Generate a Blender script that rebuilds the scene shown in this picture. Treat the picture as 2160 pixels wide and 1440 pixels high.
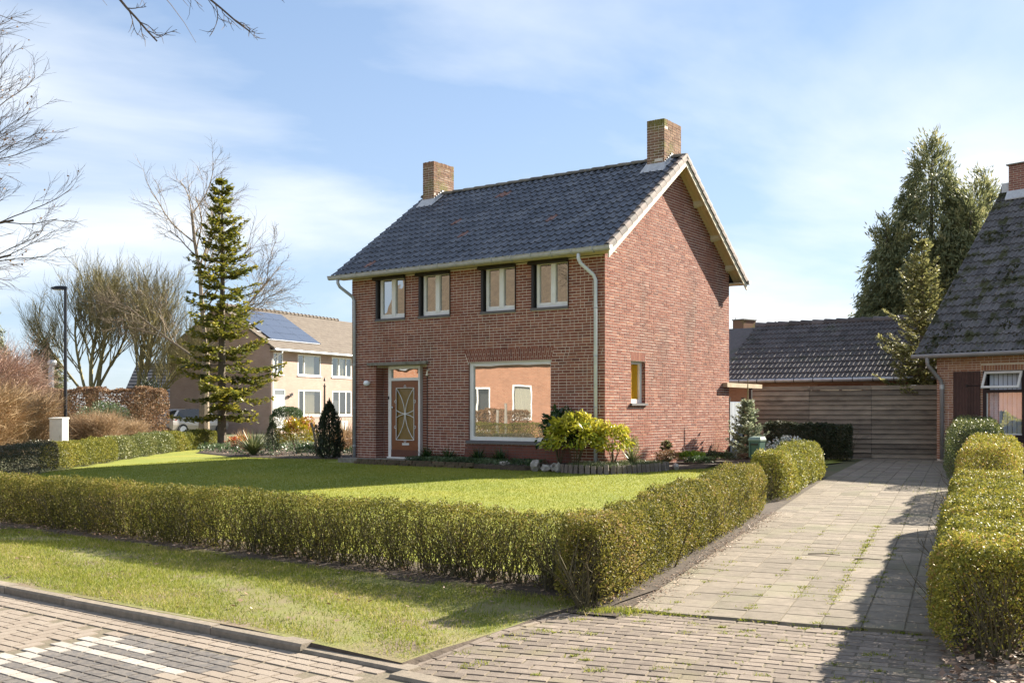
import bpy, math, random
import numpy as np
from mathutils import Vector, Matrix

rnd = random.Random(7)
rng = np.random.default_rng(11)
for o in list(bpy.data.objects):
    bpy.data.objects.remove(o)
scene = bpy.context.scene
COL = scene.collection
R = math.radians

# ------------------------------------------------------------------ camera, sky, sun, exposure
EYE = 1.65
cd = bpy.data.cameras.new('camera')
cam = bpy.data.objects.new('camera', cd)
COL.objects.link(cam)
cam.location = (0, 0, EYE)
cam.rotation_euler = (R(90), 0, 0)
cd.sensor_width = 36
cd.lens = 36
cd.shift_y = 146 / 2160
cd.clip_start = 0.1
cd.clip_end = 3000
scene.camera = cam
scene.render.resolution_x = 1024
scene.render.resolution_y = 682

SUN_EL = R(30)
SUN_AZ = R(57)          # clockwise from +Y (view axis) towards +X
world = bpy.data.worlds.new('World')
scene.world = world
world.use_nodes = True
wn = world.node_tree
wn.nodes.clear()


def wnode(t, **kw):
    n = wn.nodes.new(t)
    for k, v in kw.items():
        setattr(n, k, v)
    return n


def build_world():
    L = wn.links.new
    out = wnode('ShaderNodeOutputWorld')
    bg = wnode('ShaderNodeBackground')
    bg.inputs['Strength'].default_value = 0.066
    sky = wnode('ShaderNodeTexSky', sky_type='NISHITA')
    sky.sun_disc = False
    sky.sun_elevation = SUN_EL
    sky.sun_rotation = SUN_AZ
    sky.air_density = 1.0
    sky.dust_density = 0.3
    sky.ozone_density = 2.6
    tc = wnode('ShaderNodeTexCoord')
    sep = wnode('ShaderNodeSeparateXYZ')
    L(tc.outputs['Generated'], sep.inputs[0])
    add = wnode('ShaderNodeMath', operation='ADD')
    add.inputs[1].default_value = 0.22
    L(sep.outputs['Z'], add.inputs[0])
    mx = wnode('ShaderNodeMath', operation='MAXIMUM')
    mx.inputs[1].default_value = 0.12
    L(add.outputs[0], mx.inputs[0])
    dx = wnode('ShaderNodeMath', operation='DIVIDE')
    dy = wnode('ShaderNodeMath', operation='DIVIDE')
    L(sep.outputs['X'], dx.inputs[0]); L(mx.outputs[0], dx.inputs[1])
    L(sep.outputs['Y'], dy.inputs[0]); L(mx.outputs[0], dy.inputs[1])
    comb = wnode('ShaderNodeCombineXYZ')
    L(dx.outputs[0], comb.inputs[0]); L(dy.outputs[0], comb.inputs[1])
    mp = wnode('ShaderNodeMapping')
    mp.inputs['Rotation'].default_value = (0, 0, R(-28))
    mp.inputs['Scale'].default_value = (0.8, 1.0, 1)
    mp.inputs['Location'].default_value = (11.2, 4.4, 0)
    L(comb.outputs[0], mp.inputs[0])
    n1 = wnode('ShaderNodeTexNoise')
    n1.inputs['Scale'].default_value = 0.9
    n1.inputs['Detail'].default_value = 7
    n1.inputs['Roughness'].default_value = 0.52
    n1.inputs['Distortion'].default_value = 0.35
    L(mp.outputs[0], n1.inputs['Vector'])
    ramp = wnode('ShaderNodeValToRGB')
    ramp.color_ramp.elements[0].position = 0.43
    ramp.color_ramp.elements[0].color = (0, 0, 0, 1)
    ramp.color_ramp.elements[1].position = 0.70
    ramp.color_ramp.elements[1].color = (1, 1, 1, 1)
    L(n1.outputs['Fac'], ramp.inputs[0])
    # thin veil near the horizon
    hz = wnode('ShaderNodeMapRange')
    hz.inputs['From Min'].default_value = 0.0
    hz.inputs['From Max'].default_value = 0.42
    hz.inputs['To Min'].default_value = 0.22
    hz.inputs['To Max'].default_value = 0.05
    L(sep.outputs['Z'], hz.inputs['Value'])
    tot = wnode('ShaderNodeMath', operation='ADD')
    tot.use_clamp = True
    mulr = wnode('ShaderNodeMath', operation='MULTIPLY')
    mulr.inputs[1].default_value = 0.9
    L(ramp.outputs[0], mulr.inputs[0])
    L(mulr.outputs[0], tot.inputs[0]); L(hz.outputs[0], tot.inputs[1])
    mix = wnode('ShaderNodeMixRGB')
    L(tot.outputs[0], mix.inputs[0])
    gm = wnode('ShaderNodeGamma')
    gm.inputs['Gamma'].default_value = 0.55
    L(sky.outputs[0], gm.inputs['Color'])
    sc = wnode('ShaderNodeMixRGB', blend_type='MULTIPLY')
    sc.inputs[0].default_value = 1
    sc.inputs[2].default_value = (0.92, 1.11, 1.37, 1)
    L(gm.outputs[0], sc.inputs[1])
    L(sc.outputs[0], mix.inputs[1])
    mix.inputs[2].default_value = (4.3, 4.45, 4.6, 1)
    L(mix.outputs[0], bg.inputs['Color'])
    L(bg.outputs[0], out.inputs['Surface'])


build_world()
sd = bpy.data.lights.new('sun', 'SUN')
sd.energy = 4.5
sd.angle = R(0.55)
sd.color = (1.0, 0.91, 0.77)
sun = bpy.data.objects.new('sun', sd)
COL.objects.link(sun)
sdir = Vector((math.sin(SUN_AZ) * math.cos(SUN_EL), math.cos(SUN_AZ) * math.cos(SUN_EL), math.sin(SUN_EL)))
sun.rotation_euler = sdir.to_track_quat('Z', 'Y').to_euler()
sun.location = (30, 20, 30)
scene.view_settings.view_transform = 'Standard'
scene.view_settings.look = 'None'
scene.view_settings.gamma = 1
scene.view_settings.use_curve_mapping = False
scene.view_settings.exposure = 2.05

# ------------------------------------------------------------------ frames of reference
E1 = Vector((0.8115, -0.5843))     # along the street and the house front, to the right
E2 = Vector((0.5843, 0.8115))      # away from the street
C0 = Vector((2.118, 23.35))        # near corner of the house
H0 = 0.28                          # ground level at the house
HROT = math.atan2(E1.y, E1.x)


def LW(x, y, z=0.0):
    """house frame -> world"""
    p = C0 + E1 * x + E2 * y
    return Vector((p.x, p.y, z))


def g(x, y):
    s = E2.x * x + E2.y * y
    return 0.28 * min(1.0, max(0.0, (s - 7.2) / 13.0))


def gl(x, y):
    p = LW(x, y)
    return g(p.x, p.y)


# ------------------------------------------------------------------ materials
MATS = {}


def new_mat(name):
    m = bpy.data.materials.new(name)
    m.use_nodes = True
    m.node_tree.nodes.clear()
    MATS[name] = m
    nt = m.node_tree
    out = nt.nodes.new('ShaderNodeOutputMaterial')
    return m, nt, out


def ramp_node(nt, stops):
    r = nt.nodes.new('ShaderNodeValToRGB')
    while len(r.color_ramp.elements) < len(stops):
        r.color_ramp.elements.new(0.5)
    for e, (p, c) in zip(r.color_ramp.elements, stops):
        e.position = p
        e.color = (*c, 1)
    return r


def mat(name, c1, c2=None, rough=0.7, scale=8.0, detail=4, bump=0.0, bscale=40, spec=0.4, metal=0.0, tint=0.0,
        mix3=None, m3scale=1.5, m3lo=0.55, m3hi=0.7, stretch=(1, 1, 1), coord='Object', tints=None, trans=0.0):
    """principled surface: noise mix of two colours + optional per-face 'tint' brightness + patches of a third colour"""
    m, nt, out = new_mat(name)
    L = nt.links.new
    p = nt.nodes.new('ShaderNodeBsdfPrincipled')
    p.inputs['Roughness'].default_value = rough
    p.inputs['Specular IOR Level'].default_value = spec
    p.inputs['Metallic'].default_value = metal
    tc = nt.nodes.new('ShaderNodeTexCoord')
    mp = nt.nodes.new('ShaderNodeMapping')
    mp.inputs['Scale'].default_value = stretch
    if coord == 'World':
        ge = nt.nodes.new('ShaderNodeNewGeometry')
        L(ge.outputs['Position'], mp.inputs[0])
    else:
        L(tc.outputs[coord], mp.inputs[0])
    col = None
    if tints:
        at = nt.nodes.new('ShaderNodeAttribute'); at.attribute_name = 'tint'
        rp = ramp_node(nt, tints)
        L(at.outputs['Fac'], rp.inputs[0])
        base = rp.outputs[0]
    else:
        rgb = nt.nodes.new('ShaderNodeRGB'); rgb.outputs[0].default_value = (*c1, 1)
        base = rgb.outputs[0]
    if c2 is not None:
        n = nt.nodes.new('ShaderNodeTexNoise')
        n.inputs['Scale'].default_value = scale
        n.inputs['Detail'].default_value = detail
        n.inputs['Roughness'].default_value = 0.6
        L(mp.outputs[0], n.inputs['Vector'])
        rp2 = ramp_node(nt, [(0.33, (0, 0, 0)), (0.67, (1, 1, 1))])
        L(n.outputs['Fac'], rp2.inputs[0])
        mx = nt.nodes.new('ShaderNodeMixRGB')
        L(rp2.outputs[0], mx.inputs[0])
        L(base, mx.inputs[1])
        mx.inputs[2].default_value = (*c2, 1)
        if tints:
            mm = nt.nodes.new('ShaderNodeMath'); mm.operation = 'MULTIPLY'; mm.inputs[1].default_value = 0.5
            L(rp2.outputs[0], mm.inputs[0]); L(mm.outputs[0], mx.inputs[0])
        base = mx.outputs[0]
    if mix3 is not None:
        n3 = nt.nodes.new('ShaderNodeTexNoise')
        n3.inputs['Scale'].default_value = m3scale
        n3.inputs['Detail'].default_value = 6
        L(mp.outputs[0], n3.inputs['Vector'])
        rp3 = ramp_node(nt, [(m3lo, (0, 0, 0)), (m3hi, (1, 1, 1))])
        L(n3.outputs['Fac'], rp3.inputs[0])
        mx3 = nt.nodes.new('ShaderNodeMixRGB')
        L(rp3.outputs[0], mx3.inputs[0]); L(base, mx3.inputs[1])
        mx3.inputs[2].default_value = (*mix3, 1)
        base = mx3.outputs[0]
    if tint and not tints:
        at = nt.nodes.new('ShaderNodeAttribute'); at.attribute_name = 'tint'
        mr = nt.nodes.new('ShaderNodeMapRange')
        mr.inputs['To Min'].default_value = 1 - tint
        mr.inputs['To Max'].default_value = 1 + tint
        L(at.outputs['Fac'], mr.inputs['Value'])
        ml = nt.nodes.new('ShaderNodeMixRGB'); ml.blend_type = 'MULTIPLY'; ml.inputs[0].default_value = 1
        L(base, ml.inputs[1]); L(mr.outputs[0], ml.inputs[2])
        base = ml.outputs[0]
    L(base, p.inputs['Base Color'])
    if bump:
        nb = nt.nodes.new('ShaderNodeTexNoise')
        nb.inputs['Scale'].default_value = bscale
        nb.inputs['Detail'].default_value = 5
        L(mp.outputs[0], nb.inputs['Vector'])
        b = nt.nodes.new('ShaderNodeBump')
        b.inputs['Strength'].default_value = bump
        b.inputs['Distance'].default_value = 0.01
        L(nb.outputs['Fac'], b.inputs['Height'])
        L(b.outputs[0], p.inputs['Normal'])
    if trans:
        tr = nt.nodes.new('ShaderNodeBsdfTranslucent')
        L(base, tr.inputs['Color'])
        ms = nt.nodes.new('ShaderNodeMixShader'); ms.inputs[0].default_value = trans
        L(p.outputs[0], ms.inputs[1]); L(tr.outputs[0], ms.inputs[2])
        L(ms.outputs[0], out.inputs['Surface'])
    else:
        L(p.outputs[0], out.inputs['Surface'])
    return m


def leaf_mat(name, stops, rough=0.45, trans=0.35, spec=0.5):
    return mat(name, (0, 0, 0), None, rough=rough, spec=spec, tints=stops, trans=trans)


def brick_mat(name, a, b, mortar, bw=0.22, bh=0.068, rough=0.85, axis='XZ'):
    m, nt, out = new_mat(name)
    L = nt.links.new
    p = nt.nodes.new('ShaderNodeBsdfPrincipled'); p.inputs['Roughness'].default_value = rough
    tc = nt.nodes.new('ShaderNodeTexCoord')
    sp = nt.nodes.new('ShaderNodeSeparateXYZ'); L(tc.outputs['Object'], sp.inputs[0])
    ad = nt.nodes.new('ShaderNodeMath'); ad.operation = 'ADD'
    L(sp.outputs['X'], ad.inputs[0]); L(sp.outputs['Y'], ad.inputs[1])
    cb = nt.nodes.new('ShaderNodeCombineXYZ')
    L(ad.outputs[0], cb.inputs[0]); L(sp.outputs['Z'], cb.inputs[1])
    br = nt.nodes.new('ShaderNodeTexBrick')
    br.inputs['Scale'].default_value = 1
    br.inputs['Brick Width'].default_value = bw
    br.inputs['Row Height'].default_value = bh
    br.inputs['Mortar Size'].default_value = 0.006
    br.inputs['Color1'].default_value = (*a, 1)
    br.inputs['Color2'].default_value = (*b, 1)
    br.inputs['Mortar'].default_value = (*mortar, 1)
    L(cb.outputs[0], br.inputs['Vector'])
    nz = nt.nodes.new('ShaderNodeTexNoise'); nz.inputs['Scale'].default_value = 1.2; nz.inputs['Detail'].default_value = 6
    L(tc.outputs['Object'], nz.inputs['Vector'])
    mr = nt.nodes.new('ShaderNodeMapRange'); mr.inputs['To Min'].default_value = 0.75; mr.inputs['To Max'].default_value = 1.25
    L(nz.outputs['Fac'], mr.inputs['Value'])
    ml = nt.nodes.new('ShaderNodeMixRGB'); ml.blend_type = 'MULTIPLY'; ml.inputs[0].default_value = 1
    L(br.outputs['Color'], ml.inputs[1]); L(mr.outputs[0], ml.inputs[2])
    L(ml.outputs[0], p.inputs['Base Color'])
    bp = nt.nodes.new('ShaderNodeBump'); bp.inputs['Strength'].default_value = 0.5; bp.inputs['Distance'].default_value = 0.006
    bp.invert = True
    L(br.outputs['Fac'], bp.inputs['Height']); L(bp.outputs[0], p.inputs['Normal'])
    L(p.outputs[0], out.inputs['Surface'])
    return m


def pane_mat(name, dark, refl, wav=0.02, wscale=1.6, clear=0.0):
    m, nt, out = new_mat(name)
    L = nt.links.new
    gl_ = nt.nodes.new('ShaderNodeBsdfGlossy'); gl_.inputs['Roughness'].default_value = 0.0
    gl_.inputs['Color'].default_value = (0.95, 0.96, 0.96, 1)
    if clear:
        df = nt.nodes.new('ShaderNodeBsdfTransparent'); df.inputs['Color'].default_value = (*dark, 1)
    else:
        df = nt.nodes.new('ShaderNodeBsdfDiffuse'); df.inputs['Color'].default_value = (*dark, 1)
    ms = nt.nodes.new('ShaderNodeMixShader')
    ms.inputs[0].default_value = refl
    tc = nt.nodes.new('ShaderNodeTexCoord')
    nz = nt.nodes.new('ShaderNodeTexNoise'); nz.inputs['Scale'].default_value = wscale; nz.inputs['Detail'].default_value = 1
    L(tc.outputs['Object'], nz.inputs['Vector'])
    bp = nt.nodes.new('ShaderNodeBump'); bp.inputs['Strength'].default_value = wav; bp.inputs['Distance'].default_value = 0.1
    L(nz.outputs['Fac'], bp.inputs['Height']); L(bp.outputs[0], gl_.inputs['Normal'])
    L(df.outputs[0], ms.inputs[1]); L(gl_.outputs[0], ms.inputs[2])
    L(ms.outputs[0], out.inputs['Surface'])
    return m


mat('brick', (0.2, 0.07, 0.05), (0.27, 0.105, 0.072), rough=0.85, scale=30, bump=0.5, bscale=120, spec=0.2, mix3=(0.12, 0.058, 0.042), m3scale=0.9, m3lo=0.53, m3hi=0.78, coord='World', stretch=(1, 1, 0.45),
    tints=[(0.0, (0.115, 0.045, 0.036)), (0.35, (0.195, 0.070, 0.049)), (0.7, (0.255, 0.098, 0.064)), (1.0, (0.34, 0.16, 0.10))])
mat('mortar', (0.60, 0.52, 0.43), (0.74, 0.67, 0.58), rough=0.95, mix3=(0.42, 0.34, 0.26), m3scale=0.8, scale=20, bump=0.3, spec=0.1)
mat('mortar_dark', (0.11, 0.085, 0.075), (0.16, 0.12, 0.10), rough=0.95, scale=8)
brick_mat('brick_plain', (0.185, 0.070, 0.053), (0.24, 0.095, 0.068), (0.45, 0.38, 0.30))
mat('chimney_brick', (0.2, 0.1, 0.07), (0.17, 0.13, 0.075), rough=0.9, scale=9, bump=0.4, spec=0.15,
    tints=[(0, (0.16, 0.085, 0.06)), (0.5, (0.24, 0.13, 0.09)), (1, (0.32, 0.20, 0.13))], mix3=(0.17, 0.15, 0.05), m3scale=2.2, m3lo=0.52, m3hi=0.66)
mat('roof_tile', (0.03, 0.03, 0.035), (0.105, 0.107, 0.12), rough=0.40, scale=14, bump=0.25, bscale=60, spec=0.5,
    tints=[(0.0, (0.052, 0.058, 0.072)), (0.55, (0.098, 0.107, 0.130)), (0.96, (0.165, 0.172, 0.192)), (0.965, (0.33, 0.15, 0.085)), (1.0, (0.28, 0.12, 0.07))])
mat('verge_tile', (0.22, 0.17, 0.15), (0.12, 0.11, 0.10), rough=0.75, scale=6, bump=0.3, tint=0.25)
mat('ridge_tile', (0.09, 0.09, 0.09), (0.17, 0.15, 0.11), rough=0.85, scale=9, bump=0.4, tint=0.25)
mat('tile_concrete', (0.092, 0.082, 0.082), (0.13, 0.115, 0.112), rough=0.85, scale=9, bump=0.5, bscale=70, tint=0.3, coord='World',
    mix3=(0.09, 0.09, 0.07), m3scale=1.6)
mat('tile_mossy', (0.095, 0.09, 0.092), (0.15, 0.14, 0.14), rough=0.9, scale=9, bump=0.6, bscale=70, tint=0.3, coord='World',
    mix3=(0.055, 0.055, 0.022), m3scale=2.6, m3lo=0.5, m3hi=0.62)
mat('deck', (0.05, 0.045, 0.04), rough=0.9)
mat('zinc', (0.34, 0.36, 0.39), (0.46, 0.48, 0.51), rough=0.5, scale=12, metal=0.35, spec=0.5, bump=0.1)
mat('zinc_old', (0.46, 0.46, 0.46), (0.36, 0.36, 0.355), rough=0.6, scale=10, metal=0.15, bump=0.15)
mat('pipe_paint', (0.62, 0.65, 0.70), (0.55, 0.58, 0.63), rough=0.5, scale=6)
mat('pvc_pipe', (0.27, 0.25, 0.24), (0.22, 0.21, 0.20), rough=0.5, scale=4)
mat('lead', (0.42, 0.43, 0.45), (0.55, 0.56, 0.57), rough=0.6, scale=10, metal=0.2, bump=0.4, bscale=30)
mat('white_paint', (0.78, 0.77, 0.74), (0.70, 0.69, 0.65), rough=0.45, scale=5)
mat('cream_paint', (0.66, 0.60, 0.46), (0.58, 0.52, 0.39), rough=0.6, scale=7, stretch=(1, 1, 1))
mat('pine', (0.70, 0.56, 0.34), (0.60, 0.46, 0.26), rough=0.65, scale=6, stretch=(8, 1, 1), tint=0.15)
mat('dark_box', (0.030, 0.024, 0.022), (0.04, 0.032, 0.028), rough=0.5, scale=6)
mat('rail_black', (0.018, 0.017, 0.018), rough=0.5)
mat('stone_sill', (0.10, 0.095, 0.10), (0.14, 0.13, 0.13), rough=0.7, scale=14)
mat('concrete', (0.25, 0.23, 0.20), (0.15, 0.14, 0.11), rough=0.9, scale=10, bump=0.5, bscale=50, mix3=(0.10, 0.10, 0.06), m3scale=4)
mat('door_wood', (0.21, 0.072, 0.026), (0.15, 0.048, 0.018), rough=0.32, scale=5, stretch=(1, 1, 10), spec=0.5)
mat('door_rail_wood', (0.12, 0.045, 0.03), (0.09, 0.035, 0.024), rough=0.4, scale=5, stretch=(10, 1, 1))
mat('amber_glass', (0.24, 0.15, 0.03), (0.14, 0.085, 0.018), rough=0.16, scale=60, bump=0.8, bscale=70, spec=0.6)
mat('steel', (0.6, 0.6, 0.6), rough=0.25, metal=1.0)
mat('lamp_glass', (0.85, 0.87, 0.9), rough=0.3)
mat('yellow_blind', (0.72, 0.42, 0.008), rough=0.6)
mat('curtain', (0.62, 0.55, 0.42), (0.52, 0.45, 0.33), rough=0.9, scale=3, stretch=(20, 20, 0.2))
mat('blind_slat', (0.62, 0.64, 0.72), rough=0.6)
mat('room_dark', (0.06, 0.055, 0.05), rough=0.9)
pane_mat('pane', (0.075, 0.064, 0.050), 0.40, 0.015, 2.2)
pane_mat('pane_big', (0.22, 0.18, 0.13), 0.40, 0.005, 1.8)
pane_mat('pane_clear', (0.86, 0.9, 0.92), 0.22, 0.01, 1.5, clear=1)
pane_mat('pane_yellow', (0.95, 0.9, 0.8), 0.06, 0.01, 1.5, clear=1)
brick_mat('beige_brick', (0.35, 0.24, 0.19), (0.39, 0.275, 0.22), (0.37, 0.29, 0.25), 0.22, 0.07)
brick_mat('orange_brick', (0.30, 0.135, 0.078), (0.37, 0.175, 0.105), (0.42, 0.31, 0.23), 0.24, 0.08)
mat('nb_brick', (0, 0, 0), (0.34, 0.18, 0.11), rough=0.85, scale=14, bump=0.4, bscale=90, spec=0.2,
    tints=[(0, (0.26, 0.115, 0.085)), (0.5, (0.36, 0.18, 0.115)), (1, (0.46, 0.26, 0.15))])
brick_mat('shed_brick', (0.27, 0.155, 0.095), (0.32, 0.19, 0.115), (0.3, 0.24, 0.18), 0.22, 0.065)
mat('tan_tile', (0.105, 0.085, 0.068), (0.15, 0.125, 0.10), rough=0.9, scale=3, bump=0.6, bscale=9)
mat('dark_roof', (0.045, 0.047, 0.055), (0.065, 0.065, 0.072), rough=0.7, scale=4)
mat('brown_roof', (0.060, 0.045, 0.032), (0.095, 0.072, 0.05), rough=0.9, scale=5, bump=0.6, bscale=12)
mat('solar', (0.035, 0.05, 0.085), (0.045, 0.06, 0.10), rough=0.12, scale=3, spec=0.8)
mat('alu', (0.65, 0.66, 0.68), rough=0.4, metal=0.6)
mat('fence_wood', (0.26, 0.218, 0.165), (0.175, 0.148, 0.115), rough=0.85, scale=3.0, stretch=(0.8, 0.8, 2.2), bump=0.5, bscale=30, tint=0.35,
    mix3=(0.075, 0.062, 0.046), m3scale=1.5, m3lo=0.56, m3hi=0.85, coord='World')
mat('beam_wood', (0.46, 0.37, 0.25), (0.33, 0.26, 0.17), rough=0.8, scale=6, bump=0.3)
mat('shutter_wood', (0.075, 0.038, 0.032), (0.055, 0.028, 0.024), rough=0.6, scale=6, tint=0.2)
mat('dark_frame', (0.026, 0.016, 0.017), rough=0.5)
mat('slab', (0.235, 0.20, 0.158), (0.175, 0.15, 0.117), rough=0.9, scale=11, bump=0.5, bscale=160, tint=0.16, spec=0.2, coord='World',
    mix3=(0.19, 0.175, 0.12), m3scale=1.4, m3lo=0.52, m3hi=0.72)
mat('paver', (0.225, 0.185, 0.15), (0.165, 0.135, 0.11), rough=0.9, scale=14, bump=0.5, bscale=130, tint=0.2, spec=0.2, coord='World',
    mix3=(0.20, 0.17, 0.115), m3scale=2.2)
mat('road_paver', (0, 0, 0), (0.26, 0.22, 0.18), rough=0.88, scale=18, bump=0.5, bscale=200, spec=0.25, coord='World',
    tints=[(0.0, (0.085, 0.082, 0.082)), (0.19, (0.12, 0.115, 0.112)), (0.2, (0.215, 0.175, 0.138)), (0.79, (0.28, 0.235, 0.19)), (0.8, (0.335, 0.31, 0.28)), (1.0, (0.40, 0.375, 0.34))])
mat('sand', (0.17, 0.14, 0.10), (0.115, 0.10, 0.065), rough=0.95, scale=18, bump=0.6, coord='World')
mat('kerb_stone', (0.26, 0.215, 0.165), (0.17, 0.145, 0.11), rough=0.9, scale=14, bump=0.4, bscale=100, tint=0.15, coord='World')
mat('soil', (0.045, 0.033, 0.024), (0.085, 0.064, 0.045), rough=0.95, scale=9, bump=0.9, bscale=30, coord='World')
mat('ground_mix', (0.07, 0.085, 0.03), (0.11, 0.095, 0.05), rough=0.95, scale=0.8, bump=0.4, coord='World')
mat('lawn_base', (0.170, 0.200, 0.026), (0.220, 0.228, 0.030), rough=0.9, scale=0.9, bump=0.8, bscale=90, coord='World',
    mix3=(0.25, 0.24, 0.03), m3scale=0.5)
mat('verge_base', (0.155, 0.165, 0.040), (0.185, 0.155, 0.07), rough=0.95, scale=2.5, bump=0.9, bscale=60, coord='World',
    mix3=(0.17, 0.128, 0.085), m3scale=1.7, m3lo=0.52, m3hi=0.66)
leaf_mat('grass_blade', [(0, (0.12, 0.168, 0.020)), (0.6, (0.25, 0.268, 0.032)), (1, (0.38, 0.34, 0.07))], rough=0.6, trans=0.4, spec=0.2)
leaf_mat('verge_blade', [(0, (0.105, 0.15, 0.016)), (0.5, (0.225, 0.255, 0.030)), (0.78, (0.33, 0.305, 0.075)), (1, (0.45, 0.37, 0.18))], rough=0.6, trans=0.4, spec=0.2)
leaf_mat('hedge_leaf', [(0, (0.070, 0.080, 0.016)), (0.45, (0.165, 0.155, 0.030)), (0.8, (0.27, 0.235, 0.045)), (1, (0.32, 0.21, 0.10))], rough=0.55, trans=0.4, spec=0.2)
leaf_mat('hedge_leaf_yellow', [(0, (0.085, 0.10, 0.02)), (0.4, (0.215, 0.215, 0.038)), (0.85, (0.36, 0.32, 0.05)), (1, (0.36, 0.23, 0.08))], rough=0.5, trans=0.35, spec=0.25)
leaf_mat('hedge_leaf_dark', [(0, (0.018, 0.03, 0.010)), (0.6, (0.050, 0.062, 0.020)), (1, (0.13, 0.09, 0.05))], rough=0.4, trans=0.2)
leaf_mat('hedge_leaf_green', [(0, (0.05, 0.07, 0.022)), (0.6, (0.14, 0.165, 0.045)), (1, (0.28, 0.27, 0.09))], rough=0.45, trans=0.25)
leaf_mat('beech_brown', [(0, (0.10, 0.055, 0.03)), (0.5, (0.22, 0.125, 0.065)), (1, (0.33, 0.21, 0.11))], rough=0.6, trans=0.3)
leaf_mat('dead_leaf', [(0, (0.12, 0.07, 0.045)), (0.5, (0.24, 0.15, 0.095)), (1, (0.40, 0.28, 0.20))], rough=0.6, trans=0.1)
leaf_mat('fir_needle', [(0, (0.030, 0.050, 0.013)), (0.5, (0.090, 0.115, 0.020)), (0.85, (0.21, 0.205, 0.028)), (1, (0.36, 0.30, 0.04))], rough=0.5, trans=0.4)
leaf_mat('spruce_needle', [(0, (0.11, 0.135, 0.085)), (0.5, (0.26, 0.30, 0.19)), (1, (0.44, 0.47, 0.30))], rough=0.55, trans=0.4)
leaf_mat('spruce_green', [(0, (0.07, 0.085, 0.03)), (0.5, (0.19, 0.195, 0.07)), (1, (0.40, 0.37, 0.16))], rough=0.55, trans=0.4)
leaf_mat('thuja', [(0, (0.085, 0.105, 0.048)), (0.5, (0.20, 0.215, 0.095)), (1, (0.37, 0.34, 0.16))], rough=0.55, trans=0.4)
leaf_mat('yew', [(0, (0.010, 0.018, 0.009)), (0.7, (0.028, 0.042, 0.018)), (1, (0.06, 0.08, 0.03))], rough=0.5, trans=0.15)
leaf_mat('aucuba', [(0, (0.055, 0.10, 0.018)), (0.35, (0.20, 0.25, 0.03)), (0.8, (0.45, 0.42, 0.035)), (1, (0.58, 0.52, 0.08))], rough=0.25, trans=0.3, spec=0.6)
leaf_mat('laurel', [(0, (0.015, 0.035, 0.012)), (0.6, (0.04, 0.08, 0.022)), (1, (0.07, 0.12, 0.03))], rough=0.25, trans=0.2, spec=0.6)
leaf_mat('red_shrub', [(0, (0.13, 0.14, 0.015)), (0.5, (0.34, 0.30, 0.022)), (0.72, (0.42, 0.28, 0.03)), (0.85, (0.46, 0.10, 0.035)), (1, (0.40, 0.06, 0.03))], rough=0.4, trans=0.35)
leaf_mat('strap_leaf', [(0, (0.035, 0.06, 0.02)), (0.6, (0.11, 0.14, 0.05)), (1, (0.30, 0.30, 0.16))], rough=0.35, trans=0.2)
leaf_mat('fresh_green', [(0, (0.06, 0.12, 0.012)), (0.6, (0.16, 0.27, 0.022)), (1, (0.27, 0.34, 0.05))], rough=0.4, trans=0.35)
leaf_mat('cover_green', [(0, (0.03, 0.055, 0.02)), (0.6, (0.07, 0.12, 0.04)), (1, (0.17, 0.21, 0.12))], rough=0.45, trans=0.25)
leaf_mat('petal', [(0, (0.55, 0.58, 0.5)), (1, (0.85, 0.86, 0.84))], rough=0.6, trans=0.3)
leaf_mat('straw', [(0, (0.20, 0.13, 0.07)), (0.6, (0.34, 0.23, 0.13)), (1, (0.46, 0.34, 0.20))], rough=0.7, trans=0.3)
leaf_mat('twig_tan', [(0, (0.22, 0.135, 0.065)), (0.6, (0.40, 0.27, 0.14)), (1, (0.52, 0.39, 0.22))], rough=0.7, trans=0.0)
leaf_mat('twig_pink', [(0, (0.27, 0.17, 0.125)), (0.6, (0.42, 0.28, 0.21)), (1, (0.52, 0.38, 0.29))], rough=0.7, trans=0.0)
mat('bark_grey', (0.16, 0.13, 0.10), (0.10, 0.085, 0.062), rough=0.9, scale=7, bump=0.6)
mat('bark_olive', (0.27, 0.235, 0.10), (0.17, 0.145, 0.075), rough=0.9, scale=4, bump=0.6)
mat('bark_dark', (0.075, 0.055, 0.042), (0.11, 0.085, 0.065), rough=0.9, scale=5)
mat('bark_birch', (0.27, 0.215, 0.15), (0.17, 0.135, 0.095), rough=0.9, scale=5, bump=0.4)
mat('hedge_stem', (0.115, 0.095, 0.045), (0.07, 0.058, 0.035), rough=0.85, scale=9)
mat('lamp_post_paint', (0.012, 0.014, 0.020), rough=0.4)
mat('cabinet_grey', (0.66, 0.65, 0.61), (0.58, 0.57, 0.53), rough=0.6, scale=6)
mat('box_green', (0.045, 0.095, 0.075), (0.055, 0.105, 0.085), rough=0.45, scale=6)
mat('box_lid', (0.20, 0.25, 0.20), (0.15, 0.20, 0.16), rough=0.55, scale=8)
mat('galvanised', (0.5, 0.51, 0.52), (0.38, 0.39, 0.40), rough=0.4, metal=0.5, scale=6)
mat('rock_white', (0.46, 0.43, 0.40), (0.22, 0.19, 0.17), rough=0.85, scale=8, bump=0.7, bscale=20)
mat('edging_brick', (0.13, 0.085, 0.055), (0.075, 0.065, 0.035), rough=0.9, scale=8, bump=0.5, tint=0.25)
mat('palisade', (0.13, 0.105, 0.095), (0.19, 0.16, 0.14), rough=0.9, scale=12, bump=0.4, tint=0.2)
mat('gate_paint', (0.45, 0.48, 0.52), rough=0.5)
mat('gate_blue', (0.05, 0.10, 0.20), rough=0.5)
mat('car_paint', (0.50, 0.46, 0.42), rough=0.3, metal=0.45, spec=0.6)
mat('car_glass', (0.02, 0.022, 0.022), rough=0.06, spec=0.8)
mat('car_red', (0.35, 0.02, 0.02), rough=0.2)
mat('car_black', (0.02, 0.02, 0.02), rough=0.6)
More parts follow.
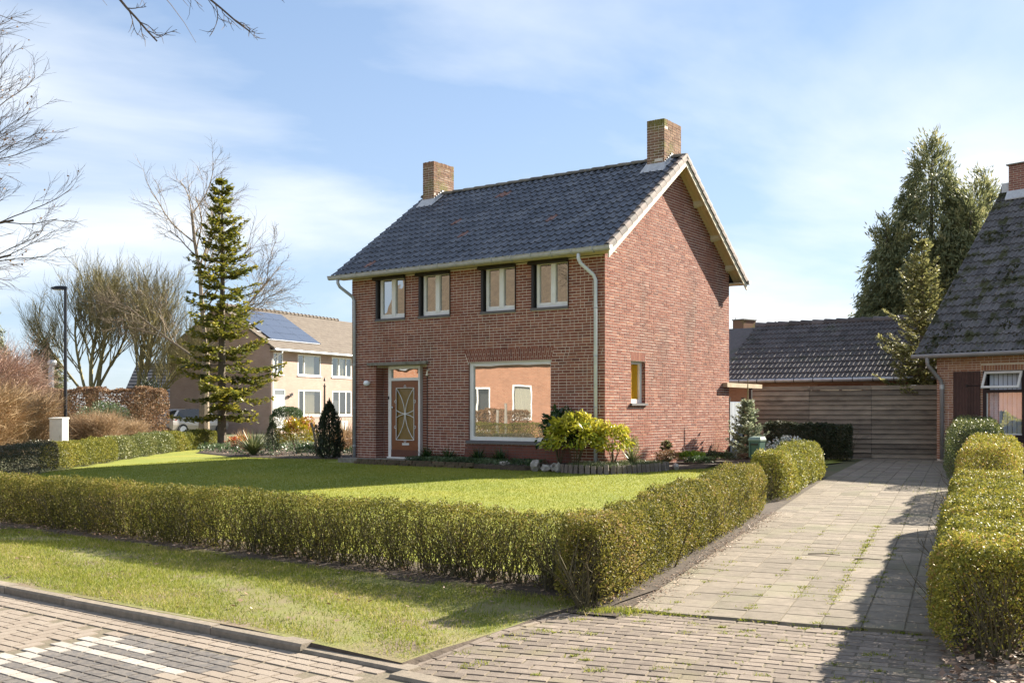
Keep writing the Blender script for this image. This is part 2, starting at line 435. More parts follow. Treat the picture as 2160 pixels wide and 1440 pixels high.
mat('plate_yellow', (0.62, 0.38, 0.05), rough=0.5)
mat('concrete_post', (0.30, 0.27, 0.23), (0.22, 0.20, 0.17), rough=0.9, scale=8)
mat('garage_wood', (0.22, 0.10, 0.05), (0.17, 0.075, 0.04), rough=0.6, scale=5)
M = MATS


# ------------------------------------------------------------------ mesh helpers
class MB:
    def __init__(s):
        s.v = []; s.f = []; s.t = []

    def quad(s, a, b, c, d, t=0.5):
        i = len(s.v); s.v += [tuple(a), tuple(b), tuple(c), tuple(d)]; s.f.append((i, i + 1, i + 2, i + 3)); s.t.append(t)

    def tri(s, a, b, c, t=0.5):
        i = len(s.v); s.v += [tuple(a), tuple(b), tuple(c)]; s.f.append((i, i + 1, i + 2)); s.t.append(t)

    def hexa(s, p, t=0.5, skip=()):
        """p: 8 points, bottom 0-3 (ccw), top 4-7"""
        i = len(s.v); s.v += [tuple(q) for q in p]
        F = [(3, 2, 1, 0), (4, 5, 6, 7), (0, 1, 5, 4), (1, 2, 6, 5), (2, 3, 7, 6), (3, 0, 4, 7)]
        for k, f in enumerate(F):
            if k in skip: continue
            s.f.append(tuple(i + j for j in f)); s.t.append(t)

    def box(s, x0, x1, y0, y1, z0, z1, t=0.5, skip=()):
        s.hexa([(x0, y0, z0), (x1, y0, z0), (x1, y1, z0), (x0, y1, z0), (x0, y0, z1), (x1, y0, z1), (x1, y1, z1), (x0, y1, z1)], t, skip)

    def tube(s, pts, rad, n=6, t=0.5, cap=True):
        pts = [Vector(p) for p in pts]
        if not hasattr(rad, '__len__'): rad = [rad] * len(pts)
        base = len(s.v)
        prev = None
        for k, p in enumerate(pts):
            a = pts[max(0, k - 1)]; b = pts[min(len(pts) - 1, k + 1)]
            d = (b - a)
            d = d.normalized() if d.length > 1e-9 else Vector((0, 0, 1))
            if prev is None:
                ref = Vector((0, 0, 1)) if abs(d.z) < 0.9 else Vector((1, 0, 0))
                u = d.cross(ref).normalized()
            else:
                u = (prev - d * prev.dot(d))
                u = u.normalized() if u.length > 1e-6 else d.orthogonal().normalized()
            prev = u
            w = d.cross(u)
            for j in range(n):
                an = 2 * math.pi * j / n
                q = p + (u * math.cos(an) + w * math.sin(an)) * rad[k]
                s.v.append((q.x, q.y, q.z))
        for k in range(len(pts) - 1):
            for j in range(n):
                a = base + k * n + j; b = base + k * n + (j + 1) % n
                s.f.append((a, b, b + n, a + n)); s.t.append(t)
        if cap and n > 2:
            s.f.append(tuple(base + j for j in reversed(range(n)))); s.t.append(t)
            e = base + (len(pts) - 1) * n
            s.f.append(tuple(e + j for j in range(n))); s.t.append(t)

    def lathe(s, prof, n=12, c=(0, 0, 0), t=0.5):
        base = len(s.v)
        for r, z in prof:
            for j in range(n):
                an = 2 * math.pi * j / n
                s.v.append((c[0] + r * math.cos(an), c[1] + r * math.sin(an), c[2] + z))
        for k in range(len(prof) - 1):
            for j in range(n):
                a = base + k * n + j; b = base + k * n + (j + 1) % n
                s.f.append((a, b, b + n, a + n)); s.t.append(t)

    def mesh(s, name):
        me = bpy.data.meshes.new(name)
        me.from_pydata(s.v, [], s.f)
        at = me.attributes.new('tint', 'FLOAT', 'FACE')
        at.data.foreach_set('value', np.array(s.t, dtype=np.float32))
        return me

    def build(s, name, material, parent=None, smooth=False):
        me = s.mesh(name)
        me.materials.append(M[material])
        if smooth:
            me.polygons.foreach_set('use_smooth', [True] * len(me.polygons))
        return link(name, me, parent)


def link(name, me, parent=None):
    o = bpy.data.objects.new(name, me)
    COL.objects.link(o)
    if parent is not None: o.parent = parent
    return o


def arr_mesh(name, V, F, T, material, parent=None):
    """big meshes from numpy arrays, F is (n,3) or (n,4)"""
    me = bpy.data.meshes.new(name)
    k = F.shape[1]
    me.vertices.add(len(V)); me.vertices.foreach_set('co', V.astype(np.float32).ravel())
    me.loops.add(F.size); me.loops.foreach_set('vertex_index', F.astype(np.int32).ravel())
    me.polygons.add(len(F)); me.polygons.foreach_set('loop_start', np.arange(0, F.size, k, dtype=np.int32))
    me.update(calc_edges=True)
    at = me.attributes.new('tint', 'FLOAT', 'FACE')
    at.data.foreach_set('value', np.clip(T, 0, 1).astype(np.float32))
    me.materials.append(M[material])
    return link(name, me, parent)


def unit(a):
    return a / np.maximum(np.linalg.norm(a, axis=1, keepdims=True), 1e-9)


def leaves(name, P, D, size, width, T, material, parent=None, N=None):
    """diamond leaves: centre P, long axis D, length size, width; N optional approximate normal"""
    n = len(P)
    D = unit(D)
    if N is None: N = rng.normal(size=(n, 3))
    S = unit(np.cross(D, N + rng.normal(size=(n, 3)) * 0.01))
    size = np.broadcast_to(np.asarray(size, float), (n,))[:, None]
    width = np.broadcast_to(np.asarray(width, float), (n,))[:, None]
    V = np.empty((n, 4, 3))
    V[:, 0] = P - D * size * 0.5
    V[:, 1] = P + S * width * 0.5 - D * size * 0.08
    V[:, 2] = P + D * size * 0.5
    V[:, 3] = P - S * width * 0.5 - D * size * 0.08
    F = np.arange(n * 4).reshape(n, 4)
    return arr_mesh(name, V.reshape(-1, 3), F, T, material, parent)


def blades(name, P, D, h, w, T, material, parent=None):
    """grass: one triangle per blade"""
    n = len(P)
    D = unit(D)
    S = unit(np.cross(D, rng.normal(size=(n, 3))))
    V = np.empty((n, 3, 3))
    w = np.broadcast_to(np.asarray(w, float), (n,))[:, None]
    h = np.broadcast_to(np.asarray(h, float), (n,))[:, None]
    V[:, 0] = P - S * w * 0.5
    V[:, 1] = P + S * w * 0.5
    V[:, 2] = P + D * h
    return arr_mesh(name, V.reshape(-1, 3), np.arange(n * 3).reshape(n, 3), T, material, parent)


def thing(name, label, cat, loc=(0, 0, 0), rz=0.0, group=None):
    o = bpy.data.objects.new(name, None)
    COL.objects.link(o)
    o.empty_display_size = 0.2
    o.location = loc
    o.rotation_euler = (0, 0, rz)
    o['label'] = label; o['category'] = cat
    if group: o['group'] = group
    return o


def tag(o, label, cat, group=None):
    o['label'] = label; o['category'] = cat
    if group: o['group'] = group
    return o


def struct(o, label=None):
    o['kind'] = 'structure'
    if label: o['label'] = label
    return o


def stuff(o, label=None, cat=None):
    o['kind'] = 'stuff'
    if label: o['label'] = label
    if cat: o['category'] = cat
    return o


def plabel(o, label):
    o['label'] = label
    return o


def inpoly(x, y, poly):
    x = np.asarray(x, float); y = np.asarray(y, float)
    r = np.zeros(x.shape, bool)
    n = len(poly)
    for i in range(n):
        x0, y0 = poly[i]; x1, y1 = poly[(i + 1) % n]
        if y0 == y1: continue
        c = ((y0 > y) != (y1 > y)) & (x < (x1 - x0) * (y - y0) / (y1 - y0) + x0)
        r ^= c
    return r


def npg(x, y):
    s = E2.x * x + E2.y * y
    return 0.28 * np.clip((s - 7.2) / 13.0, 0, 1)


def npLW(x, y):
    return C0.x + E1.x * x + E2.x * y, C0.y + E1.y * x + E2.y * y

# ------------------------------------------------------------------ ground, road, verge, driveway, lawn
def SW(e, s, z=0.0):
    """street frame: e along the street from the house corner (house x), s distance from the camera line -> world"""
    return LW(e, s - 20.19, z)


def sheet(name, es, ss, zf, material):
    mb = MB()
    for i in range(len(es) - 1):
        for j in range(len(ss) - 1):
            q = [(es[i], ss[j]), (es[i + 1], ss[j]), (es[i + 1], ss[j + 1]), (es[i], ss[j + 1])]
            mb.quad(*[SW(a, b, zf(a, b)) for a, b in q])
    return mb.build(name, material)


def gz(e, s):
    return 0.28 * min(1, max(0, (s - 7.2) / 13))


struct(sheet('ground', [-1200, -60, -20, 20, 60, 1200], [-1200, -60, 4.98, 5.04, 7.35, 7.7, 20.2, 60, 1500],
             lambda e, s: ((gz(e, s) - 0.03) if s > 7.5 else -0.10) if s > 5 else -0.16, 'ground_mix'))
struct(sheet('road', [-60, -20, 7, 30, 60], [-2.2, 4.985], lambda e, s: -0.060, 'sand'))
road = bpy.data.objects['road']


def rot_box(mb, cx, cy, ang, lx, ly, z0, z1, t, tilt=(0, 0), bev=0.0):
    """box lying on the ground with slightly bevelled top, in the street frame"""
    c, s_ = math.cos(ang), math.sin(ang)
    pts = []
    for (z, k) in ((z0, 0), (z1, bev)):
        for (a, b) in ((-1, -1), (1, -1), (1, 1), (-1, 1)):
            x = a * (lx / 2 - k); y = b * (ly / 2 - k)
            zz = z + (tilt[0] * x + tilt[1] * y if z == z1 else 0)
            pts.append((cx + x * c - y * s_, cy + x * s_ + y * c, zz))
    mb.hexa(pts, t, skip=(0,))


def paving(root, items, part, rest, material, nmax=300, camxy=(0, 0), slope=None):
    """items: (x, y, ang, lx, ly, ztop, tint) in world; the nmax nearest become parts of root, the others one joined part"""
    def tilt_of(x, y, an):
        if slope is None: return 0.0, 0.0
        k = slope(E2.x * x + E2.y * y)
        return k * (E2.x * math.cos(an) + E2.y * math.sin(an)), k * (-E2.x * math.sin(an) + E2.y * math.cos(an))
    items = sorted(items, key=lambda i: (i[0] - camxy[0]) ** 2 + (i[1] - camxy[1]) ** 2)
    cache = {}
    for (x, y, an, lx, ly, zt, t) in items[:nmax]:
        tq = round(t * 16) / 16
        key = (round(lx, 3), round(ly, 3), tq)
        if key not in cache:
            mb = MB(); rot_box(mb, 0, 0, 0, lx, ly, -0.06, 0, tq, bev=0.005)
            me = mb.mesh(part); me.materials.append(M[material]); cache[key] = me
        o = link(part, cache[key], root)
        o.location = (x, y, zt + rnd.uniform(-0.0012, 0.0012))
        tx, ty = tilt_of(x, y, an)
        o.rotation_euler = (ty + rnd.gauss(0, 0.004), -tx + rnd.gauss(0, 0.004), an + rnd.gauss(0, 0.008))
    mb = MB()
    for (x, y, an, lx, ly, zt, t) in items[nmax:]:
        tx, ty = tilt_of(x, y, an)
        rot_box(mb, x, y, an, lx, ly, zt - 0.06, zt + rnd.uniform(-0.0012, 0.0012), t, (tx + rnd.gauss(0, 0.004), ty + rnd.gauss(0, 0.004)), 0.004)
    if mb.v:
        stuff(mb.build(rest, material, root))


# road pavers: rows along the kerb, herringbone field, white and dark hump marking
RZ = -0.052
items = []
for k in range(3):
    s = 4.93 - k * 0.108
    e = -13.0 + (k % 2) * 0.105
    while e < 7.3:
        p = SW(e, s); items.append((p.x, p.y, HROT, 0.205, 0.1, RZ, rnd.uniform(0.3, 0.75)))
        e += 0.213
S_TOP = 4.635


def mark_colour(e, s):
    """white stripes and dark field of the speed hump marking"""
    if 4.80 <= e <= 5.02 and s < S_TOP - 0.05:
        return rnd.uniform(0.85, 1.0)
    if e > 5.02:
        row = int((S_TOP - s) / 0.1075)
        ln = {2: 0.64, 4: 1.28}.get(row % 6, 0)
        if e < 5.02 + ln: return rnd.uniform(0.85, 1.0)
        if e < 6.37 + 0.2 * math.sin(s * 9): return rnd.uniform(0.0, 0.18)
    return None


row = 0
s = S_TOP - 0.05
while s > 1.2:
    e = 4.80 + (0.107 if row % 2 else 0)
    first = True
    while e < 6.62:
        ln = 0.105 if (first and row % 2) else 0.21
        ec = e + (0 if True else 0)
        t = mark_colour(ec + 0.1, s)
        if t is None: t = rnd.uniform(0.3, 0.75)
        p = SW(e + 0.1, s); items.append((p.x, p.y, HROT, 0.205, 0.1, RZ, t))
        e += 0.2135; first = False
    s -= 0.1075; row += 1


def herring(e0, e1, s0, s1):
    u = 0.1065
    for i in range(-60, 260):
        for j in range(-30, 60):
            k = (i - j) % 4
            x = e0 + i * u; y = s1 - j * u
            if k == 0: cx, cy, an = x + u, y - u / 2, 0
            elif k == 3: cx, cy, an = x + u / 2, y - u, math.pi / 2
            else: continue
            if e0 <= cx <= e1 and s0 <= cy <= s1 - 0.03: yield cx, cy, an


for (a, b) in ((-3.0, 4.76), (6.72, 12.0)):
    for (cx, cy, an) in herring(a, b, 1.2, S_TOP):
        p = SW(cx, cy)
        items.append((p.x, p.y, HROT + an, 0.205, 0.1, RZ, rnd.uniform(0.3, 0.75)))
paving(road, items, 'paver', 'paving', 'road_paver', 300, (-1.8, 7.0))

# kerb stones
kerb = struct(MB().build('kerb', 'kerb_stone')) if False else None
kerb = bpy.data.objects.new('kerb', None); COL.objects.link(kerb); struct(kerb)
kme = []
for v in range(3):
    mb = MB()
    prof = [(-0.07, -0.16), (-0.07, -0.006), (-0.055, 0.012), (0.07, 0.014), (0.07, -0.16)]
    n = len(prof)
    for i in range(n - 1):
        a, b = prof[i], prof[i + 1]
        mb.quad((-0.497, a[0], a[1]), (0.497, a[0], a[1]), (0.497, b[0], b[1]), (-0.497, b[0], b[1]), 0.2 + 0.3 * v)
    for xx in (-0.497, 0.497):
        i = len(mb.v); mb.v += [(xx, a, b) for a, b in prof]; mb.f.append(tuple(range(i, i + n))); mb.t.append(0.3)
    me = mb.mesh('kerb_stone'); me.materials.append(M['kerb_stone']); kme.append(me)
e = -16.0
while e < 7.2:
    o = link('kerb_stone', kme[rnd.randrange(3)], kerb)
    p = SW(e, 5.06)
    o.location = (p.x, p.y, rnd.uniform(-0.006, 0.006) - max(0, e - 5.6) * 0.028)
    o.rotation_euler = (0, 0, HROT + rnd.gauss(0, 0.004))
    e += 1.0
for k in range(5):          # dropped kerb in front of the entrance
    o = link('kerb_stone', kme[k % 3], kerb)
    p = SW(7.95 + k * 1.0, 4.93)
    o.location = (p.x, p.y, -0.048)
    o.rotation_euler = (0, 0, HROT)

# verge
V_E0, V_E1 = -16.0, 7.36
verge = struct(sheet('verge', list(np.linspace(V_E0, V_E1, 60)), list(np.linspace(5.09, 7.62, 14)),
                     lambda e, s: gz(e, s) + 0.006 + 0.018 * math.sin(e * 1.7 + s) * math.sin(s * 2.1) * min(1, (s - 5.09) / .4) + 0.008 - 0.035 * max(0, 1 - (7.4 - e) / 1.5) * min(1, max(0, (6.6 - s) / 1.3)), 'verge_base'))
mb = MB()
vz = lambda e, s: gz(e, s) + 0.006 + 0.018 * math.sin(e * 1.7 + s) * math.sin(s * 2.1) * min(1, (s - 5.09) / .4) + 0.008 - 0.035 * max(0, 1 - (7.4 - e) / 1.5) * min(1, max(0, (6.6 - s) / 1.3))
for k in range(20):
    a, b = 5.09 + k * (2.53 / 20), 5.09 + (k + 1) * (2.53 / 20)
    mb.quad(SW(V_E1, a, vz(V_E1, a)), SW(V_E1, b, vz(V_E1, b)), SW(V_E1 + .10, b, vz(V_E1, b) - .06), SW(V_E1 + .10, a, vz(V_E1, a) - .09))
for k in range(40):
    a, b = V_E0 + k * (V_E1 - V_E0) / 40, V_E0 + (k + 1) * (V_E1 - V_E0) / 40
    mb.quad(SW(a, 5.09, vz(a, 5.09)), SW(b, 5.09, vz(b, 5.09)), SW(b, 5.03, vz(b, 5.09) - .12), SW(a, 5.03, vz(a, 5.09) - .12))
struct(mb.build('verge_edge', 'soil'))
n = 190000
ge = rng.uniform(-8.5, V_E1 - 0.02, n); gs = rng.uniform(5.15, 7.5, n)
pat = np.sin(ge * 2.3 + np.sin(gs * 3.1) * 2) + np.sin(gs * 4.3 + ge * 0.9) + rng.normal(size=n) * 0.7
thin = pat > -1.1
# worn, bare corner beside the entrance
worn = (ge - 5.2) * 0.36 + (6.4 - gs) * 0.35 + rng.normal(size=n) * 0.5 + 0.45 * np.sin(ge * 5 + gs * 7)
keep = thin & (worn < 1.0)
ge, gs, pat = ge[keep], gs[keep], pat[keep]
X, Y = npLW(ge, gs - 20.19)
Z = npg(X, Y) + 0.011 + 0.018 * np.sin(ge * 1.7 + gs) * np.sin(gs * 2.1) * np.clip((gs - 5.09) / .4, 0, 1) - 0.035 * np.clip(1 - (7.4 - ge) / 1.5, 0, None) * np.clip((6.6 - gs) / 1.3, 0, 1)
m_ = len(ge)
stuff(blades('verge_grass', np.c_[X, Y, Z], np.c_[rng.normal(size=(m_, 2)) * 0.55, np.ones(m_)], rng.uniform(0.018, 0.05, m_), rng.uniform(0.004, 0.008, m_),
             np.clip(0.45 + 0.12 * pat + rng.normal(size=m_) * 0.22, 0, 1), 'verge_blade'),
      'patchy yellowish grass on the verge between kerb and front hedge', 'grass')

# soil strip under the front hedge
struct(sheet('hedge_soil', list(np.linspace(-12, 7.6, 50)), [7.38, 7.6, 7.9, 8.3], lambda e, s: gz(e, s) + 0.022 + 0.012 * math.sin(e * 5) - (0.012 if s < 7.4 else 0), 'soil'))

# driveway: concrete slabs in the frame (D along, Q across)
DO = Vector((1.0, 8.44)); DD = Vector((0.402, 0.916)).normalized(); DQ = Vector((DD.y, -DD.x))
DROT = math.atan2(DQ.y, DQ.x)


def DW(p, d, z=0.0):
    v = DO + DQ * p + DD * d
    return Vector((v.x, v.y, z))


mb = MB()
for k in range(0, 46):
    a, b = k * 0.5, k * 0.5 + 0.5
    q = [DW(-0.06, a), DW(2.55, a), DW(2.55, b), DW(-0.06, b)]
    mb.quad(*[(v.x, v.y, g(v.x, v.y) + 0.0015) for v in q])
drive = struct(mb.build('driveway', 'sand'))
items = []
for c in range(8):
    off = rnd.uniform(-0.03, 0.03)
    for r_ in range(76):
        d = 0.15 + r_ * 0.302 + off
        if d > 22.75: continue
        v = DW(0.12 + c * 0.303, d)
        items.append((v.x, v.y, DROT, 0.298, 0.298, g(v.x, v.y) + 0.008, rnd.uniform(0, 1)))
paving(drive, items, 'slab', 'slab_paving', 'slab', 300, slope=lambda s_: 0.28 / 13 if 7.2 < s_ < 20.2 else 0.0)

# entrance apron of bricks
mb = MB()
poly = [SW(7.36, 4.99), SW(13.4, 4.99), SW(13.4, 7.6), SW(9.9, 8.3), SW(7.36, 7.6)]
mb.quad(*[SW(e_, s_, z_) for e_, s_, z_ in ((7.3, 4.99, -.068), (13.4, 4.99, -.068), (13.4, 6.2, -.010), (7.3, 6.2, -.010))])
poly = [SW(7.3, 6.2), SW(13.4, 6.2), SW(13.4, 7.6), SW(9.9, 8.3), SW(7.3, 7.6)]
i = len(mb.v); mb.v += [(p.x, p.y, -0.010) for p in poly]; mb.f.append(tuple(range(i, i + 5))); mb.t.append(0.5)
apron = struct(mb.build('entrance_apron', 'sand'))
items = []
for r_ in range(0, 34):
    d = -0.06 - r_ * 0.1085
    p = -4.4 + (r_ % 2) * 0.107 + rnd.uniform(-0.02, 0.02)
    while p < 4.6:
        v = DW(p, d)
        rel = v.to_2d() - C0
        e = rel.dot(E1); s = rel.dot(E2) + 20.19
        lim = 7.44 + 0.5 * max(0, 1 - (s - 5.0) / 0.9) ** 2 * -1
        if e > lim and s > 5.07 and not (p > 2.75 and d > -0.75):
            # the left rows fan slightly and sink towards the road
            z = -0.004 - 0.053 * max(0, (6.2 - s) / 1.15)
            items.append((v.x, v.y, DROT + 0.03 * max(0, 1.2 - p), 0.206, 0.1, z + rnd.uniform(-0.002, 0.002), rnd.uniform(0, 1)))
        p += 0.2145
# a short row of bricks set along the verge edge
s = 5.25
while s < 7.55:
    v = SW(7.40, s)
    items.append((v.x, v.y, HROT + math.pi / 2 + rnd.gauss(0, 0.03), 0.2, 0.075, 0.004 - 0.055 * max(0, (6.2 - s) / 1.15), rnd.uniform(0.3, 1)))
    s += 0.212
paving(apron, items, 'brick', 'brick_paving', 'paver', 300, (0.6, 5.5), slope=lambda s_: 0.053 / 1.15 if s_ < 6.2 else 0.0)

# lawn
LAWN = [(-10.0, -12.2), (7.25, -12.2), (5.95, -5.5), (4.6, 0.5), (3.6, 3.4), (2.6, 9.2), (-8.0, 9.2), (-8.6, 1.2), (-12.5, 0.0), (-15.5, 1.0), (-18.0, 3.4), (-19.2, 3.9), (-10.3, -8.8)]
mb = MB()
xs = np.arange(-20, 8, 0.35); ys = np.arange(-12.3, 9.5, 0.35)
for x in xs:
    for y in ys:
        if inpoly([x + 0.175], [y + 0.175], LAWN)[0]:
            mb.quad(*[LW(a, b, gl(a, b) + 0.004) for a, b in ((x, y), (x + 0.35, y), (x + 0.35, y + 0.35), (x, y + 0.35))])
struct(mb.build('lawn', 'lawn_base'))
BED_FRONT = [(-5.45, -0.82), (-1.6, -0.86), (-1.35, 0.0), (-5.45, 0.0)]
BED_CORNER = [(-1.35, -0.6), (-0.55, -0.86), (-0.05, -1.02), (0.72, -0.72), (1.12, 0.35), (1.05, 0.98), (0.75, 1.25), (0, 1.25), (0, 0), (-1.35, 0)]
BED_GABLE = [(0.0, 0.9), (1.15, 1.0), (1.55, 2.0), (1.25, 3.4), (1.75, 5.2), (2.1, 6.6), (1.6, 7.4), (0, 7.4)]
BED_LEFT = [(-8.1, 0.1), (-8.9, 0.25), (-10.5, -0.25), (-12.6, -0.35), (-15.6, 0.6), (-18.4, 3.2), (-20.5, 4.0), (-21.5, 9), (-9, 9), (-8.1, 6)]
n = 330000
lx = rng.uniform(-12.5, 7.3, n); ly = rng.uniform(-12.2, 5.5, n)
k = inpoly(lx, ly, LAWN) & ~((lx > -8.3) & (lx < 0.02) & (ly > -0.85))
for bp in (BED_FRONT, BED_CORNER, BED_GABLE, BED_LEFT): k &= ~inpoly(lx, ly, bp)
lx, ly = lx[k], ly[k]
X, Y = npLW(lx, ly)
m_ = len(lx)
pat = np.sin(lx * 0.9 + 1.3 * np.sin(ly * 0.7)) + np.sin(ly * 1.6 + 0.5 * lx)
stuff(blades('lawn_grass', np.c_[X, Y, npg(X, Y) + 0.003], np.c_[rng.normal(size=(m_, 2)) * 0.5, np.ones(m_)], rng.uniform(0.02, 0.042, m_), rng.uniform(0.006, 0.011, m_),
             np.clip(0.5 + 0.09 * pat + 0.06 * np.sin(lx * 3.1 + ly * 0.8) + rng.normal(size=m_) * 0.13, 0, 1), 'grass_blade'),
      'short mown green grass of the front lawn', 'grass')


def bed(name, poly, zadd, material='soil'):
    mb = MB()
    cx = sum(p[0] for p in poly) / len(poly); cy = sum(p[1] for p in poly) / len(poly)
    st = []
    for f_, z in ((1.0, 0.0), (0.97, zadd), (0.6, zadd * 1.2)):
        st.append([LW(cx + (x - cx) * f_, cy + (y - cy) * f_, gl(x, y) + 0.006 + z) for x, y in poly])
    n = len(poly)
    for a in range(2):
        for i in range(n):
            mb.quad(st[a][i], st[a][(i + 1) % n], st[a + 1][(i + 1) % n], st[a + 1][i])
    i = len(mb.v); mb.v += [tuple(p) for p in st[2]]; mb.f.append(tuple(range(i, i + n))); mb.t.append(0.5)
    return struct(mb.build(name, material))


bed('front_bed', BED_FRONT, 0.10)
bed('corner_bed', BED_CORNER, 0.14)
bed('gable_bed', BED_GABLE, 0.05)
bed('side_bed', BED_LEFT, 0.04)

# ------------------------------------------------------------------ brick helpers
CP = 0.068          # course pitch
JT = 0.0135


def courses(a0, a1, z0, z1, openings, rnd_, edge=None):
    """wild bond: yields (a_start, a_end, z_bottom, z_top)"""
    nC = int(round((z1 - z0) / CP))
    for c in range(nC):
        zb = z0 + c * CP + JT; zt = z0 + (c + 1) * CP
        zc = (zb + zt) / 2
        lo, hi = (a0, a1) if edge is None else edge(zc)
        if hi - lo < 0.05: continue
        iv = [(lo, hi)]
        for (oa, ob, oz0, oz1) in openings:
            if oz0 - 0.02 < zc < oz1 + 0.02:
                nv = []
                for (p, q) in iv:
                    if ob <= p or oa >= q: nv.append((p, q)); continue
                    if oa > p: nv.append((p, oa))
                    if ob < q: nv.append((ob, q))
                iv = nv
        for (p, q) in iv:
            a = p
            ln = 0.10 if (c % 2) else 0.21
            run = 0
            while a < q - 0.02:
                b = a + ln
                if q - b < 0.06: b = q
                yield (a, min(b, q), zb, zt)
                a = b + JT
                run = run + 1 if ln > 0.15 else 0
                ln = 0.21 if (rnd_.random() < 0.62 and run < 4) else 0.10


def wall_bricks(bricks, put, material, parent, nmax=0, keyf=None):
    """put(a, out, z) -> local point. nmax bricks with the largest key become objects, the others one joined part"""
    if nmax:
        std = [b for b in bricks if abs(b[1] - b[0] - 0.21) < 1e-3 or abs(b[1] - b[0] - 0.10) < 1e-3]
        std.sort(key=keyf)
        own = set(id(b) for b in std[:nmax])
    else:
        own = set()
    mb = MB(); cache = {}
    for b in bricks:
        t = min(1, max(0, rnd.gauss(0.48, 0.2)))
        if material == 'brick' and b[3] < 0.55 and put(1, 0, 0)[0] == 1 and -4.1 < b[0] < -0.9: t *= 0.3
        if id(b) in own:
            ln = round(b[1] - b[0], 3); tq = round(t * 12) / 12
            if (ln, tq) not in cache:
                m2 = MB()
                pts = [put(-ln / 2, -0.05, 0), put(ln / 2, -0.05, 0), put(ln / 2, 0, 0), put(-ln / 2, 0, 0)]
                h = CP - JT
                top = [put(-ln / 2, -0.05, h), put(ln / 2, -0.05, h), put(ln / 2, 0, h), put(-ln / 2, 0, h)]
                m2.hexa(pts + top, tq)
                me = m2.mesh('brick'); me.materials.append(M[material]); cache[(ln, tq)] = me
            o = link('brick', cache[(ln, tq)], parent)
            o.location = put((b[0] + b[1]) / 2 + rnd.uniform(-.001, .001), rnd.gauss(0, 0.0012), b[2])
        else:
            ou = rnd.gauss(0, 0.0012)
            dz = rnd.uniform(-.0012, .0012)
            P = [put(b[0], -0.05, b[2] + dz), put(b[1], -0.05, b[2] + dz), put(b[1], ou, b[2] + dz), put(b[0], ou, b[2] + dz),
                 put(b[0], -0.05, b[3] + dz), put(b[1], -0.05, b[3] + dz), put(b[1], ou, b[3] + dz), put(b[0], ou, b[3] + dz)]
            mb.hexa(P, t, skip=(2,))
    if mb.v: stuff(mb.build('brickwork', material, parent))


def wall_core(mb, a0, a1, z0, z1, openings, put, out=-0.005, reveal=0.14):
    A = sorted(set([a0, a1] + [v for o in openings for v in o[:2]]))
    Zs = sorted(set([z0, z1] + [v for o in openings for v in o[2:4]]))
    for i in range(len(A) - 1):
        for j in range(len(Zs) - 1):
            ca = (A[i] + A[i + 1]) / 2; cz = (Zs[j] + Zs[j + 1]) / 2
            if any(o[0] < ca < o[1] and o[2] < cz < o[3] for o in openings): continue
            mb.quad(put(A[i], out, Zs[j]), put(A[i + 1], out, Zs[j]), put(A[i + 1], out, Zs[j + 1]), put(A[i], out, Zs[j + 1]))


def reveals(mb, openings, put, depth, out=-0.0):
    for (a, b, c, d) in openings:
        mb.quad(put(a, out, c), put(a, out, d), put(a, -depth, d), put(a, -depth, c))
        mb.quad(put(b, out, c), put(b, out, d), put(b, -depth, d), put(b, -depth, c))
        mb.quad(put(a, out, c), put(b, out, c), put(b, -depth, c), put(a, -depth, c))
        mb.quad(put(a, out, d), put(b, out, d), put(b, -depth, d), put(a, -depth, d))


# ------------------------------------------------------------------ the brick house
house = thing('brick_house', 'two storey dark red brick house with slate grey tiled gable roof and two chimneys', 'house', LW(0, 0, H0), HROT)
WL, WD = 8.0, 6.87
RY, RZR = WD / 2, 7.80          # ridge
SL = 0.721                       # roof slope
WZ = 4.93
UP = [(-7.10, -6.07, 3.79, 4.86), (-5.58, -4.55, 3.79, 4.86), (-3.54, -2.51, 3.79, 4.86), (-2.02, -0.99, 3.79, 4.86)]
PW = (-3.95, -1.48, 0.60, 2.57)
NICHE = (-7.11, -5.32, 0.0, 2.575)
put_f = lambda a, o, z: (a, -o, z)
put_g = lambda a, o, z: (o, a, z)
fo = UP + [PW, NICHE]
mb = MB()
wall_core(mb, -WL, -0.0, -0.3, WZ, fo, put_f)
front = mb.build('wall', 'mortar', house)
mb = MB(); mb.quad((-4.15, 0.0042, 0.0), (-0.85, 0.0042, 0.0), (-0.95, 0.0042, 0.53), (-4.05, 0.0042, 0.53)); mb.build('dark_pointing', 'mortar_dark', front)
arch = (-4.10, -1.38, 2.57, 2.875)
bl = list(courses(-WL, 0.0, 0.0, WZ, fo + [(-3.98 - 0.028 * k, -1.47 + 0.022 * k, 2.575 + 0.068 * k, 2.575 + 0.068 * (k + 1) + (0.02 if k == 3 else 0)) for k in range(4)] + [(-3.97, -1.46, 2.55, 2.6)], random.Random(3)))
# brick faces below the eaves box of each shutter stay; bricks nearest the camera are singled out
wall_bricks(bl, put_f, 'brick', front, 300, keyf=lambda b: (b[0] + 0.35) ** 2 * 1.0 + (b[2] - 2.9) ** 2 * 0.7)
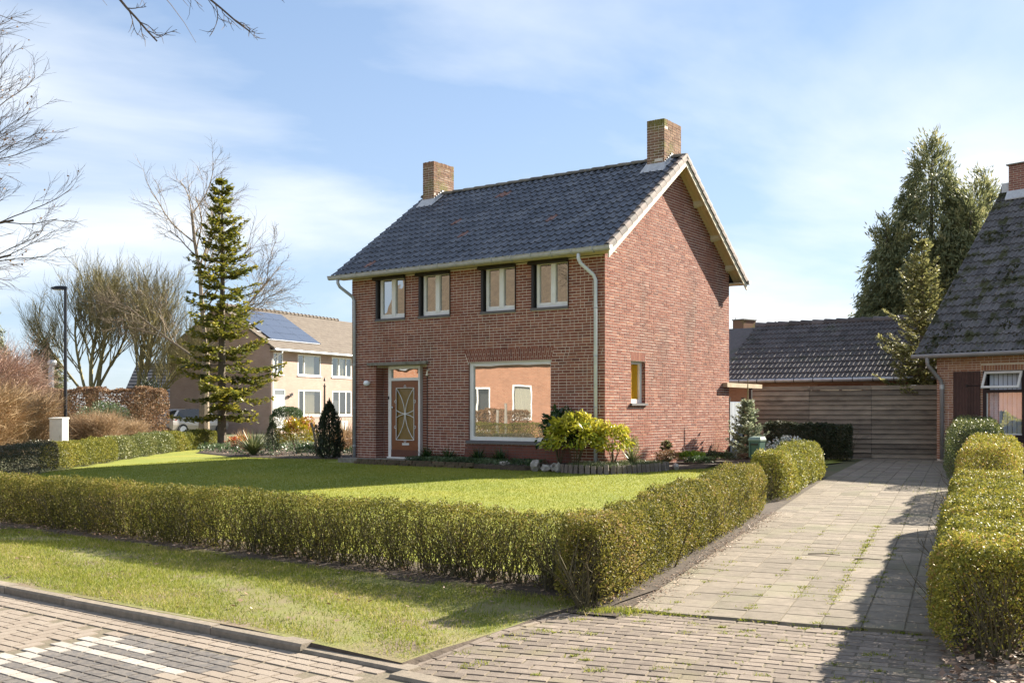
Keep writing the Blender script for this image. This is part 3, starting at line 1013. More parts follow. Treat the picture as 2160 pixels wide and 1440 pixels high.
# flat soldier arch over the picture window, leaning outwards to the ends
mb = MB()
nA = 42
for k in range(nA):
    f0 = (k + 0.08) / nA; f1 = (k + 0.92) / nA
    b0, b1 = -3.97 + f0 * 2.51, -3.97 + f1 * 2.51
    t0, t1 = -4.09 + f0 * 2.70, -4.09 + f1 * 2.70
    zs = [2.585, 2.78, 2.868] if k % 2 else [2.585, 2.672, 2.868]
    for (za, zb) in ((zs[0], zs[1] - 0.010), (zs[1], zs[2])):
        fa = (za - 2.585) / 0.283; fb = (zb - 2.585) / 0.283
        x = [b0 + (t0 - b0) * fa, b1 + (t1 - b1) * fa, b1 + (t1 - b1) * fb, b0 + (t0 - b0) * fb]
        ou = rnd.gauss(0, 0.001)
        mb.hexa([(x[0], 0.05, za), (x[1], 0.05, za), (x[1], -ou, za), (x[0], -ou, za), (x[3], 0.05, zb), (x[2], 0.05, zb), (x[2], -ou, zb), (x[3], -ou, zb)], min(1, max(0, rnd.gauss(0.42, .15))))
mb.build('flat_arch', 'brick', front)

# gable wall (right) with its small window
GW = (1.22, 1.92, 1.55, 2.56)
GARCH = (1.16, 1.98, 2.56, 2.79)


def g_edge(z):
    if z < 4.9: return (0.0, WD)
    d = (RZR - 0.10 - z) / SL
    return (max(0, RY - d), min(WD, RY + d))


mb = MB()
wall_core(mb, 0.0, WD, -0.3, 4.9, [GW], put_g)
for (ya, yb) in ((0.0, RY), (RY, WD)):
    za = 4.9; zm = RZR - 0.06
    if ya == 0.0: mb.quad(put_g(0, -0.005, 4.9), put_g(RY, -0.005, 4.9), put_g(RY, -0.005, zm), put_g(0, -0.005, zm - SL * RY))
    else: mb.quad(put_g(RY, -0.005, 4.9), put_g(WD, -0.005, 4.9), put_g(WD, -0.005, zm - SL * RY), put_g(RY, -0.005, zm))
gable = mb.build('wall', 'mortar', house)
gb_ = list(courses(0.0, WD, 0.0, RZR - 0.1, [GW] + [(1.205 - 0.018 * k, 1.935 + 0.018 * k, 2.56 + 0.068 * k, 2.56 + 0.068 * (k + 1)) for k in range(3)], random.Random(5), g_edge))
wall_bricks(gb_, put_g, 'brick', gable)
mb = MB()
for k in range(11):
    f0 = (k + 0.1) / 11; f1 = (k + 0.9) / 11
    a0_, a1_ = 1.22 + f0 * 0.70, 1.22 + f1 * 0.70
    t0, t1 = 1.165 + f0 * 0.81, 1.165 + f1 * 0.81
    mb.hexa([(-0.05, a0_, 2.57), (-0.05, a1_, 2.57), (0, a1_, 2.57), (0, a0_, 2.57), (-0.05, t0, 2.785), (-0.05, t1, 2.785), (0, t1, 2.785), (0, t0, 2.785)], rnd.uniform(0.4, 0.9))
mb.build('flat_arch', 'brick', gable)
# left gable and rear wall
mb = MB()
mb.quad((-WL, WD, -0.3), (-WL, 0, -0.3), (-WL, 0, WZ), (-WL, WD, WZ))
mb.tri((-WL, 0, WZ), (-WL, WD, WZ), (-WL, RY, RZR - 0.06))
mb.build('wall', 'brick_plain', house)
mb = MB(); mb.quad((0, WD, -0.3), (-WL, WD, -0.3), (-WL, WD, WZ), (0, WD, WZ)); mb.build('wall', 'brick_plain', house)
# reveals of the openings
for o4 in UP + [PW]:
    mb = MB(); reveals(mb, [o4], put_f, 0.16); mb.build('window_reveal', 'brick_plain', front)
mb = MB(); reveals(mb, [GW], put_g, 0.16); mb.build('window_reveal', 'brick_plain', gable)

# entrance niche: side returns of headers in stack bond, back wall strip
ND = 0.30
mb = MB()
for c in range(38):
    zb = c * CP + JT; zt = (c + 1) * CP
    if zt > 2.57: break
    for (x, sgn) in ((NICHE[0], 1), (NICHE[1], -1)):
        for (ya, yb) in ((0.012, 0.195), (0.206, ND)):
            mb.box(min(x, x - sgn * 0.05) , max(x, x - sgn * 0.05), ya, yb, zb, zt, min(1, max(0, rnd.gauss(0.4, .15))))
    for (xa, xb) in ((-7.10, -6.86), (-5.72, -5.60), (-5.59, -5.34)):
        mb.box(xa, xb, ND, ND + 0.05, zb, zt, min(1, max(0, rnd.gauss(0.4, .15))))
stuff(mb.build('niche_brickwork', 'brick', house))
mb = MB()
mb.quad((NICHE[0] - 0.008, 0, -.1), (NICHE[0] - 0.008, ND + .03, -.1), (NICHE[0] - 0.008, ND + .03, 2.575), (NICHE[0] - 0.008, 0, 2.575))
mb.quad((NICHE[1] + 0.008, 0, -.1), (NICHE[1] + 0.008, ND + .03, -.1), (NICHE[1] + 0.008, ND + .03, 2.575), (NICHE[1] + 0.008, 0, 2.575))
mb.quad((NICHE[0] - .01, ND + 0.012, -.1), (NICHE[1] + .01, ND + 0.012, -.1), (NICHE[1] + .01, ND + 0.012, 2.575), (NICHE[0] - .01, ND + 0.012, 2.575))
mb.quad((NICHE[0] - .01, 0, 2.573), (NICHE[1] + .01, 0, 2.573), (NICHE[1] + .01, ND + .02, 2.573), (NICHE[0] - .01, ND + .02, 2.573))
mb.build('niche_lining', 'mortar', house)
mb = MB(); mb.box(-7.36, -5.27, -0.10, 0.02, 2.578, 2.655); mb.build('canopy_slab', 'concrete', house)
mb = MB(); mb.box(-7.92, -5.2, -0.62, -0.01, -0.2, 0.10); mb.box(-7.09, -5.34, -0.005, ND, -0.2, 0.105)
mb.build('door_step', 'concrete', house)

# front door with its frame, transom and grille
DY = 0.22
dx0, dx1 = -6.85, -5.73
mb = MB()
mb.box(dx0, dx0 + 0.10, DY - 0.02, ND + 0.01, 0.105, 2.56); mb.box(dx1 - 0.06, dx1, DY - 0.02, ND + 0.01, 0.105, 2.56)
mb.box(dx0 + 0.10, dx1 - 0.06, DY - 0.02, ND + 0.01, 2.48, 2.56); mb.box(dx0 + 0.10, dx1 - 0.06, DY - 0.02, ND + 0.01, 2.17, 2.245)
mb.box(dx0 + 0.02, dx1 - 0.02, DY - 0.10, DY - 0.021, 0.106, 0.14)
df = mb.build('door_frame', 'white_paint', house)
mb = MB(); mb.quad((dx0 + 0.10, DY + 0.03, 2.245), (dx1 - 0.06, DY + 0.03, 2.245), (dx1 - 0.06, DY + 0.03, 2.48), (dx0 + 0.10, DY + 0.03, 2.48))
mb.build('transom_pane', 'pane', df)
mb = MB()
lx0, lx1 = dx0 + 0.105, dx1 - 0.065
gx0, gx1, gz0, gz1 = -6.57, -5.95, 0.60, 1.97
lz0, lz1 = 0.145, 2.165
mb.box(lx0, gx0, DY, DY + 0.045, lz0, lz1); mb.box(gx1, lx1, DY, DY + 0.045, lz0, lz1)
mb.box(gx0, gx1, DY, DY + 0.045, lz0, gz0); mb.box(gx0, gx1, DY, DY + 0.045, gz1, lz1)
door = mb.build('door', 'door_wood', house)
plabel(door, 'varnished brown wooden front door with amber glass and white wrought iron grille')
mb = MB(); mb.box(lx0 + 0.002, lx1 - 0.002, DY - 0.02, DY + 0.002, 0.15, 0.33); mb.box(lx0 + 0.002, lx1 - 0.002, DY - 0.028, DY - 0.001, 0.15, 0.21); mb.build('weather_board', 'door_rail_wood', door)
mb = MB(); mb.quad((gx0, DY + 0.03, gz0), (gx1, DY + 0.03, gz0), (gx1, DY + 0.03, gz1), (gx0, DY + 0.03, gz1)); mb.build('glass_panel', 'amber_glass', door)
mb = MB()
gy = DY - 0.012
q0, q1, w0, w1 = gx0 - 0.005, gx1 + 0.005, gz0 - 0.005, gz1 + 0.005
br = 0.009
for a, b in (((q0, w0), (q1, w0)), ((q1, w0), (q1, w1)), ((q1, w1), (q0, w1)), ((q0, w1), (q0, w0))):
    mb.tube([(a[0], gy, a[1]), (b[0], gy, b[1])], br, 5)
cx, cz = (q0 + q1) / 2, (w0 + w1) / 2
for sx in (-1, 1):
    pts = []
    for k in range(13):        # two long bows touching in the middle
        f_ = k / 12
        pts.append((cx + sx * (0.012 + (q1 - cx - 0.012) * abs(2 * f_ - 1) ** 2.0), gy, w0 + (w1 - w0) * f_))
    mb.tube(pts, br, 5)
for sz in (-1, 1):
    pts = []
    for k in range(11):
        f_ = k / 10
        pts.append((q0 + (q1 - q0) * f_, gy, cz + sz * (0.008 + 0.095 * (abs(2 * f_ - 1) ** 1.8))))
    mb.tube(pts, br, 5)
for (x, z) in ((cx, w1 + 0.035), (cx, w0 - 0.035), (q0 - 0.03, cz + 0.33), (q0 - 0.03, cz - 0.35), (q1 + 0.03, cz + 0.33), (q1 + 0.03, cz - 0.35)):
    mb.tube([(x + 0.034 * math.cos(a), gy, z + 0.034 * math.sin(a)) for a in [i * math.pi / 5 for i in range(11)]], 0.008, 4)
mb.build('grille', 'white_paint', door)
mb = MB(); mb.box(-6.36, -6.12, DY - 0.012, DY - 0.001, 0.455, 0.515); mb.build('letter_slot', 'cabinet_grey', door)
mb = MB(); mb.lathe([(0, -0.0), (0.03, 0.0), (0.034, 0.012), (0.03, 0.02), (0, 0.022)], 10); o = mb.build('door_knob', 'steel', door, True)
o.location = (lx0 + 0.05, DY - 0.035, 1.45); o.rotation_euler = (R(90), 0, 0)
mb = MB(); mb.box(dx0 + 0.005, dx0 + 0.035, DY - 0.04, DY - 0.021, 1.68, 1.76); mb.build('doorbell', 'rail_black', df)
# globe lamp left of the niche, small bracket lamp right of it
mb = MB(); mb.lathe([(0.0, -0.08), (0.05, -0.066), (0.075, -0.03), (0.08, 0.0), (0.075, 0.03), (0.05, 0.066), (0, 0.08)], 14, (-7.37, -0.1, 2.11))
lamp = mb.build('wall_lamp', 'lamp_glass', house, True)
mb = MB(); mb.tube([(-7.37, 0.0, 2.11), (-7.37, -0.05, 2.11)], 0.045, 10); mb.build('lamp_base', 'white_paint', lamp)
mb = MB(); mb.tube([(-5.25, 0.0, 2.42), (-5.25, -0.07, 2.40), (-5.24, -0.09, 2.33)], 0.016, 6); mb.lathe([(0.018, 0.06), (0.04, 0.0), (0.03, -0.01), (0.0, -0.015)], 8, (-5.24, -0.09, 2.28))
mb.build('wall_lamp', 'cream_paint', house)
mb = MB(); mb.tube([(-5.30, -0.012, 2.50), (-5.30, -0.012, 0.1)], 0.010, 5); mb.build('cable_conduit', 'rail_black', house)


# upstairs windows: frame, casement mullion, two panes, sill, shutter box and rails
def up_window(o4):
    x0, x1, z0, z1 = o4
    root = bpy.data.objects.new('window', None); COL.objects.link(root); root.parent = house
    y = 0.066
    mb = MB()
    a, b = x0 + 0.095, x1 - 0.005
    zz = z0 + 0.035; zt = z1 + 0.05
    fw = 0.075
    mb.box(a, a + fw, y, y + 0.07, zz, zt); mb.box(b - fw * 0.8, b, y, y + 0.07, zz, zt)
    mb.box(a + fw, b - fw * .8, y, y + 0.07, zz, zz + 0.075); mb.box(a + fw, b - fw * .8, y, y + 0.07, zt - 0.06, zt)
    m_ = (a + b) / 2 + 0.01
    mb.box(m_ - 0.065, m_ + 0.065, y - 0.008, y + 0.06, zz + 0.075, zt - 0.06)
    # casement rims
    for (p, q) in ((a + fw, m_ - 0.065), (m_ + 0.065, b - fw * .8)):
        mb.box(p, q, y + 0.012, y + 0.06, zz + 0.075, zz + 0.115)
    mb.build('frame', 'white_paint', root)
    for (p, q) in ((a + fw, m_ - 0.065), (m_ + 0.065, b - fw * .8)):
        m2 = MB(); m2.quad((p, y + 0.04, zz + 0.115), (q, y + 0.04, zz + 0.115), (q, y + 0.04, zt - 0.06), (p, y + 0.04, zt - 0.06)); m2.build('pane', 'pane', root)
    mb = MB(); mb.box(x0 - 0.03, x1 + 0.01, -0.035, 0.12, z0 - 0.03, z0 + 0.03); mb.build('sill', 'stone_sill', root)
    mb = MB()
    mb.hexa([(x0 - 0.07, -0.12, z1 + 0.0), (x1 + 0.012, -0.12, z1 + 0.0), (x1 + 0.012, 0.0, z1 - 0.01), (x0 - 0.07, 0.0, z1 - 0.01),
             (x0 - 0.07, -0.05, z1 + 0.135), (x1 + 0.012, -0.05, z1 + 0.135), (x1 + 0.012, 0.0, z1 + 0.135), (x0 - 0.07, 0.0, z1 + 0.135)])
    mb.build('shutter_box', 'dark_box', root)
    for (p, q) in ((x0 - 0.005, x0 + 0.06), (x1 - 0.0, x1 + 0.014)):
        mb = MB(); mb.box(p, q, -0.028, 0.10, z0 + 0.031, z1 - 0.012); mb.build('shutter_rail', 'rail_black', root)


for o4 in UP: up_window(o4)

# picture window
root = bpy.data.objects.new('picture_window', None); COL.objects.link(root); root.parent = house
x0, x1, z0, z1 = PW
mb = MB(); y = 0.05
mb.box(x0, x0 + 0.11, y, y + 0.08, z0 + 0.035, z1); mb.box(x1 - 0.04, x1, y, y + 0.08, z0 + 0.035, z1)
mb.box(x0 + 0.11, x1 - 0.04, y, y + 0.08, z0 + 0.035, z0 + 0.125); mb.box(x0 + 0.11, x1 - 0.04, y, y + 0.08, z1 - 0.08, z1)
mb.build('frame', 'white_paint', root)
mb = MB(); mb.quad((x0 + 0.11, y + 0.045, z0 + 0.125), (x1 - 0.04, y + 0.045, z0 + 0.125), (x1 - 0.04, y + 0.045, z1 - 0.08), (x0 + 0.11, y + 0.045, z1 - 0.08)); mb.build('pane', 'pane_big', root)
mb = MB(); mb.box(x0 - 0.06, x1 + 0.03, -0.05, 0.13, z0 - 0.045, z0 + 0.033); mb.build('sill', 'stone_sill', root)

# small gable window with yellow blind
root = bpy.data.objects.new('gable_window', None); COL.objects.link(root); root.parent = house
y0, y1, z0, z1 = GW
mb = MB(); xo = -0.10
mb.box(xo - 0.06, xo, y0, y0 + 0.05, z0, z1); mb.box(xo - 0.06, xo, y1 - 0.10, y1, z0, z1)
mb.box(xo - 0.06, xo, y0 + 0.05, y1 - 0.10, z0, z0 + 0.10); mb.box(xo - 0.06, xo, y0 + 0.05, y1 - 0.10, z1 - 0.07, z1)
mb.build('frame', 'white_paint', root)
mb = MB(); mb.quad((xo - 0.03, y0 + 0.05, z0 + 0.1), (xo - 0.03, y1 - 0.1, z0 + 0.1), (xo - 0.03, y1 - 0.1, z1 - 0.07), (xo - 0.03, y0 + 0.05, z1 - 0.07)); mb.build('pane', 'pane_yellow', root)
for k in range(30):
    zz = z0 + 0.105 + k * (z1 - z0 - 0.18) / 30
    mb = MB() if k == 0 else mb
    mb.hexa([(xo - 0.075, y0 + 0.052, zz), (xo - 0.055, y0 + 0.052, zz - 0.004), (xo - 0.055, y1 - 0.102, zz - 0.004), (xo - 0.075, y1 - 0.102, zz),
             (xo - 0.068, y0 + 0.052, zz + 0.027), (xo - 0.066, y0 + 0.052, zz + 0.027), (xo - 0.066, y1 - 0.102, zz + 0.027), (xo - 0.068, y1 - 0.102, zz + 0.027)])
plabel(mb.build('blind', 'yellow_blind', root), 'closed bright yellow slatted blind')
mb = MB(); mb.box(-0.13, 0.055, y0 - 0.05, y1 + 0.06, z0 - 0.055, z0 - 0.003); mb.build('sill', 'stone_sill', root)

# roof
roof = bpy.data.objects.new('roof', None); COL.objects.link(roof); roof.parent = house
OX0, OX1 = -8.37, 0.36
EY = -0.42; EZ = RZR - SL * (RY - EY)
th = math.atan(SL)
cs, sn = math.cos(th), math.sin(th)
SLEN = (RY - EY) / cs
mb = MB()
for sgn in (1, -1):
    yr = lambda d: RY - sgn * (d * cs)
    zr = lambda d: RZR - d * sn
    a = (OX0 + 0.02, yr(0), zr(0) - 0.03); b = (OX1 - 0.03, yr(0), zr(0) - 0.03)
    c = (OX1 - 0.03, yr(SLEN - 0.02), zr(SLEN - 0.02) - 0.03); d = (OX0 + 0.02, yr(SLEN - 0.02), zr(SLEN - 0.02) - 0.03)
    dn = lambda p: (p[0], p[1], p[2] - 0.035)
    mb.hexa([dn(a), dn(b), dn(c), dn(d), a, b, c, d])
mb.build('roof_deck', 'deck', roof)


def tile_mesh(w, ln, tq, kind, material):
    """one roof tile: x across, y up the slope (0 = lower edge), z out of the roof"""
    mb = MB()
    if kind == 's':
        prof = [(0.0, 0.012), (0.10, 0.0), (0.30, -0.006), (0.50, 0.0), (0.62, 0.016), (0.72, 0.034), (0.82, 0.042), (0.92, 0.034), (1.02, 0.014)]
    else:
        prof = [(0.0, 0.030), (0.06, 0.046), (0.14, 0.046), (0.22, 0.010), (0.44, 0.0), (0.50, 0.036), (0.57, 0.048), (0.65, 0.036), (0.72, 0.008), (0.92, 0.0), (1.02, 0.026)]
    lift0, lift1 = 0.034, 0.0
    lo = [(p * w, 0.0, z + lift0) for p, z in prof]
    hi = [(p * w, ln, z + lift1) for p, z in prof]
    un = [(p * w, 0.006, z + lift0 - 0.022) for p, z in prof]
    for i in range(len(prof) - 1):
        mb.quad(lo[i], lo[i + 1], hi[i + 1], hi[i], tq)
        mb.quad(un[i], un[i + 1], lo[i + 1], lo[i], tq)
    mb.quad(lo[0], hi[0], (0, ln, -0.02), (0, 0, 0.0), tq)
    e = prof[-1][0] * w
    mb.quad((e, 0, 0.0), (e, ln, -0.02), hi[-1], lo[-1], tq)
    me = mb.mesh('tile'); me.materials.append(M[material])
    me.polygons.foreach_set('use_smooth', [True] * len(me.polygons))
    return me


def lay_tiles(parent, origin, ux, uy, uz, ncol, nrow, w, pitch, kind, material, nmax, key, tfun, skip=lambda c, r: False):
    """origin at lower left eaves corner; ux across, uy up the slope, uz outwards (all in the parent's frame)"""
    cells = [(c, r_) for c in range(ncol) for r_ in range(nrow) if not skip(c, r_)]
    cells.sort(key=key)
    cache = {}
    B = Matrix((ux, uy, uz)).transposed()
    mbV, mbF, mbT = [], [], []
    cnt = 0
    for i, (c, r_) in enumerate(cells):
        t = tfun(c, r_)
        tq = round(t * 14) / 14 if t < 0.962 else 1.0
        k = (w, pitch, tq)
        if k not in cache: cache[k] = tile_mesh(w, pitch + 0.045, tq, kind, material)
        me = cache[k]
        loc = origin + ux * (c * w + rnd.uniform(-.002, .002)) + uy * (r_ * pitch + rnd.uniform(-.004, .004)) + uz * rnd.uniform(0, 0.003)
        rot = B @ Matrix.Rotation(rnd.gauss(0, 0.006), 3, 'Z') @ Matrix.Rotation(rnd.gauss(0, 0.006), 3, 'X')
        if i < nmax:
            o = link('tile', me, parent)
            o.matrix_local = Matrix.Translation(loc) @ rot.to_4x4()
        else:
            n = len(me.vertices)
            co = np.empty(n * 3, np.float32); me.vertices.foreach_get('co', co); co = co.reshape(-1, 3)
            mbV.append(co @ np.array(rot).T + np.array(loc))
            f = np.empty(len(me.loops), np.int32); me.loops.foreach_get('vertex_index', f)
            mbF.append(f.reshape(-1, 4) + cnt); cnt += n
            mbT.append(np.full(len(me.polygons), tq))
    if mbV:
        o = arr_mesh('tile_field', np.concatenate(mbV), np.concatenate(mbF), np.concatenate(mbT), material, parent)
        o.data.polygons.foreach_set('use_smooth', [True] * len(o.data.polygons))
        stuff(o)


NC, NR = 43, 16
TW = (OX1 - 0.05 - OX0) / NC; TP = SLEN / NR
rt = random.Random(21)
ORANGE = {(5, 1), (17, 5), (13, 8), (16, 13), (17, 13), (30, 6)}
tf = lambda c, r_: 1.0 if (c, r_) in ORANGE else min(0.93, max(0, rt.gauss(0.5, 0.24)))
chim_skip = lambda c, r_: (r_ >= 14 and (c >= 41 or c <= 3) and not (c <= 0)) and False
lay_tiles(roof, Vector((OX0, EY, EZ)), Vector((1, 0, 0)), Vector((0, cs, sn)), Vector((0, -sn, cs)), NC, NR, TW, TP, 's', 'roof_tile', 300,
          lambda q: (NC - q[0]) * 1.0 + abs(q[1] - 7) * 0.6, tf)
lay_tiles(roof, Vector((OX1 - 0.05, WD - EY, EZ)), Vector((-1, 0, 0)), Vector((0, -cs, sn)), Vector((0, sn, cs)), NC, NR, TW, TP, 's', 'roof_tile', 0,
          lambda q: 0, lambda c, r_: min(0.93, max(0, rt.gauss(0.5, 0.24))))
# verge tiles: rounded caps stepping down both slopes at the right gable
for sgn in (1, -1):
    uy = Vector((0, sgn * cs, sn)); uz = Vector((0, -sgn * sn, cs)); ux = Vector((1, 0, 0))
    o0 = Vector((OX1 - 0.11, EY if sgn == 1 else WD - EY, EZ))
    for r_ in range(NR):
        mb = MB()
        prof = [(-0.02, 0.03), (0.03, 0.072), (0.09, 0.085), (0.135, 0.06), (0.145, 0.0), (0.145, -0.085)]
        t = rnd.uniform(0.1, 1)
        P0 = [o0 + ux * p + uz * (z + 0.028) + uy * (r_ * TP) for p, z in prof]
        P1 = [o0 + ux * p + uz * z + uy * (r_ * TP + TP + 0.03) for p, z in prof]
        for i in range(len(prof) - 1): mb.quad(P0[i], P0[i + 1], P1[i + 1], P1[i], t)
        Pc = [p - uz * 0.02 for p in P0]
        for i in range(len(prof) - 1): mb.quad(Pc[i], Pc[i + 1], P0[i + 1], P0[i], t)
        mb.quad(P0[-1], P1[-1], P1[-1] - ux * 0.02, P0[-1] - ux * 0.02, t)
        mb.build('verge_tile', 'verge_tile', roof, True)
# ridge tiles
k = 0
x = OX0
while x < OX1 - 0.02:
    x2 = min(x + 0.40, OX1 + 0.02)
    mb = MB(); t = rnd.uniform(0, 1)
    ring = lambda xx, rr: [(xx, RY + rr * 1.25 * math.cos(a), RZR - 0.005 + rr * math.sin(a)) for a in [math.pi * i / 8 for i in range(9)]]
    A = ring(x - 0.025, 0.105); Bm = ring(x + 0.03, 0.108); Cc = ring(x2, 0.088)
    for i in range(8):
        mb.quad(A[i], A[i + 1], Bm[i + 1], Bm[i], t); mb.quad(Bm[i], Bm[i + 1], Cc[i + 1], Cc[i], t)
    for P in (A, Cc):
        i0 = len(mb.v); mb.v += P; mb.f.append(tuple(range(i0, i0 + 9))); mb.t.append(t)
    mb.build('ridge_tile', 'ridge_tile', roof, False)
    x = x2
# barge boards, soffit boards and purlin ends at the right gable
for sgn in (1, -1):
    mb = MB()
    d0, d1 = 0.0, SLEN
    Pt = lambda xx, d, dz: (xx, RY - sgn * d * cs, RZR - d * sn + dz)
    mb.hexa([Pt(OX1 - 0.035, d0, -0.235), Pt(OX1, d0, -0.235), Pt(OX1, d1, -0.235), Pt(OX1 - 0.035, d1, -0.235), Pt(OX1 - 0.035, d0, -0.03), Pt(OX1, d0, -0.03), Pt(OX1, d1, -0.03), Pt(OX1 - 0.035, d1, -0.03)])
    mb.build('barge_board', 'cream_paint', roof)
    for j in range(3):
        mb = MB()
        a, b = 0.004 + j * 0.108, 0.004 + j * 0.108 + 0.103
        mb.hexa([Pt(a, 0, -0.088), Pt(b, 0, -0.088), Pt(b, d1 - .03, -0.088), Pt(a, d1 - .03, -0.088), Pt(a, 0, -0.068), Pt(b, 0, -0.068), Pt(b, d1 - .03, -0.068), Pt(a, d1 - .03, -0.068)], rnd.uniform(0.1, 0.9))
        mb.build('soffit_board', 'pine', roof)
    for d in (1.45, 2.75, 3.95):
        mb = MB()
        mb.hexa([Pt(0.002, d - 0.05, -0.20), Pt(OX1 - 0.10, d - 0.05, -0.16), Pt(OX1 - 0.10, d + 0.05, -0.16), Pt(0.002, d + 0.05, -0.20),
                 Pt(0.002, d - 0.05, -0.09), Pt(OX1 - 0.036, d - 0.05, -0.09), Pt(OX1 - 0.036, d + 0.05, -0.09), Pt(0.002, d + 0.05, -0.09)])
        mb.build('purlin_end', 'cream_paint', roof)


# chimneys with brick courses, soldier top course and lead flashing
def chimney(x0, x1, y0, y1, zt):
    ch = MB(); ch.box(x0 + 0.006, x1 - 0.006, y0 + 0.006, y1 - 0.006, RZR - 0.75, zt - 0.02)
    o = ch.build('chimney', 'mortar', roof)
    mb = MB()
    nC = int((zt - 0.11 - (RZR - 0.7)) / CP)
    z = zt - 0.11 - nC * CP
    r2 = random.Random(int(x0 * 100))
    for c in range(nC):
        zb, ze = z + c * CP + JT, z + (c + 1) * CP
        for (a, b, side) in ((x0, x1, 0), (y0, y1, 1), (x0, x1, 2), (y0, y1, 3)):
            p = a + (0.0 if c % 2 else 0.05)
            first = True
            p = a
            while p < b - 0.03:
                ln = (0.10 if c % 2 else 0.21) if first else (0.21 if r2.random() < .7 else 0.1)
                q = p + ln
                if b - q < 0.05: q = b
                q = min(q, b)
                t = min(1, max(0, r2.gauss(.45, .22))); e = r2.gauss(0, .002)
                if side == 0: mb.box(p, q, y0 - e, y0 + 0.03, zb, ze, t)
                if side == 2: mb.box(p, q, y1 - 0.03, y1 + e, zb, ze, t)
                if side == 1: mb.box(x1 - 0.03, x1 + e, p, q, zb, ze, t)
                if side == 3: mb.box(x0 - e, x0 + 0.03, p, q, zb, ze, t)
                p = q + JT; first = False
    for (a, b, side) in ((x0, x1, 0), (y0, y1, 1), (x0, x1, 2), (y0, y1, 3)):
        n = int((b - a) / 0.066)
        w = (b - a) / n
        for i in range(n):
            p, q = a + i * w + 0.005, a + (i + 1) * w - 0.005
            t = r2.random(); zz = zt + r2.gauss(0, .004)
            if side == 0: mb.box(p, q, y0 - .004, y0 + 0.1, zt - 0.105, zz, t)
            if side == 2: mb.box(p, q, y1 - 0.1, y1 + .004, zt - 0.105, zz, t)
            if side == 1: mb.box(x1 - 0.1, x1 + .004, p, q, zt - 0.105, zz, t)
            if side == 3: mb.box(x0 - .004, x0 + 0.1, p, q, zt - 0.105, zz, t)
    mb.build('chimney_brickwork', 'chimney_brick', o)
    # lead apron
    mb = MB()
    zf = lambda y: RZR - SL * abs(y - RY)
    mb.hexa([(x0 - 0.10, y0 - 0.20, zf(y0 - 0.20) + 0.055), (x1 + 0.08, y0 - 0.20, zf(y0 - 0.2) + 0.055), (x1 + 0.08, y0 - 0.006, zf(y0) + 0.05), (x0 - 0.10, y0 - 0.006, zf(y0) + 0.05),
             (x0 - 0.10, y0 - 0.19, zf(y0 - 0.19) + 0.07), (x1 + 0.08, y0 - 0.19, zf(y0 - 0.19) + 0.07), (x1 + 0.03, y0 - 0.006, zf(y0) + 0.16), (x0 - 0.03, y0 - 0.006, zf(y0) + 0.16)])
    for xx in ((x1 + 0.004, x1 + 0.02), (x0 - 0.02, x0 - 0.004)):
        for st in range(5):
            ya = y0 + (RY - y0) * st / 5; yb = y0 + (RY - y0) * (st + 1) / 5
            mb.box(xx[0], xx[1], ya, yb, zf(ya) - 0.02, zf(yb) + 0.13)
        mb.hexa([(xx[0] - .0, y0, zf(y0) + .06), (xx[0] + 0.10, y0, zf(y0) + .06), (xx[0] + 0.10, RY, zf(RY) + .05), (xx[0], RY, zf(RY) + .05),
                 (xx[0], y0, zf(y0) + .075), (xx[0] + 0.10, y0, zf(y0) + .075), (xx[0] + 0.10, RY, zf(RY) + .065), (xx[0], RY, zf(RY) + .065)] if xx[0] > x1 else
                [(xx[0] - .10, y0, zf(y0) + .06), (xx[1], y0, zf(y0) + .06), (xx[1], RY, zf(RY) + .05), (xx[0] - .1, RY, zf(RY) + .05),
                 (xx[0] - .1, y0, zf(y0) + .075), (xx[1], y0, zf(y0) + .075), (xx[1], RY, zf(RY) + .065), (xx[0] - .1, RY, zf(RY) + .065)])
    mb.build('flashing', 'lead', o)
    return o


chimney(-0.52, -0.03, 2.98, 3.92, 8.73)
chimney(-8.02, -7.6, 2.98, 3.92, 8.73)


# gutters with hooks and down pipes
def gutter(ysgn):
    yc = (EY - 0.045) if ysgn < 0 else (WD - EY + 0.045)
    gzp = EZ - 0.0
    mb = MB()
    prof = [(0.075, 0.03), (0.07, -0.05), (0.045, -0.085), (0.0, -0.095), (-0.045, -0.085), (-0.07, -0.05), (-0.078, 0.012), (-0.090, 0.016), (-0.086, 0.002)]
    n = 34
    rows = []
    for i in range(n + 1):
        x = OX0 - 0.04 + (OX1 + 0.11 - OX0) * i / n
        sag = -0.008 * math.sin(i * math.pi * 16 / n) ** 2 + (0.0022 * (i - n / 2)) * 0.4
        rows.append([(x, yc - ysgn * -1 * p if ysgn > 0 else yc + p, gzp + z + sag) for p, z in prof])
    for i in range(n):
        for j in range(len(prof) - 1):
            mb.quad(rows[i][j], rows[i + 1][j], rows[i + 1][j + 1], rows[i][j + 1])
    for e in (0, n):
        i0 = len(mb.v); mb.v += rows[e]; mb.f.append(tuple(range(i0, i0 + len(prof)))); mb.t.append(.5)
    o = mb.build('gutter', 'zinc_old', house)
    if ysgn < 0:
        for k in range(15):
            xx = OX0 + 0.45 + k * 0.565
            mb = MB()
            mb.tube([(xx, yc + 0.07, gzp + 0.03), (xx, yc + 0.06, gzp - 0.075), (xx, yc, gzp - 0.103), (xx, yc - 0.06, gzp - 0.08), (xx, yc - 0.09, gzp - 0.02), (xx, yc - 0.092, gzp + 0.022), (xx, yc - 0.06, gzp + 0.028)], 0.009, 4)
            mb.build('gutter_hook', 'zinc', o)
    return o


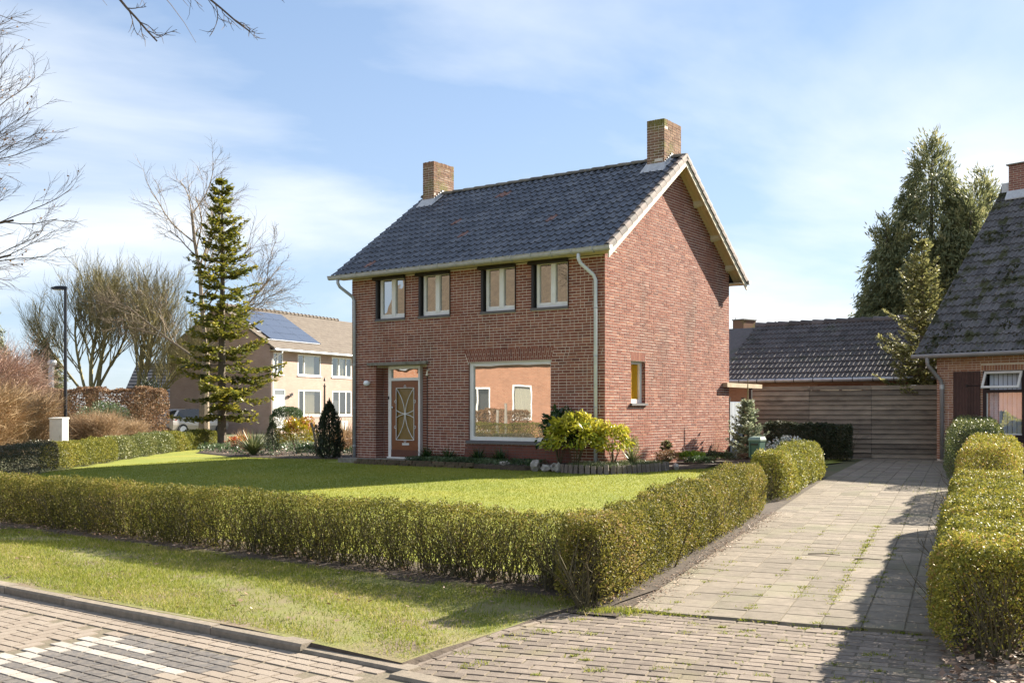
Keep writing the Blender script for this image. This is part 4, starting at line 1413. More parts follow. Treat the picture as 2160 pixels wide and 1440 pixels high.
gutter(-1)
o = gutter(1)
mb = MB(); mb.box(OX0 + 0.05, OX1 - 0.04, EY + 0.03, -0.001, EZ - 0.075, EZ - 0.055)
mb.box(OX0 + 0.05, OX1 - 0.04, WD + 0.001, WD - EY - 0.03, EZ - 0.075, EZ - 0.055)
mb.build('eaves_soffit', 'cream_paint', house)


def downpipe(xt, xw, material, zb):
    mb = MB()
    r_ = 0.043
    mb.tube([(xt, EY - 0.045, EZ - 0.09), (xt, EY - 0.045, EZ - 0.20), (xt + (xw - xt) * .12, EY + 0.0, EZ - 0.30), (xt + (xw - xt) * .85, -0.10, EZ - 0.55), (xw, -0.062, EZ - 0.66), (xw, -0.062, zb)], r_, 10)
    o = mb.build('downpipe', material, house, True)
    for z in (3.72, 2.62, 1.45, 0.42):
        m2 = MB(); m2.tube([(xw, -0.062, z - 0.014), (xw, -0.062, z + 0.014)], r_ + 0.008, 10); m2.box(xw - 0.012, xw + 0.012, -0.062, 0.0, z - 0.01, z + 0.01)
        m2.build('pipe_bracket', 'zinc', o)
    return o


downpipe(-8.08, -7.86, 'zinc', 0.02)
downpipe(-0.42, -0.21, 'pipe_paint', -0.1)

# ------------------------------------------------------------------ hedges
def path_sample(path, n):
    """random points along a polyline: position, unit tangent"""
    P = np.array(path, float)
    seg = P[1:] - P[:-1]
    ln = np.linalg.norm(seg, axis=1)
    cum = np.concatenate([[0], np.cumsum(ln)])
    u = rng.uniform(0, cum[-1], n)
    i = np.clip(np.searchsorted(cum, u) - 1, 0, len(seg) - 1)
    f = (u - cum[i]) / ln[i]
    return P[i] + seg[i] * f[:, None], seg[i] / ln[i][:, None], u


def hedge(name, label, path, width, height, nleaf, material, leaf=0.03, nstem=0, low=0.0, cat='hedge', group=None, lump=0.03, tmean=0.5, tsd=0.25, edge_fn=None, twig=0.0, shell=0.75):
    """path in world xy. leaves fill a rounded box along the path; low = height below which foliage thins out"""
    z0 = g(path[0][0], path[0][1])
    root = thing(name, label, cat, (path[0][0], path[0][1], z0), 0, group)
    org = np.array([path[0][0], path[0][1], z0])
    n = nleaf
    c, tg, u = path_sample(path, n)
    nrm = np.c_[tg[:, 1], -tg[:, 0]]
    # cross section: mostly on the skin
    which = rng.random(n)
    a = rng.uniform(-1, 1, n); hgt = rng.uniform(0, 1, n) ** 0.85
    onskin = rng.random(n) < shell
    side = which < (2 * height / (2 * height + width))
    sg = np.where(rng.random(n) < 0.5, -1, 1)
    dep = np.abs(rng.normal(size=n)) * 0.045
    a = np.where(onskin & side, sg * (1 - dep / (width / 2)), a)
    hgt = np.where(onskin & ~side, 1 - dep / height, hgt)
    # ends of the hedge
    tot = sum(math.dist(path[i], path[i + 1]) for i in range(len(path) - 1))
    end = rng.random(n) < (width * height * 2) / (tot * (2 * height + width))
    # rounded shoulders and lumps
    hh = height * (1 + lump * np.sin(u * 2.1 + 1.0) + lump * 0.7 * np.sin(u * 5.3) + lump * 0.5 * np.sin(u * 11.7))
    ww = width * 0.5 * (1 + lump * 1.5 * np.sin(u * 1.7 + hgt * 3) + lump * np.sin(u * 6.1 + hgt * 5))
    de = np.minimum(u, tot - u)
    tap = np.where(de < 0.4, 0.62 + 0.38 * np.sqrt(np.clip(de, 0, .4) / 0.4), 1.0)
    ww = ww * tap
    hh = hh * (0.86 + 0.14 * np.clip(tap * 1.6 - 0.6, 0, 1)) + 0.022 * np.sin(u * 17.0 + a * 2.0) + 0.018 * np.sin(u * 29.0 - a * 3.0)
    rs = np.where(hgt > 0.68, 1 - 0.34 * ((hgt - 0.68) / 0.32) ** 2.2, 1.0)
    rs *= np.where(hgt < 0.25, 0.8 + 0.8 * hgt, 1.0)
    off = a * ww * rs + rng.normal(size=n) * 0.012
    X = c[:, 0] + nrm[:, 0] * off; Y = c[:, 1] + nrm[:, 1] * off
    zb = npg(c[:, 0], c[:, 1])
    Z = zb + hgt * hh + rng.normal(size=n) * 0.012
    keep = np.ones(n, bool)
    if low > 0:
        fade = np.clip(hgt / low, 0, 1)
        lf = 1.0 if edge_fn is None else edge_fn(u / tot)
        keep = rng.random(n) < np.clip(fade ** 1.4 + (1 - lf), 0.04, 1)
    P = np.c_[X, Y, Z][keep] - org
    m_ = len(P)
    D = np.c_[rng.normal(size=(m_, 2)), rng.normal(size=m_) * 0.7 + 0.7]
    clump = np.sin(u[keep] * 3.3) * 0.08 + np.sin(u[keep] * 9 + Z[keep] * 7) * 0.08 + np.sin(u[keep] * 1.3 + 2 * np.sin(u[keep] * .7)) * 0.07
    T = np.clip(tmean + clump + rng.normal(size=m_) * tsd, 0, 1)
    o = leaves('foliage', P, D, rng.uniform(0.5, 1.5, m_) * leaf, rng.uniform(0.4, 0.75, m_) * leaf, T, material, root)
    o['kind'] = 'stuff'
    if nstem:
        mb = MB()
        c, tg, u = path_sample(path, nstem)
        for i in range(nstem):
            nx, ny = tg[i, 1], -tg[i, 0]
            of = rnd.gauss(0, width * 0.13)
            p = Vector((c[i, 0] + nx * of, c[i, 1] + ny * of, g(c[i, 0], c[i, 1]) - 0.02)) - Vector(org)
            for b in range(rnd.choice((2, 3, 3, 4))):
                q = p.copy(); d = Vector((rnd.gauss(0, .35), rnd.gauss(0, .35), 1)); r0 = rnd.uniform(0.004, 0.0085)
                pts = [q.copy()]
                nseg = 6
                for k in range(nseg):
                    d = (d + Vector((rnd.gauss(0, .28), rnd.gauss(0, .28), 0.12))).normalized()
                    q = q + d * height * 0.95 / nseg
                    pts.append(q.copy())
                mb.tube(pts, [r0 * (1 - 0.11 * k) for k in range(nseg + 1)], 3, cap=False)
                if rnd.random() < 0.8:
                    k = rnd.randrange(2, 5); q = pts[k].copy(); d2 = Vector((rnd.gauss(0, .7), rnd.gauss(0, .7), 0.7)).normalized()
                    mb.tube([q, q + d2 * 0.09, q + d2 * 0.16 + Vector((0, 0, .04))], [r0 * .6, r0 * .45, r0 * .3], 3, cap=False)
        o = mb.build('stem', 'hedge_stem', root); o['kind'] = 'stuff'
    return root


# clipped front hedge along the verge, looser and leggy towards the entrance
def xy(x, y):
    p = LW(x, y); return (p.x, p.y)


hedge('front_hedge', 'long low clipped hedge between the front lawn and the verge, leggy at its right end', [xy(-10.0, -12.20), xy(7.45, -12.38)], 0.50, 0.70, 215000,
      'hedge_leaf', 0.022, 760, 0.42, tmean=0.42, edge_fn=lambda f: np.clip((f - 0.45) / 0.45, 0.35, 1.0), lump=0.02, shell=0.55)
A = DW(-0.42, -0.15); B = DW(-0.36, 7.0)
hedge('side_hedge', 'low clipped hedge with shiny leaves along the left edge of the slab driveway', [(A.x, A.y), (DW(-0.40, 3.5).x, DW(-0.40, 3.5).y), (B.x, B.y)], 0.58, 0.72, 125000,
      'hedge_leaf', 0.023, 300, 0.25, tmean=0.52, lump=0.035)
A = DW(-0.40, 8.6); B = DW(-0.34, 13.3)
hedge('side_hedge', 'rounded golden green hedge block beside the driveway behind the green letterbox', [(A.x, A.y), (B.x, B.y)], 0.66, 0.74, 52000,
      'hedge_leaf_yellow', 0.03, 60, 0.1, tmean=0.42, lump=0.05)
A = xy(0.75, 7.55); B = xy(2.95, 8.5)
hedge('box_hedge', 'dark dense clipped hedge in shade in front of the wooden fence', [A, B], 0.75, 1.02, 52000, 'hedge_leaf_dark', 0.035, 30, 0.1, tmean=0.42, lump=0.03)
# right side of the driveway
A = DW(2.69, -0.75); B = DW(2.78, 6.4)
hedge('driveway_hedge', 'sunlit yellow green hedge along the right side of the driveway, nearest the camera', [(A.x, A.y), (B.x, B.y)], 0.85, 0.73, 190000,
      'hedge_leaf_yellow', 0.024, 240, 0.2, tmean=0.52, lump=0.03, shell=0.7)
A = DW(2.8, 7.6); B = DW(3.0, 11.8)
hedge('driveway_hedge', 'brownish golden hedge block behind the nearest driveway hedge', [(A.x, A.y), (B.x, B.y)], 0.85, 0.92, 40000, 'hedge_leaf_yellow', 0.03, 40, 0.1, tmean=0.62, lump=0.05)
A = DW(2.7, 12.6); B = DW(2.8, 20.6)
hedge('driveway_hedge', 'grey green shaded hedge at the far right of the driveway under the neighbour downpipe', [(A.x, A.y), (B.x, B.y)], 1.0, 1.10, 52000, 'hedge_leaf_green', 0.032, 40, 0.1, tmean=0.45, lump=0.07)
# left boundary hedge, several plants of different greens
LH = [(-13.2, 19.8), (-11.9, 23.0), (-11.75, 26.0), (-11.6, 29.5), (-11.45, 34.0), (-11.4, 39.0)]
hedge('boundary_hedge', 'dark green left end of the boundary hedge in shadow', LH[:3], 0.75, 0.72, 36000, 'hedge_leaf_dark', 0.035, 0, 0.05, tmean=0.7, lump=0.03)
hedge('boundary_hedge', 'yellow green middle stretch of the boundary hedge left of the lawn', [LH[2], LH[3]], 0.75, 0.66, 26000, 'hedge_leaf_yellow', 0.036, 0, 0.05, tmean=0.38, lump=0.03)
hedge('boundary_hedge', 'grey green glossy stretch of the boundary hedge before the fir tree', [LH[3], LH[4]], 0.75, 0.64, 26000, 'hedge_leaf_green', 0.04, 0, 0.05, tmean=0.65, lump=0.05)
hedge('boundary_hedge', 'far end of the boundary hedge beside the fir trunk', [LH[4], LH[5]], 0.75, 0.62, 22000, 'hedge_leaf_yellow', 0.045, 0, 0.05, tmean=0.3, lump=0.07)


# ------------------------------------------------------------------ plants
def shrub(name, label, loc, rx, rz, n, material, leaf, cat='shrub', aspect=0.45, droop=0.0, lump=0.18, tmean=0.5, tsd=0.22, shell=0.5, up=0.4, stem=None, topt=0.0, ry=None, group=None):
    root = thing(name, label, cat, loc, 0, group)
    ry = ry or rx
    d = unit(rng.normal(size=(n, 3)))
    d[:, 2] = np.where(d[:, 2] < -0.35, -d[:, 2], d[:, 2])
    lf = 1 + lump * (np.sin(d[:, 0] * 5 + loc[0] * 3) * np.cos(d[:, 1] * 4 + d[:, 2] * 6 + loc[1]) + 0.5 * np.sin(d[:, 2] * 11 + d[:, 0] * 9))
    r_ = lf * (shell + (1 - shell) * rng.random(n) ** 0.5)
    P = np.c_[d[:, 0] * rx * r_, d[:, 1] * ry * r_, rz * 0.5 + d[:, 2] * rz * 0.52 * r_]
    P[:, 2] = np.maximum(P[:, 2], 0.02)
    D = d + np.c_[rng.normal(size=(n, 2)) * 0.5, rng.normal(size=n) * 0.4 + up - droop]
    T = tmean + rng.normal(size=n) * tsd + 0.12 * np.sin(d[:, 0] * 6 + d[:, 2] * 5) + topt * (P[:, 2] / rz - 0.5)
    o = leaves('foliage', P, D, rng.uniform(0.7, 1.25, n) * leaf, rng.uniform(0.8, 1.2, n) * leaf * aspect, T, material, root, N=np.c_[np.zeros((n, 2)), np.ones(n)] + rng.normal(size=(n, 3)) * 0.5)
    o['kind'] = 'stuff'
    if stem:
        mb = MB()
        for k in range(7):
            a = rnd.uniform(0, 6.28)
            mb.tube([(rnd.gauss(0, .03), rnd.gauss(0, .03), -0.03), (math.cos(a) * rx * .25, math.sin(a) * rx * .25, rz * .3), (math.cos(a) * rx * .5, math.sin(a) * rx * .5, rz * .62)], [0.014, 0.01, 0.005], 4)
        mb.build('stem', stem, root)['kind'] = 'stuff'
    return root


def tuft(name, label, loc, r_, h, n, material, width=0.012, cat='plant', spread=0.8, tmean=0.5, group=None):
    """strap leaves arching from one base, each of three segments"""
    root = thing(name, label, cat, loc, 0, group)
    V, F, T = [], [], []
    for i in range(n):
        a = rnd.uniform(0, 2 * math.pi); e = rnd.random() ** 0.7
        L = h * rnd.uniform(0.75, 1.15)
        d = Vector((math.cos(a) * e * spread, math.sin(a) * e * spread, 1)).normalized()
        s_ = Vector((-math.sin(a), math.cos(a), 0)) * width * 0.5
        p = Vector((math.cos(a), math.sin(a), 0)) * r_ * 0.25 * rnd.random()
        t = min(1, max(0, rnd.gauss(tmean, .2)))
        b = len(V)
        for k in range(4):
            w = (1.0, 0.9, 0.6, 0.08)[k]
            V += [tuple(p - s_ * w), tuple(p + s_ * w)]
            p = p + d * L / 3
            d = (d + Vector((math.cos(a), math.sin(a), -1)) * 0.22 * e * spread).normalized()
        for k in range(3):
            F.append((b + 2 * k, b + 2 * k + 1, b + 2 * k + 3, b + 2 * k + 2)); T.append(t)
    arr_mesh('leaf_tuft', np.array(V), np.array(F), np.array(T), material, root)['kind'] = 'stuff'
    return root


def HG(x, y, dz=0.0):
    p = LW(x, y); return (p.x, p.y, g(p.x, p.y) + dz)


shrub('variegated_shrub', 'large leaved yellow green shrub at the right front corner of the brick house', HG(-0.42, -0.62, 0.14), 0.72, 1.18, 2100, 'aucuba', 0.135, aspect=0.42, droop=0.9, lump=0.16, tmean=0.62, tsd=0.2, stem='hedge_stem', topt=0.55, shell=0.55)
shrub('variegated_shrub', 'smaller yellow leaved shrub spilling around the house corner in full sun', HG(0.35, -0.2, 0.14), 0.42, 0.95, 900, 'aucuba', 0.12, aspect=0.42, droop=0.9, tmean=0.72, stem='hedge_stem', topt=0.4)
shrub('laurel_shrub', 'dark green broad leaved shrub behind the yellow one beside the picture window', HG(-0.98, -0.36, 0.14), 0.52, 1.28, 900, 'laurel', 0.15, aspect=0.42, droop=0.8, tmean=0.5, stem='hedge_stem')
tuft('yucca', 'spiky grey green strap leaved plant in the corner bed', HG(0.62, 0.15, 0.14), 0.1, 0.52, 60, 'strap_leaf', 0.03, spread=0.9, tmean=0.75)
tuft('spiky_plant', 'pale spiky tufted plant at the lawn edge left of the red shrub', HG(-12.25, 0.15, 0.05), 0.25, 0.75, 190, 'strap_leaf', 0.045, spread=1.1, tmean=0.7)
shrub('dwarf_conifer', 'small slim yellowish conifer against the sunny gable wall', HG(0.35, 0.72, 0.15), 0.13, 0.62, 700, 'spruce_green', 0.05, aspect=0.3, up=1.0, tmean=0.6)
shrub('rust_shrub', 'low rusty brown dome shaped plant in front of the gable wall', HG(0.75, 1.65, 0.08), 0.30, 0.36, 900, 'beech_brown', 0.05, tmean=0.25, aspect=0.3, topt=0.8)
shrub('bright_perennial', 'patch of bright fresh green leaves along the gable wall', HG(0.6, 3.1, 0.06), 0.42, 0.30, 1300, 'fresh_green', 0.07, aspect=0.4, cat='plant', tmean=0.6)
shrub('bright_perennial', 'smaller bright green plant nearer the blue spruce', HG(0.7, 4.35, 0.06), 0.26, 0.24, 600, 'fresh_green', 0.07, aspect=0.4, cat='plant', tmean=0.6)
shrub('creeping_juniper', 'low dark grey green creeping shrub at the lawn edge by the gable', HG(1.0, 3.9, 0.04), 0.5, 0.30, 1800, 'yew', 0.06, aspect=0.3, tmean=0.9)
shrub('low_perennial', 'grey green low leafy clump before the bright green plants', HG(1.05, 2.75, 0.04), 0.36, 0.22, 900, 'cover_green', 0.06, cat='plant', tmean=0.6)
shrub('heather', 'reddish brown low heather under the blue spruce', HG(1.25, 5.3, 0.04), 0.36, 0.22, 1300, 'beech_brown', 0.035, cat='plant', tmean=0.2, aspect=0.3)
tuft('dry_grass', 'dry tan flower stalks standing by the gable wall', HG(0.45, 4.9, 0.05), 0.2, 0.62, 70, 'straw', 0.008, spread=0.7)
tuft('dry_grass', 'sparse dry reddish stems against the middle of the gable wall', HG(0.3, 3.7, 0.05), 0.2, 0.55, 40, 'twig_pink', 0.007, spread=0.6)
wf = shrub('flowering_shrub', 'low white flowering shrub between the spruce and the golden hedge', HG(2.15, 5.75, 0.03), 0.55, 0.62, 1500, 'cover_green', 0.05, tmean=0.5)
n = 520
d = unit(rng.normal(size=(n, 3))) * rng.uniform(.75, 1.12, (n, 1)); d[:, 2] = np.abs(d[:, 2])
leaves('blossom', np.c_[d[:, 0] * 0.55, d[:, 1] * 0.55, 0.30 + d[:, 2] * 0.36], rng.normal(size=(n, 3)), 0.06, 0.055, rng.random(n), 'petal', wf)['kind'] = 'stuff'
# front bed: dark tufts and ground cover
tl = ['dark green strap leaved tuft beside the door step', 'second dark green tuft from the door, in the front bed', 'dark green tuft under the left edge of the picture window', 'rightmost dark green tuft under the picture window']
for i, x in enumerate((-5.05, -4.35, -3.4, -2.75)):
    tuft('leafy_tuft', tl[i], HG(x, -0.3, 0.11), 0.2, 0.40, 130, 'laurel', 0.022, spread=1.1, group='dark tufts in the front bed')
n = 9000
bx = rng.uniform(-5.4, -1.5, n); by = rng.uniform(-0.8, -0.06, n)
kk = rng.random(n) < np.where(bx < -3.0, 1, 0.45); bx, by = bx[kk], by[kk]
X, Y = npLW(bx, by); n = len(X)
o = leaves('ground_cover', np.c_[X, Y, npg(X, Y) + 0.115 + rng.random(n) * 0.12], np.c_[rng.normal(size=(n, 2)), np.abs(rng.normal(size=n)) + .4], 0.055, 0.022, np.clip(0.45 + 0.3 * np.sin(bx * 4) + rng.normal(size=n) * .2, 0, 1), 'cover_green')
stuff(o, 'low green ground cover in the bed under the picture window', 'ground cover')
n = 9000
cx_ = rng.uniform(-0.5, 1.15, n); cy_ = rng.uniform(-1.05, 1.1, n)
kk = inpoly(cx_, cy_, BED_CORNER); cx_, cy_ = cx_[kk], cy_[kk]
X, Y = npLW(cx_, cy_); n = len(X)
o = blades('border_grass', np.c_[X, Y, npg(X, Y) + 0.13], np.c_[rng.normal(size=(n, 2)) * 0.9, np.ones(n)], rng.uniform(0.08, 0.17, n), 0.014, np.clip(0.55 + rng.normal(size=n) * .3, 0, 1), 'strap_leaf')
stuff(o, 'tufty light green edging grass inside the stone palisade', 'grass')
# palisade stones round the corner bed
pp = [(-0.72, -0.84), (-0.05, -1.05), (0.74, -0.76), (1.16, 0.35), (1.08, 1.0)]
pal = thing('palisade_edging', 'curved row of upright grey brown edging stones around the corner bed', 'edging', HG(0.3, -0.95), 0)
po = Vector(pal.location)
pal_me = []
for v in range(4):
    mb = MB(); rot_box(mb, 0, 0, 0, 0.115, 0.06, -0.05, 0.19, v / 3, bev=0.012); me = mb.mesh('edging_stone'); me.materials.append(M['palisade']); pal_me.append(me)
for i in range(len(pp) - 1):
    a, b = Vector(pp[i]), Vector(pp[i + 1])
    nS = int((b - a).length / 0.122)
    for k in range(nS):
        q = a + (b - a) * (k + 0.5) / nS
        bow = math.sin((k + .5) / nS * math.pi) * 0.05
        nrm_ = Vector(((b - a).y, -(b - a).x)).normalized()
        w = Vector(HG(q.x + nrm_.x * bow, q.y + nrm_.y * bow)) - po
        o = link('edging_stone', pal_me[rnd.randrange(4)], pal)
        o.location = (w.x, w.y, w.z + rnd.uniform(-.02, .02)); o.rotation_euler = (rnd.gauss(0, .03), rnd.gauss(0, .03), HROT + math.atan2((b - a).y, (b - a).x) + rnd.gauss(0, .05))
# low brick edging of the front bed
edg = thing('bed_edging', 'low mossy edging of old bricks along the front bed', 'edging', HG(-5.4, -0.86), HROT)
for r_ in range(2):
    for k in range(18):
        mb = MB(); rot_box(mb, 0, 0, 0, 0.2, 0.095, -0.03, 0.06, rnd.random(), bev=0.008)
        o = mb.build('brick', 'edging_brick', edg)
        o.location = (-1.55 + k * 0.213 + 0.1 * (r_ % 2) + rnd.uniform(-.01, .01), rnd.uniform(-.012, .012), 0.02 + r_ * 0.064); o.rotation_euler = (0, rnd.gauss(0, .03), rnd.gauss(0, .06))


def rock(label, loc, s, seed):
    r2 = np.random.default_rng(seed)
    import bmesh
    bm = bmesh.new(); bmesh.ops.create_icosphere(bm, subdivisions=2, radius=1)
    for v in bm.verts:
        d = v.co.normalized()
        k = 1 + 0.25 * math.sin(d.x * 4 + seed) * math.cos(d.y * 5 + seed * 2) + r2.normal() * 0.09
        v.co = Vector((d.x * s[0] * k, d.y * s[1] * k, d.z * s[2] * k))
    me = bpy.data.meshes.new('rock'); bm.to_mesh(me); bm.free(); me.materials.append(M['rock_white'])
    o = link('rock', me); o.location = (loc[0], loc[1], loc[2] + s[2] * 0.7); o.rotation_euler = (0, 0, seed)
    tag(o, label, 'rock', 'rocks edging the corner bed')


rock('largest pale jagged rock at the left of the rock group', HG(-1.35, -0.82, 0.02), (0.17, 0.11, 0.15), 1)
rock('dark flat rock second from left in the rock group', HG(-1.05, -0.86, 0.02), (0.14, 0.1, 0.09), 2)
rock('small pale rock in the middle of the rock group', HG(-0.86, -0.78, 0.02), (0.10, 0.09, 0.11), 3)
rock('tilted narrow rock next to the palisade edging', HG(-0.66, -0.93, 0.02), (0.11, 0.07, 0.12), 4)
rock('small grey rock at the right gable bed edge', HG(1.2, 1.15, 0.02), (0.09, 0.07, 0.09), 5)
rock('lone whitish stone lying on the front bed edging', HG(-2.3, -0.72, 0.12), (0.13, 0.07, 0.05), 6)

# left garden
def column(name, label, loc, r_, h, n, material, card, tmean):
    root = thing(name, label, 'shrub', loc)
    f = rng.random(n) ** 0.9; an = rng.uniform(0, 6.283, n)
    lob = 1 + 0.22 * np.sin(an * 5 + f * 9) + 0.15 * np.sin(an * 3 - f * 17)
    prof = np.sin(np.clip(f * 0.93 + 0.10, 0, 1) ** 0.72 * np.pi) ** 0.62
    rr = r_ * prof * lob * (0.55 + 0.45 * rng.random(n) ** 0.5)
    P = np.c_[np.cos(an) * rr, np.sin(an) * rr, f * h + rng.normal(size=n) * 0.03]
    D = np.c_[np.cos(an) * .35 + rng.normal(size=n) * .3, np.sin(an) * .35 + rng.normal(size=n) * .3, np.ones(n)]
    leaves('foliage', P, D, card * rng.uniform(.7, 1.4, n), card * .26, tmean + rng.normal(size=n) * .2, material, root)['kind'] = 'stuff'
    mb = MB(); mb.tube([(0, 0, -.05), (0, 0, h * .7)], [.03, .012], 6); mb.build('stem', 'bark_dark', root)
    return root


column('columnar_yew', 'slim dark green columnar yew left of the house corner', HG(-9.35, 0.45, 0.03), 0.36, 1.62, 7000, 'yew', 0.085, 0.5)
shrub('red_tipped_shrub', 'rounded yellow green shrub with orange red tips in the side bed', HG(-11.9, 1.6, 0.03), 0.62, 1.12, 4200, 'red_shrub', 0.075, aspect=0.4, tmean=0.42, topt=0.5, tsd=0.17, stem='hedge_stem')
column('columnar_conifer', 'small dark bluish columnar conifer beside the fir', HG(-14.2, 2.6, 0.03), 0.27, 1.0, 3000, 'yew', 0.07, 0.8)
shrub('low_conifer', 'low spreading dark conifer behind the red tipped shrub', HG(-12.6, 3.9, 0.03), 0.6, 0.6, 1800, 'yew', 0.07, tmean=0.7)
shrub('clipped_bush', 'dense rounded green bush in front of the beige house', (-12.1, 55.0, 0.27), 0.95, 1.6, 6500, 'cover_green', 0.085, tmean=0.55, lump=0.06, shell=0.75)
shrub('small_shrub', 'tiny dark shrub at the foot of the leaning stump', HG(-10.6, 0.75, 0.03), 0.3, 0.35, 600, 'laurel', 0.06, tmean=0.4)
shrub('red_perennial', 'low plant with red stems right of the fir trunk', HG(-17.2, 3.7, 0.03), 0.5, 0.45, 700, 'red_shrub', 0.07, cat='plant', tmean=0.85, tsd=0.12)
tuft('straw_grass', 'pale straw coloured ornamental grass behind the spiky plant', (-9.6, 36.8, 0.28), 0.5, 0.75, 220, 'straw', 0.03, spread=1.2)
tuft('straw_grass', 'pale straw coloured ornamental grass between yew and house corner', (-5.5, 33.2, 0.28), 0.5, 1.05, 260, 'straw', 0.03, spread=0.8)
shrub('ground_plant', 'small green plant at the lawn edge before the fir', HG(-16.0, 1.9, 0.03), 0.4, 0.25, 500, 'cover_green', 0.06, cat='plant', tmean=0.7)
for i, (x, y, lab, m_, r_, h_, t_) in enumerate((
        (-13.3, 1.0, 'low straw coloured clump between the spiky plant and the red tipped shrub', 'straw', .3, .3, .5),
        (-14.6, 1.6, 'low reddish clump behind the spiky plant', 'beech_brown', .35, .3, .4),
        (-10.9, 3.2, 'dry brown perennial behind the leaning stump', 'beech_brown', .5, .55, .6),
        (-13.9, 5.5, 'tall dry brownish perennials in the middle of the side bed', 'straw', .9, .7, .4),
        (-11.6, 6.0, 'dry russet perennials at the back of the side bed', 'beech_brown', 1.0, .7, .7),
        (-8.6, 2.2, 'low green clump at the left house corner', 'cover_green', .35, .22, .6),
        (-9.9, 5.6, 'clipped low olive hedge ball behind the yew', 'hedge_leaf_green', .6, .55, .5))):
    shrub('border_plant', lab, HG(x, y, 0.03), r_, h_, int(900 + 900 * r_), m_, 0.07, cat='plant', tmean=t_, aspect=.3, lump=.3)
n = 9000
bx = rng.uniform(-20, -8.3, n); by = rng.uniform(.2, 8.5, n); kk = inpoly(bx, by, BED_LEFT) & ((np.sin(bx * 2.3) + np.sin(by * 2.9 + bx) + rng.normal(size=n) * .5) > 0.1); bx, by = bx[kk], by[kk]; n = len(bx)
X, Y = npLW(bx, by)
o = leaves('bed_cover', np.c_[X, Y, npg(X, Y) + .05 + rng.random(n) * .22], np.c_[rng.normal(size=(n, 2)), np.abs(rng.normal(size=n)) + .5], .11, .04, np.clip(.5 + .3 * np.sin(bx * 1.9) + rng.normal(size=n) * .2, 0, 1), 'cover_green')
stuff(o, 'low green ground plants covering the side bed', 'ground cover')
n = 900
bx = rng.uniform(-19, -8.3, n); by = rng.uniform(-.3, 6, n); kk = inpoly(bx, by, BED_LEFT); bx, by = bx[kk], by[kk]; n = len(bx)
X, Y = npLW(bx, by)
o = leaves('bed_litter', np.c_[X, Y, npg(X, Y) + .06], np.c_[rng.normal(size=(n, 2)), rng.normal(size=n) * .4], .09, .05, rng.random(n), 'dead_leaf', None, N=np.c_[np.zeros((n, 2)), np.ones(n)])
stuff(o, 'dry leaves strewn over the side bed', 'leaves')
mb = MB(); mb.tube([(0, 0, -0.05), (-0.04, 0, 0.4), (-0.12, 0.02, 0.78), (-0.2, 0.03, 1.0)], [0.055, 0.05, 0.045, 0.035], 7); mb.tube([(-0.12, 0.02, 0.75), (-0.05, 0, 0.95)], [0.03, 0.025], 6)
o = mb.build('leaning_stump', 'bark_birch'); o.location = HG(-10.35, 0.95, 0.02); tag(o, 'pale leaning dead stump between the red tipped shrub and the yew', 'stump')
mb = MB(); mb.tube([(0, 0, 0), (0, 0, 1.75)], [0.05, 0.035], 8); mb.lathe([(0.0, 1.9), (0.03, 1.82), (0.055, 1.78), (0.03, 1.74)], 8)
lp = thing('garden_lantern', 'slim dark garden post with pointed top behind the yew', 'lantern', (-9.15, 50.0, 0.27), 0)
lp.scale = (1.3, 1.3, 1.45)
mb.build('post', 'bark_grey', lp); mb = MB(); mb.lathe([(0.0, 2.1), (0.05, 1.96), (0.0, 1.94)], 8); mb.build('finial', 'rail_black', lp)


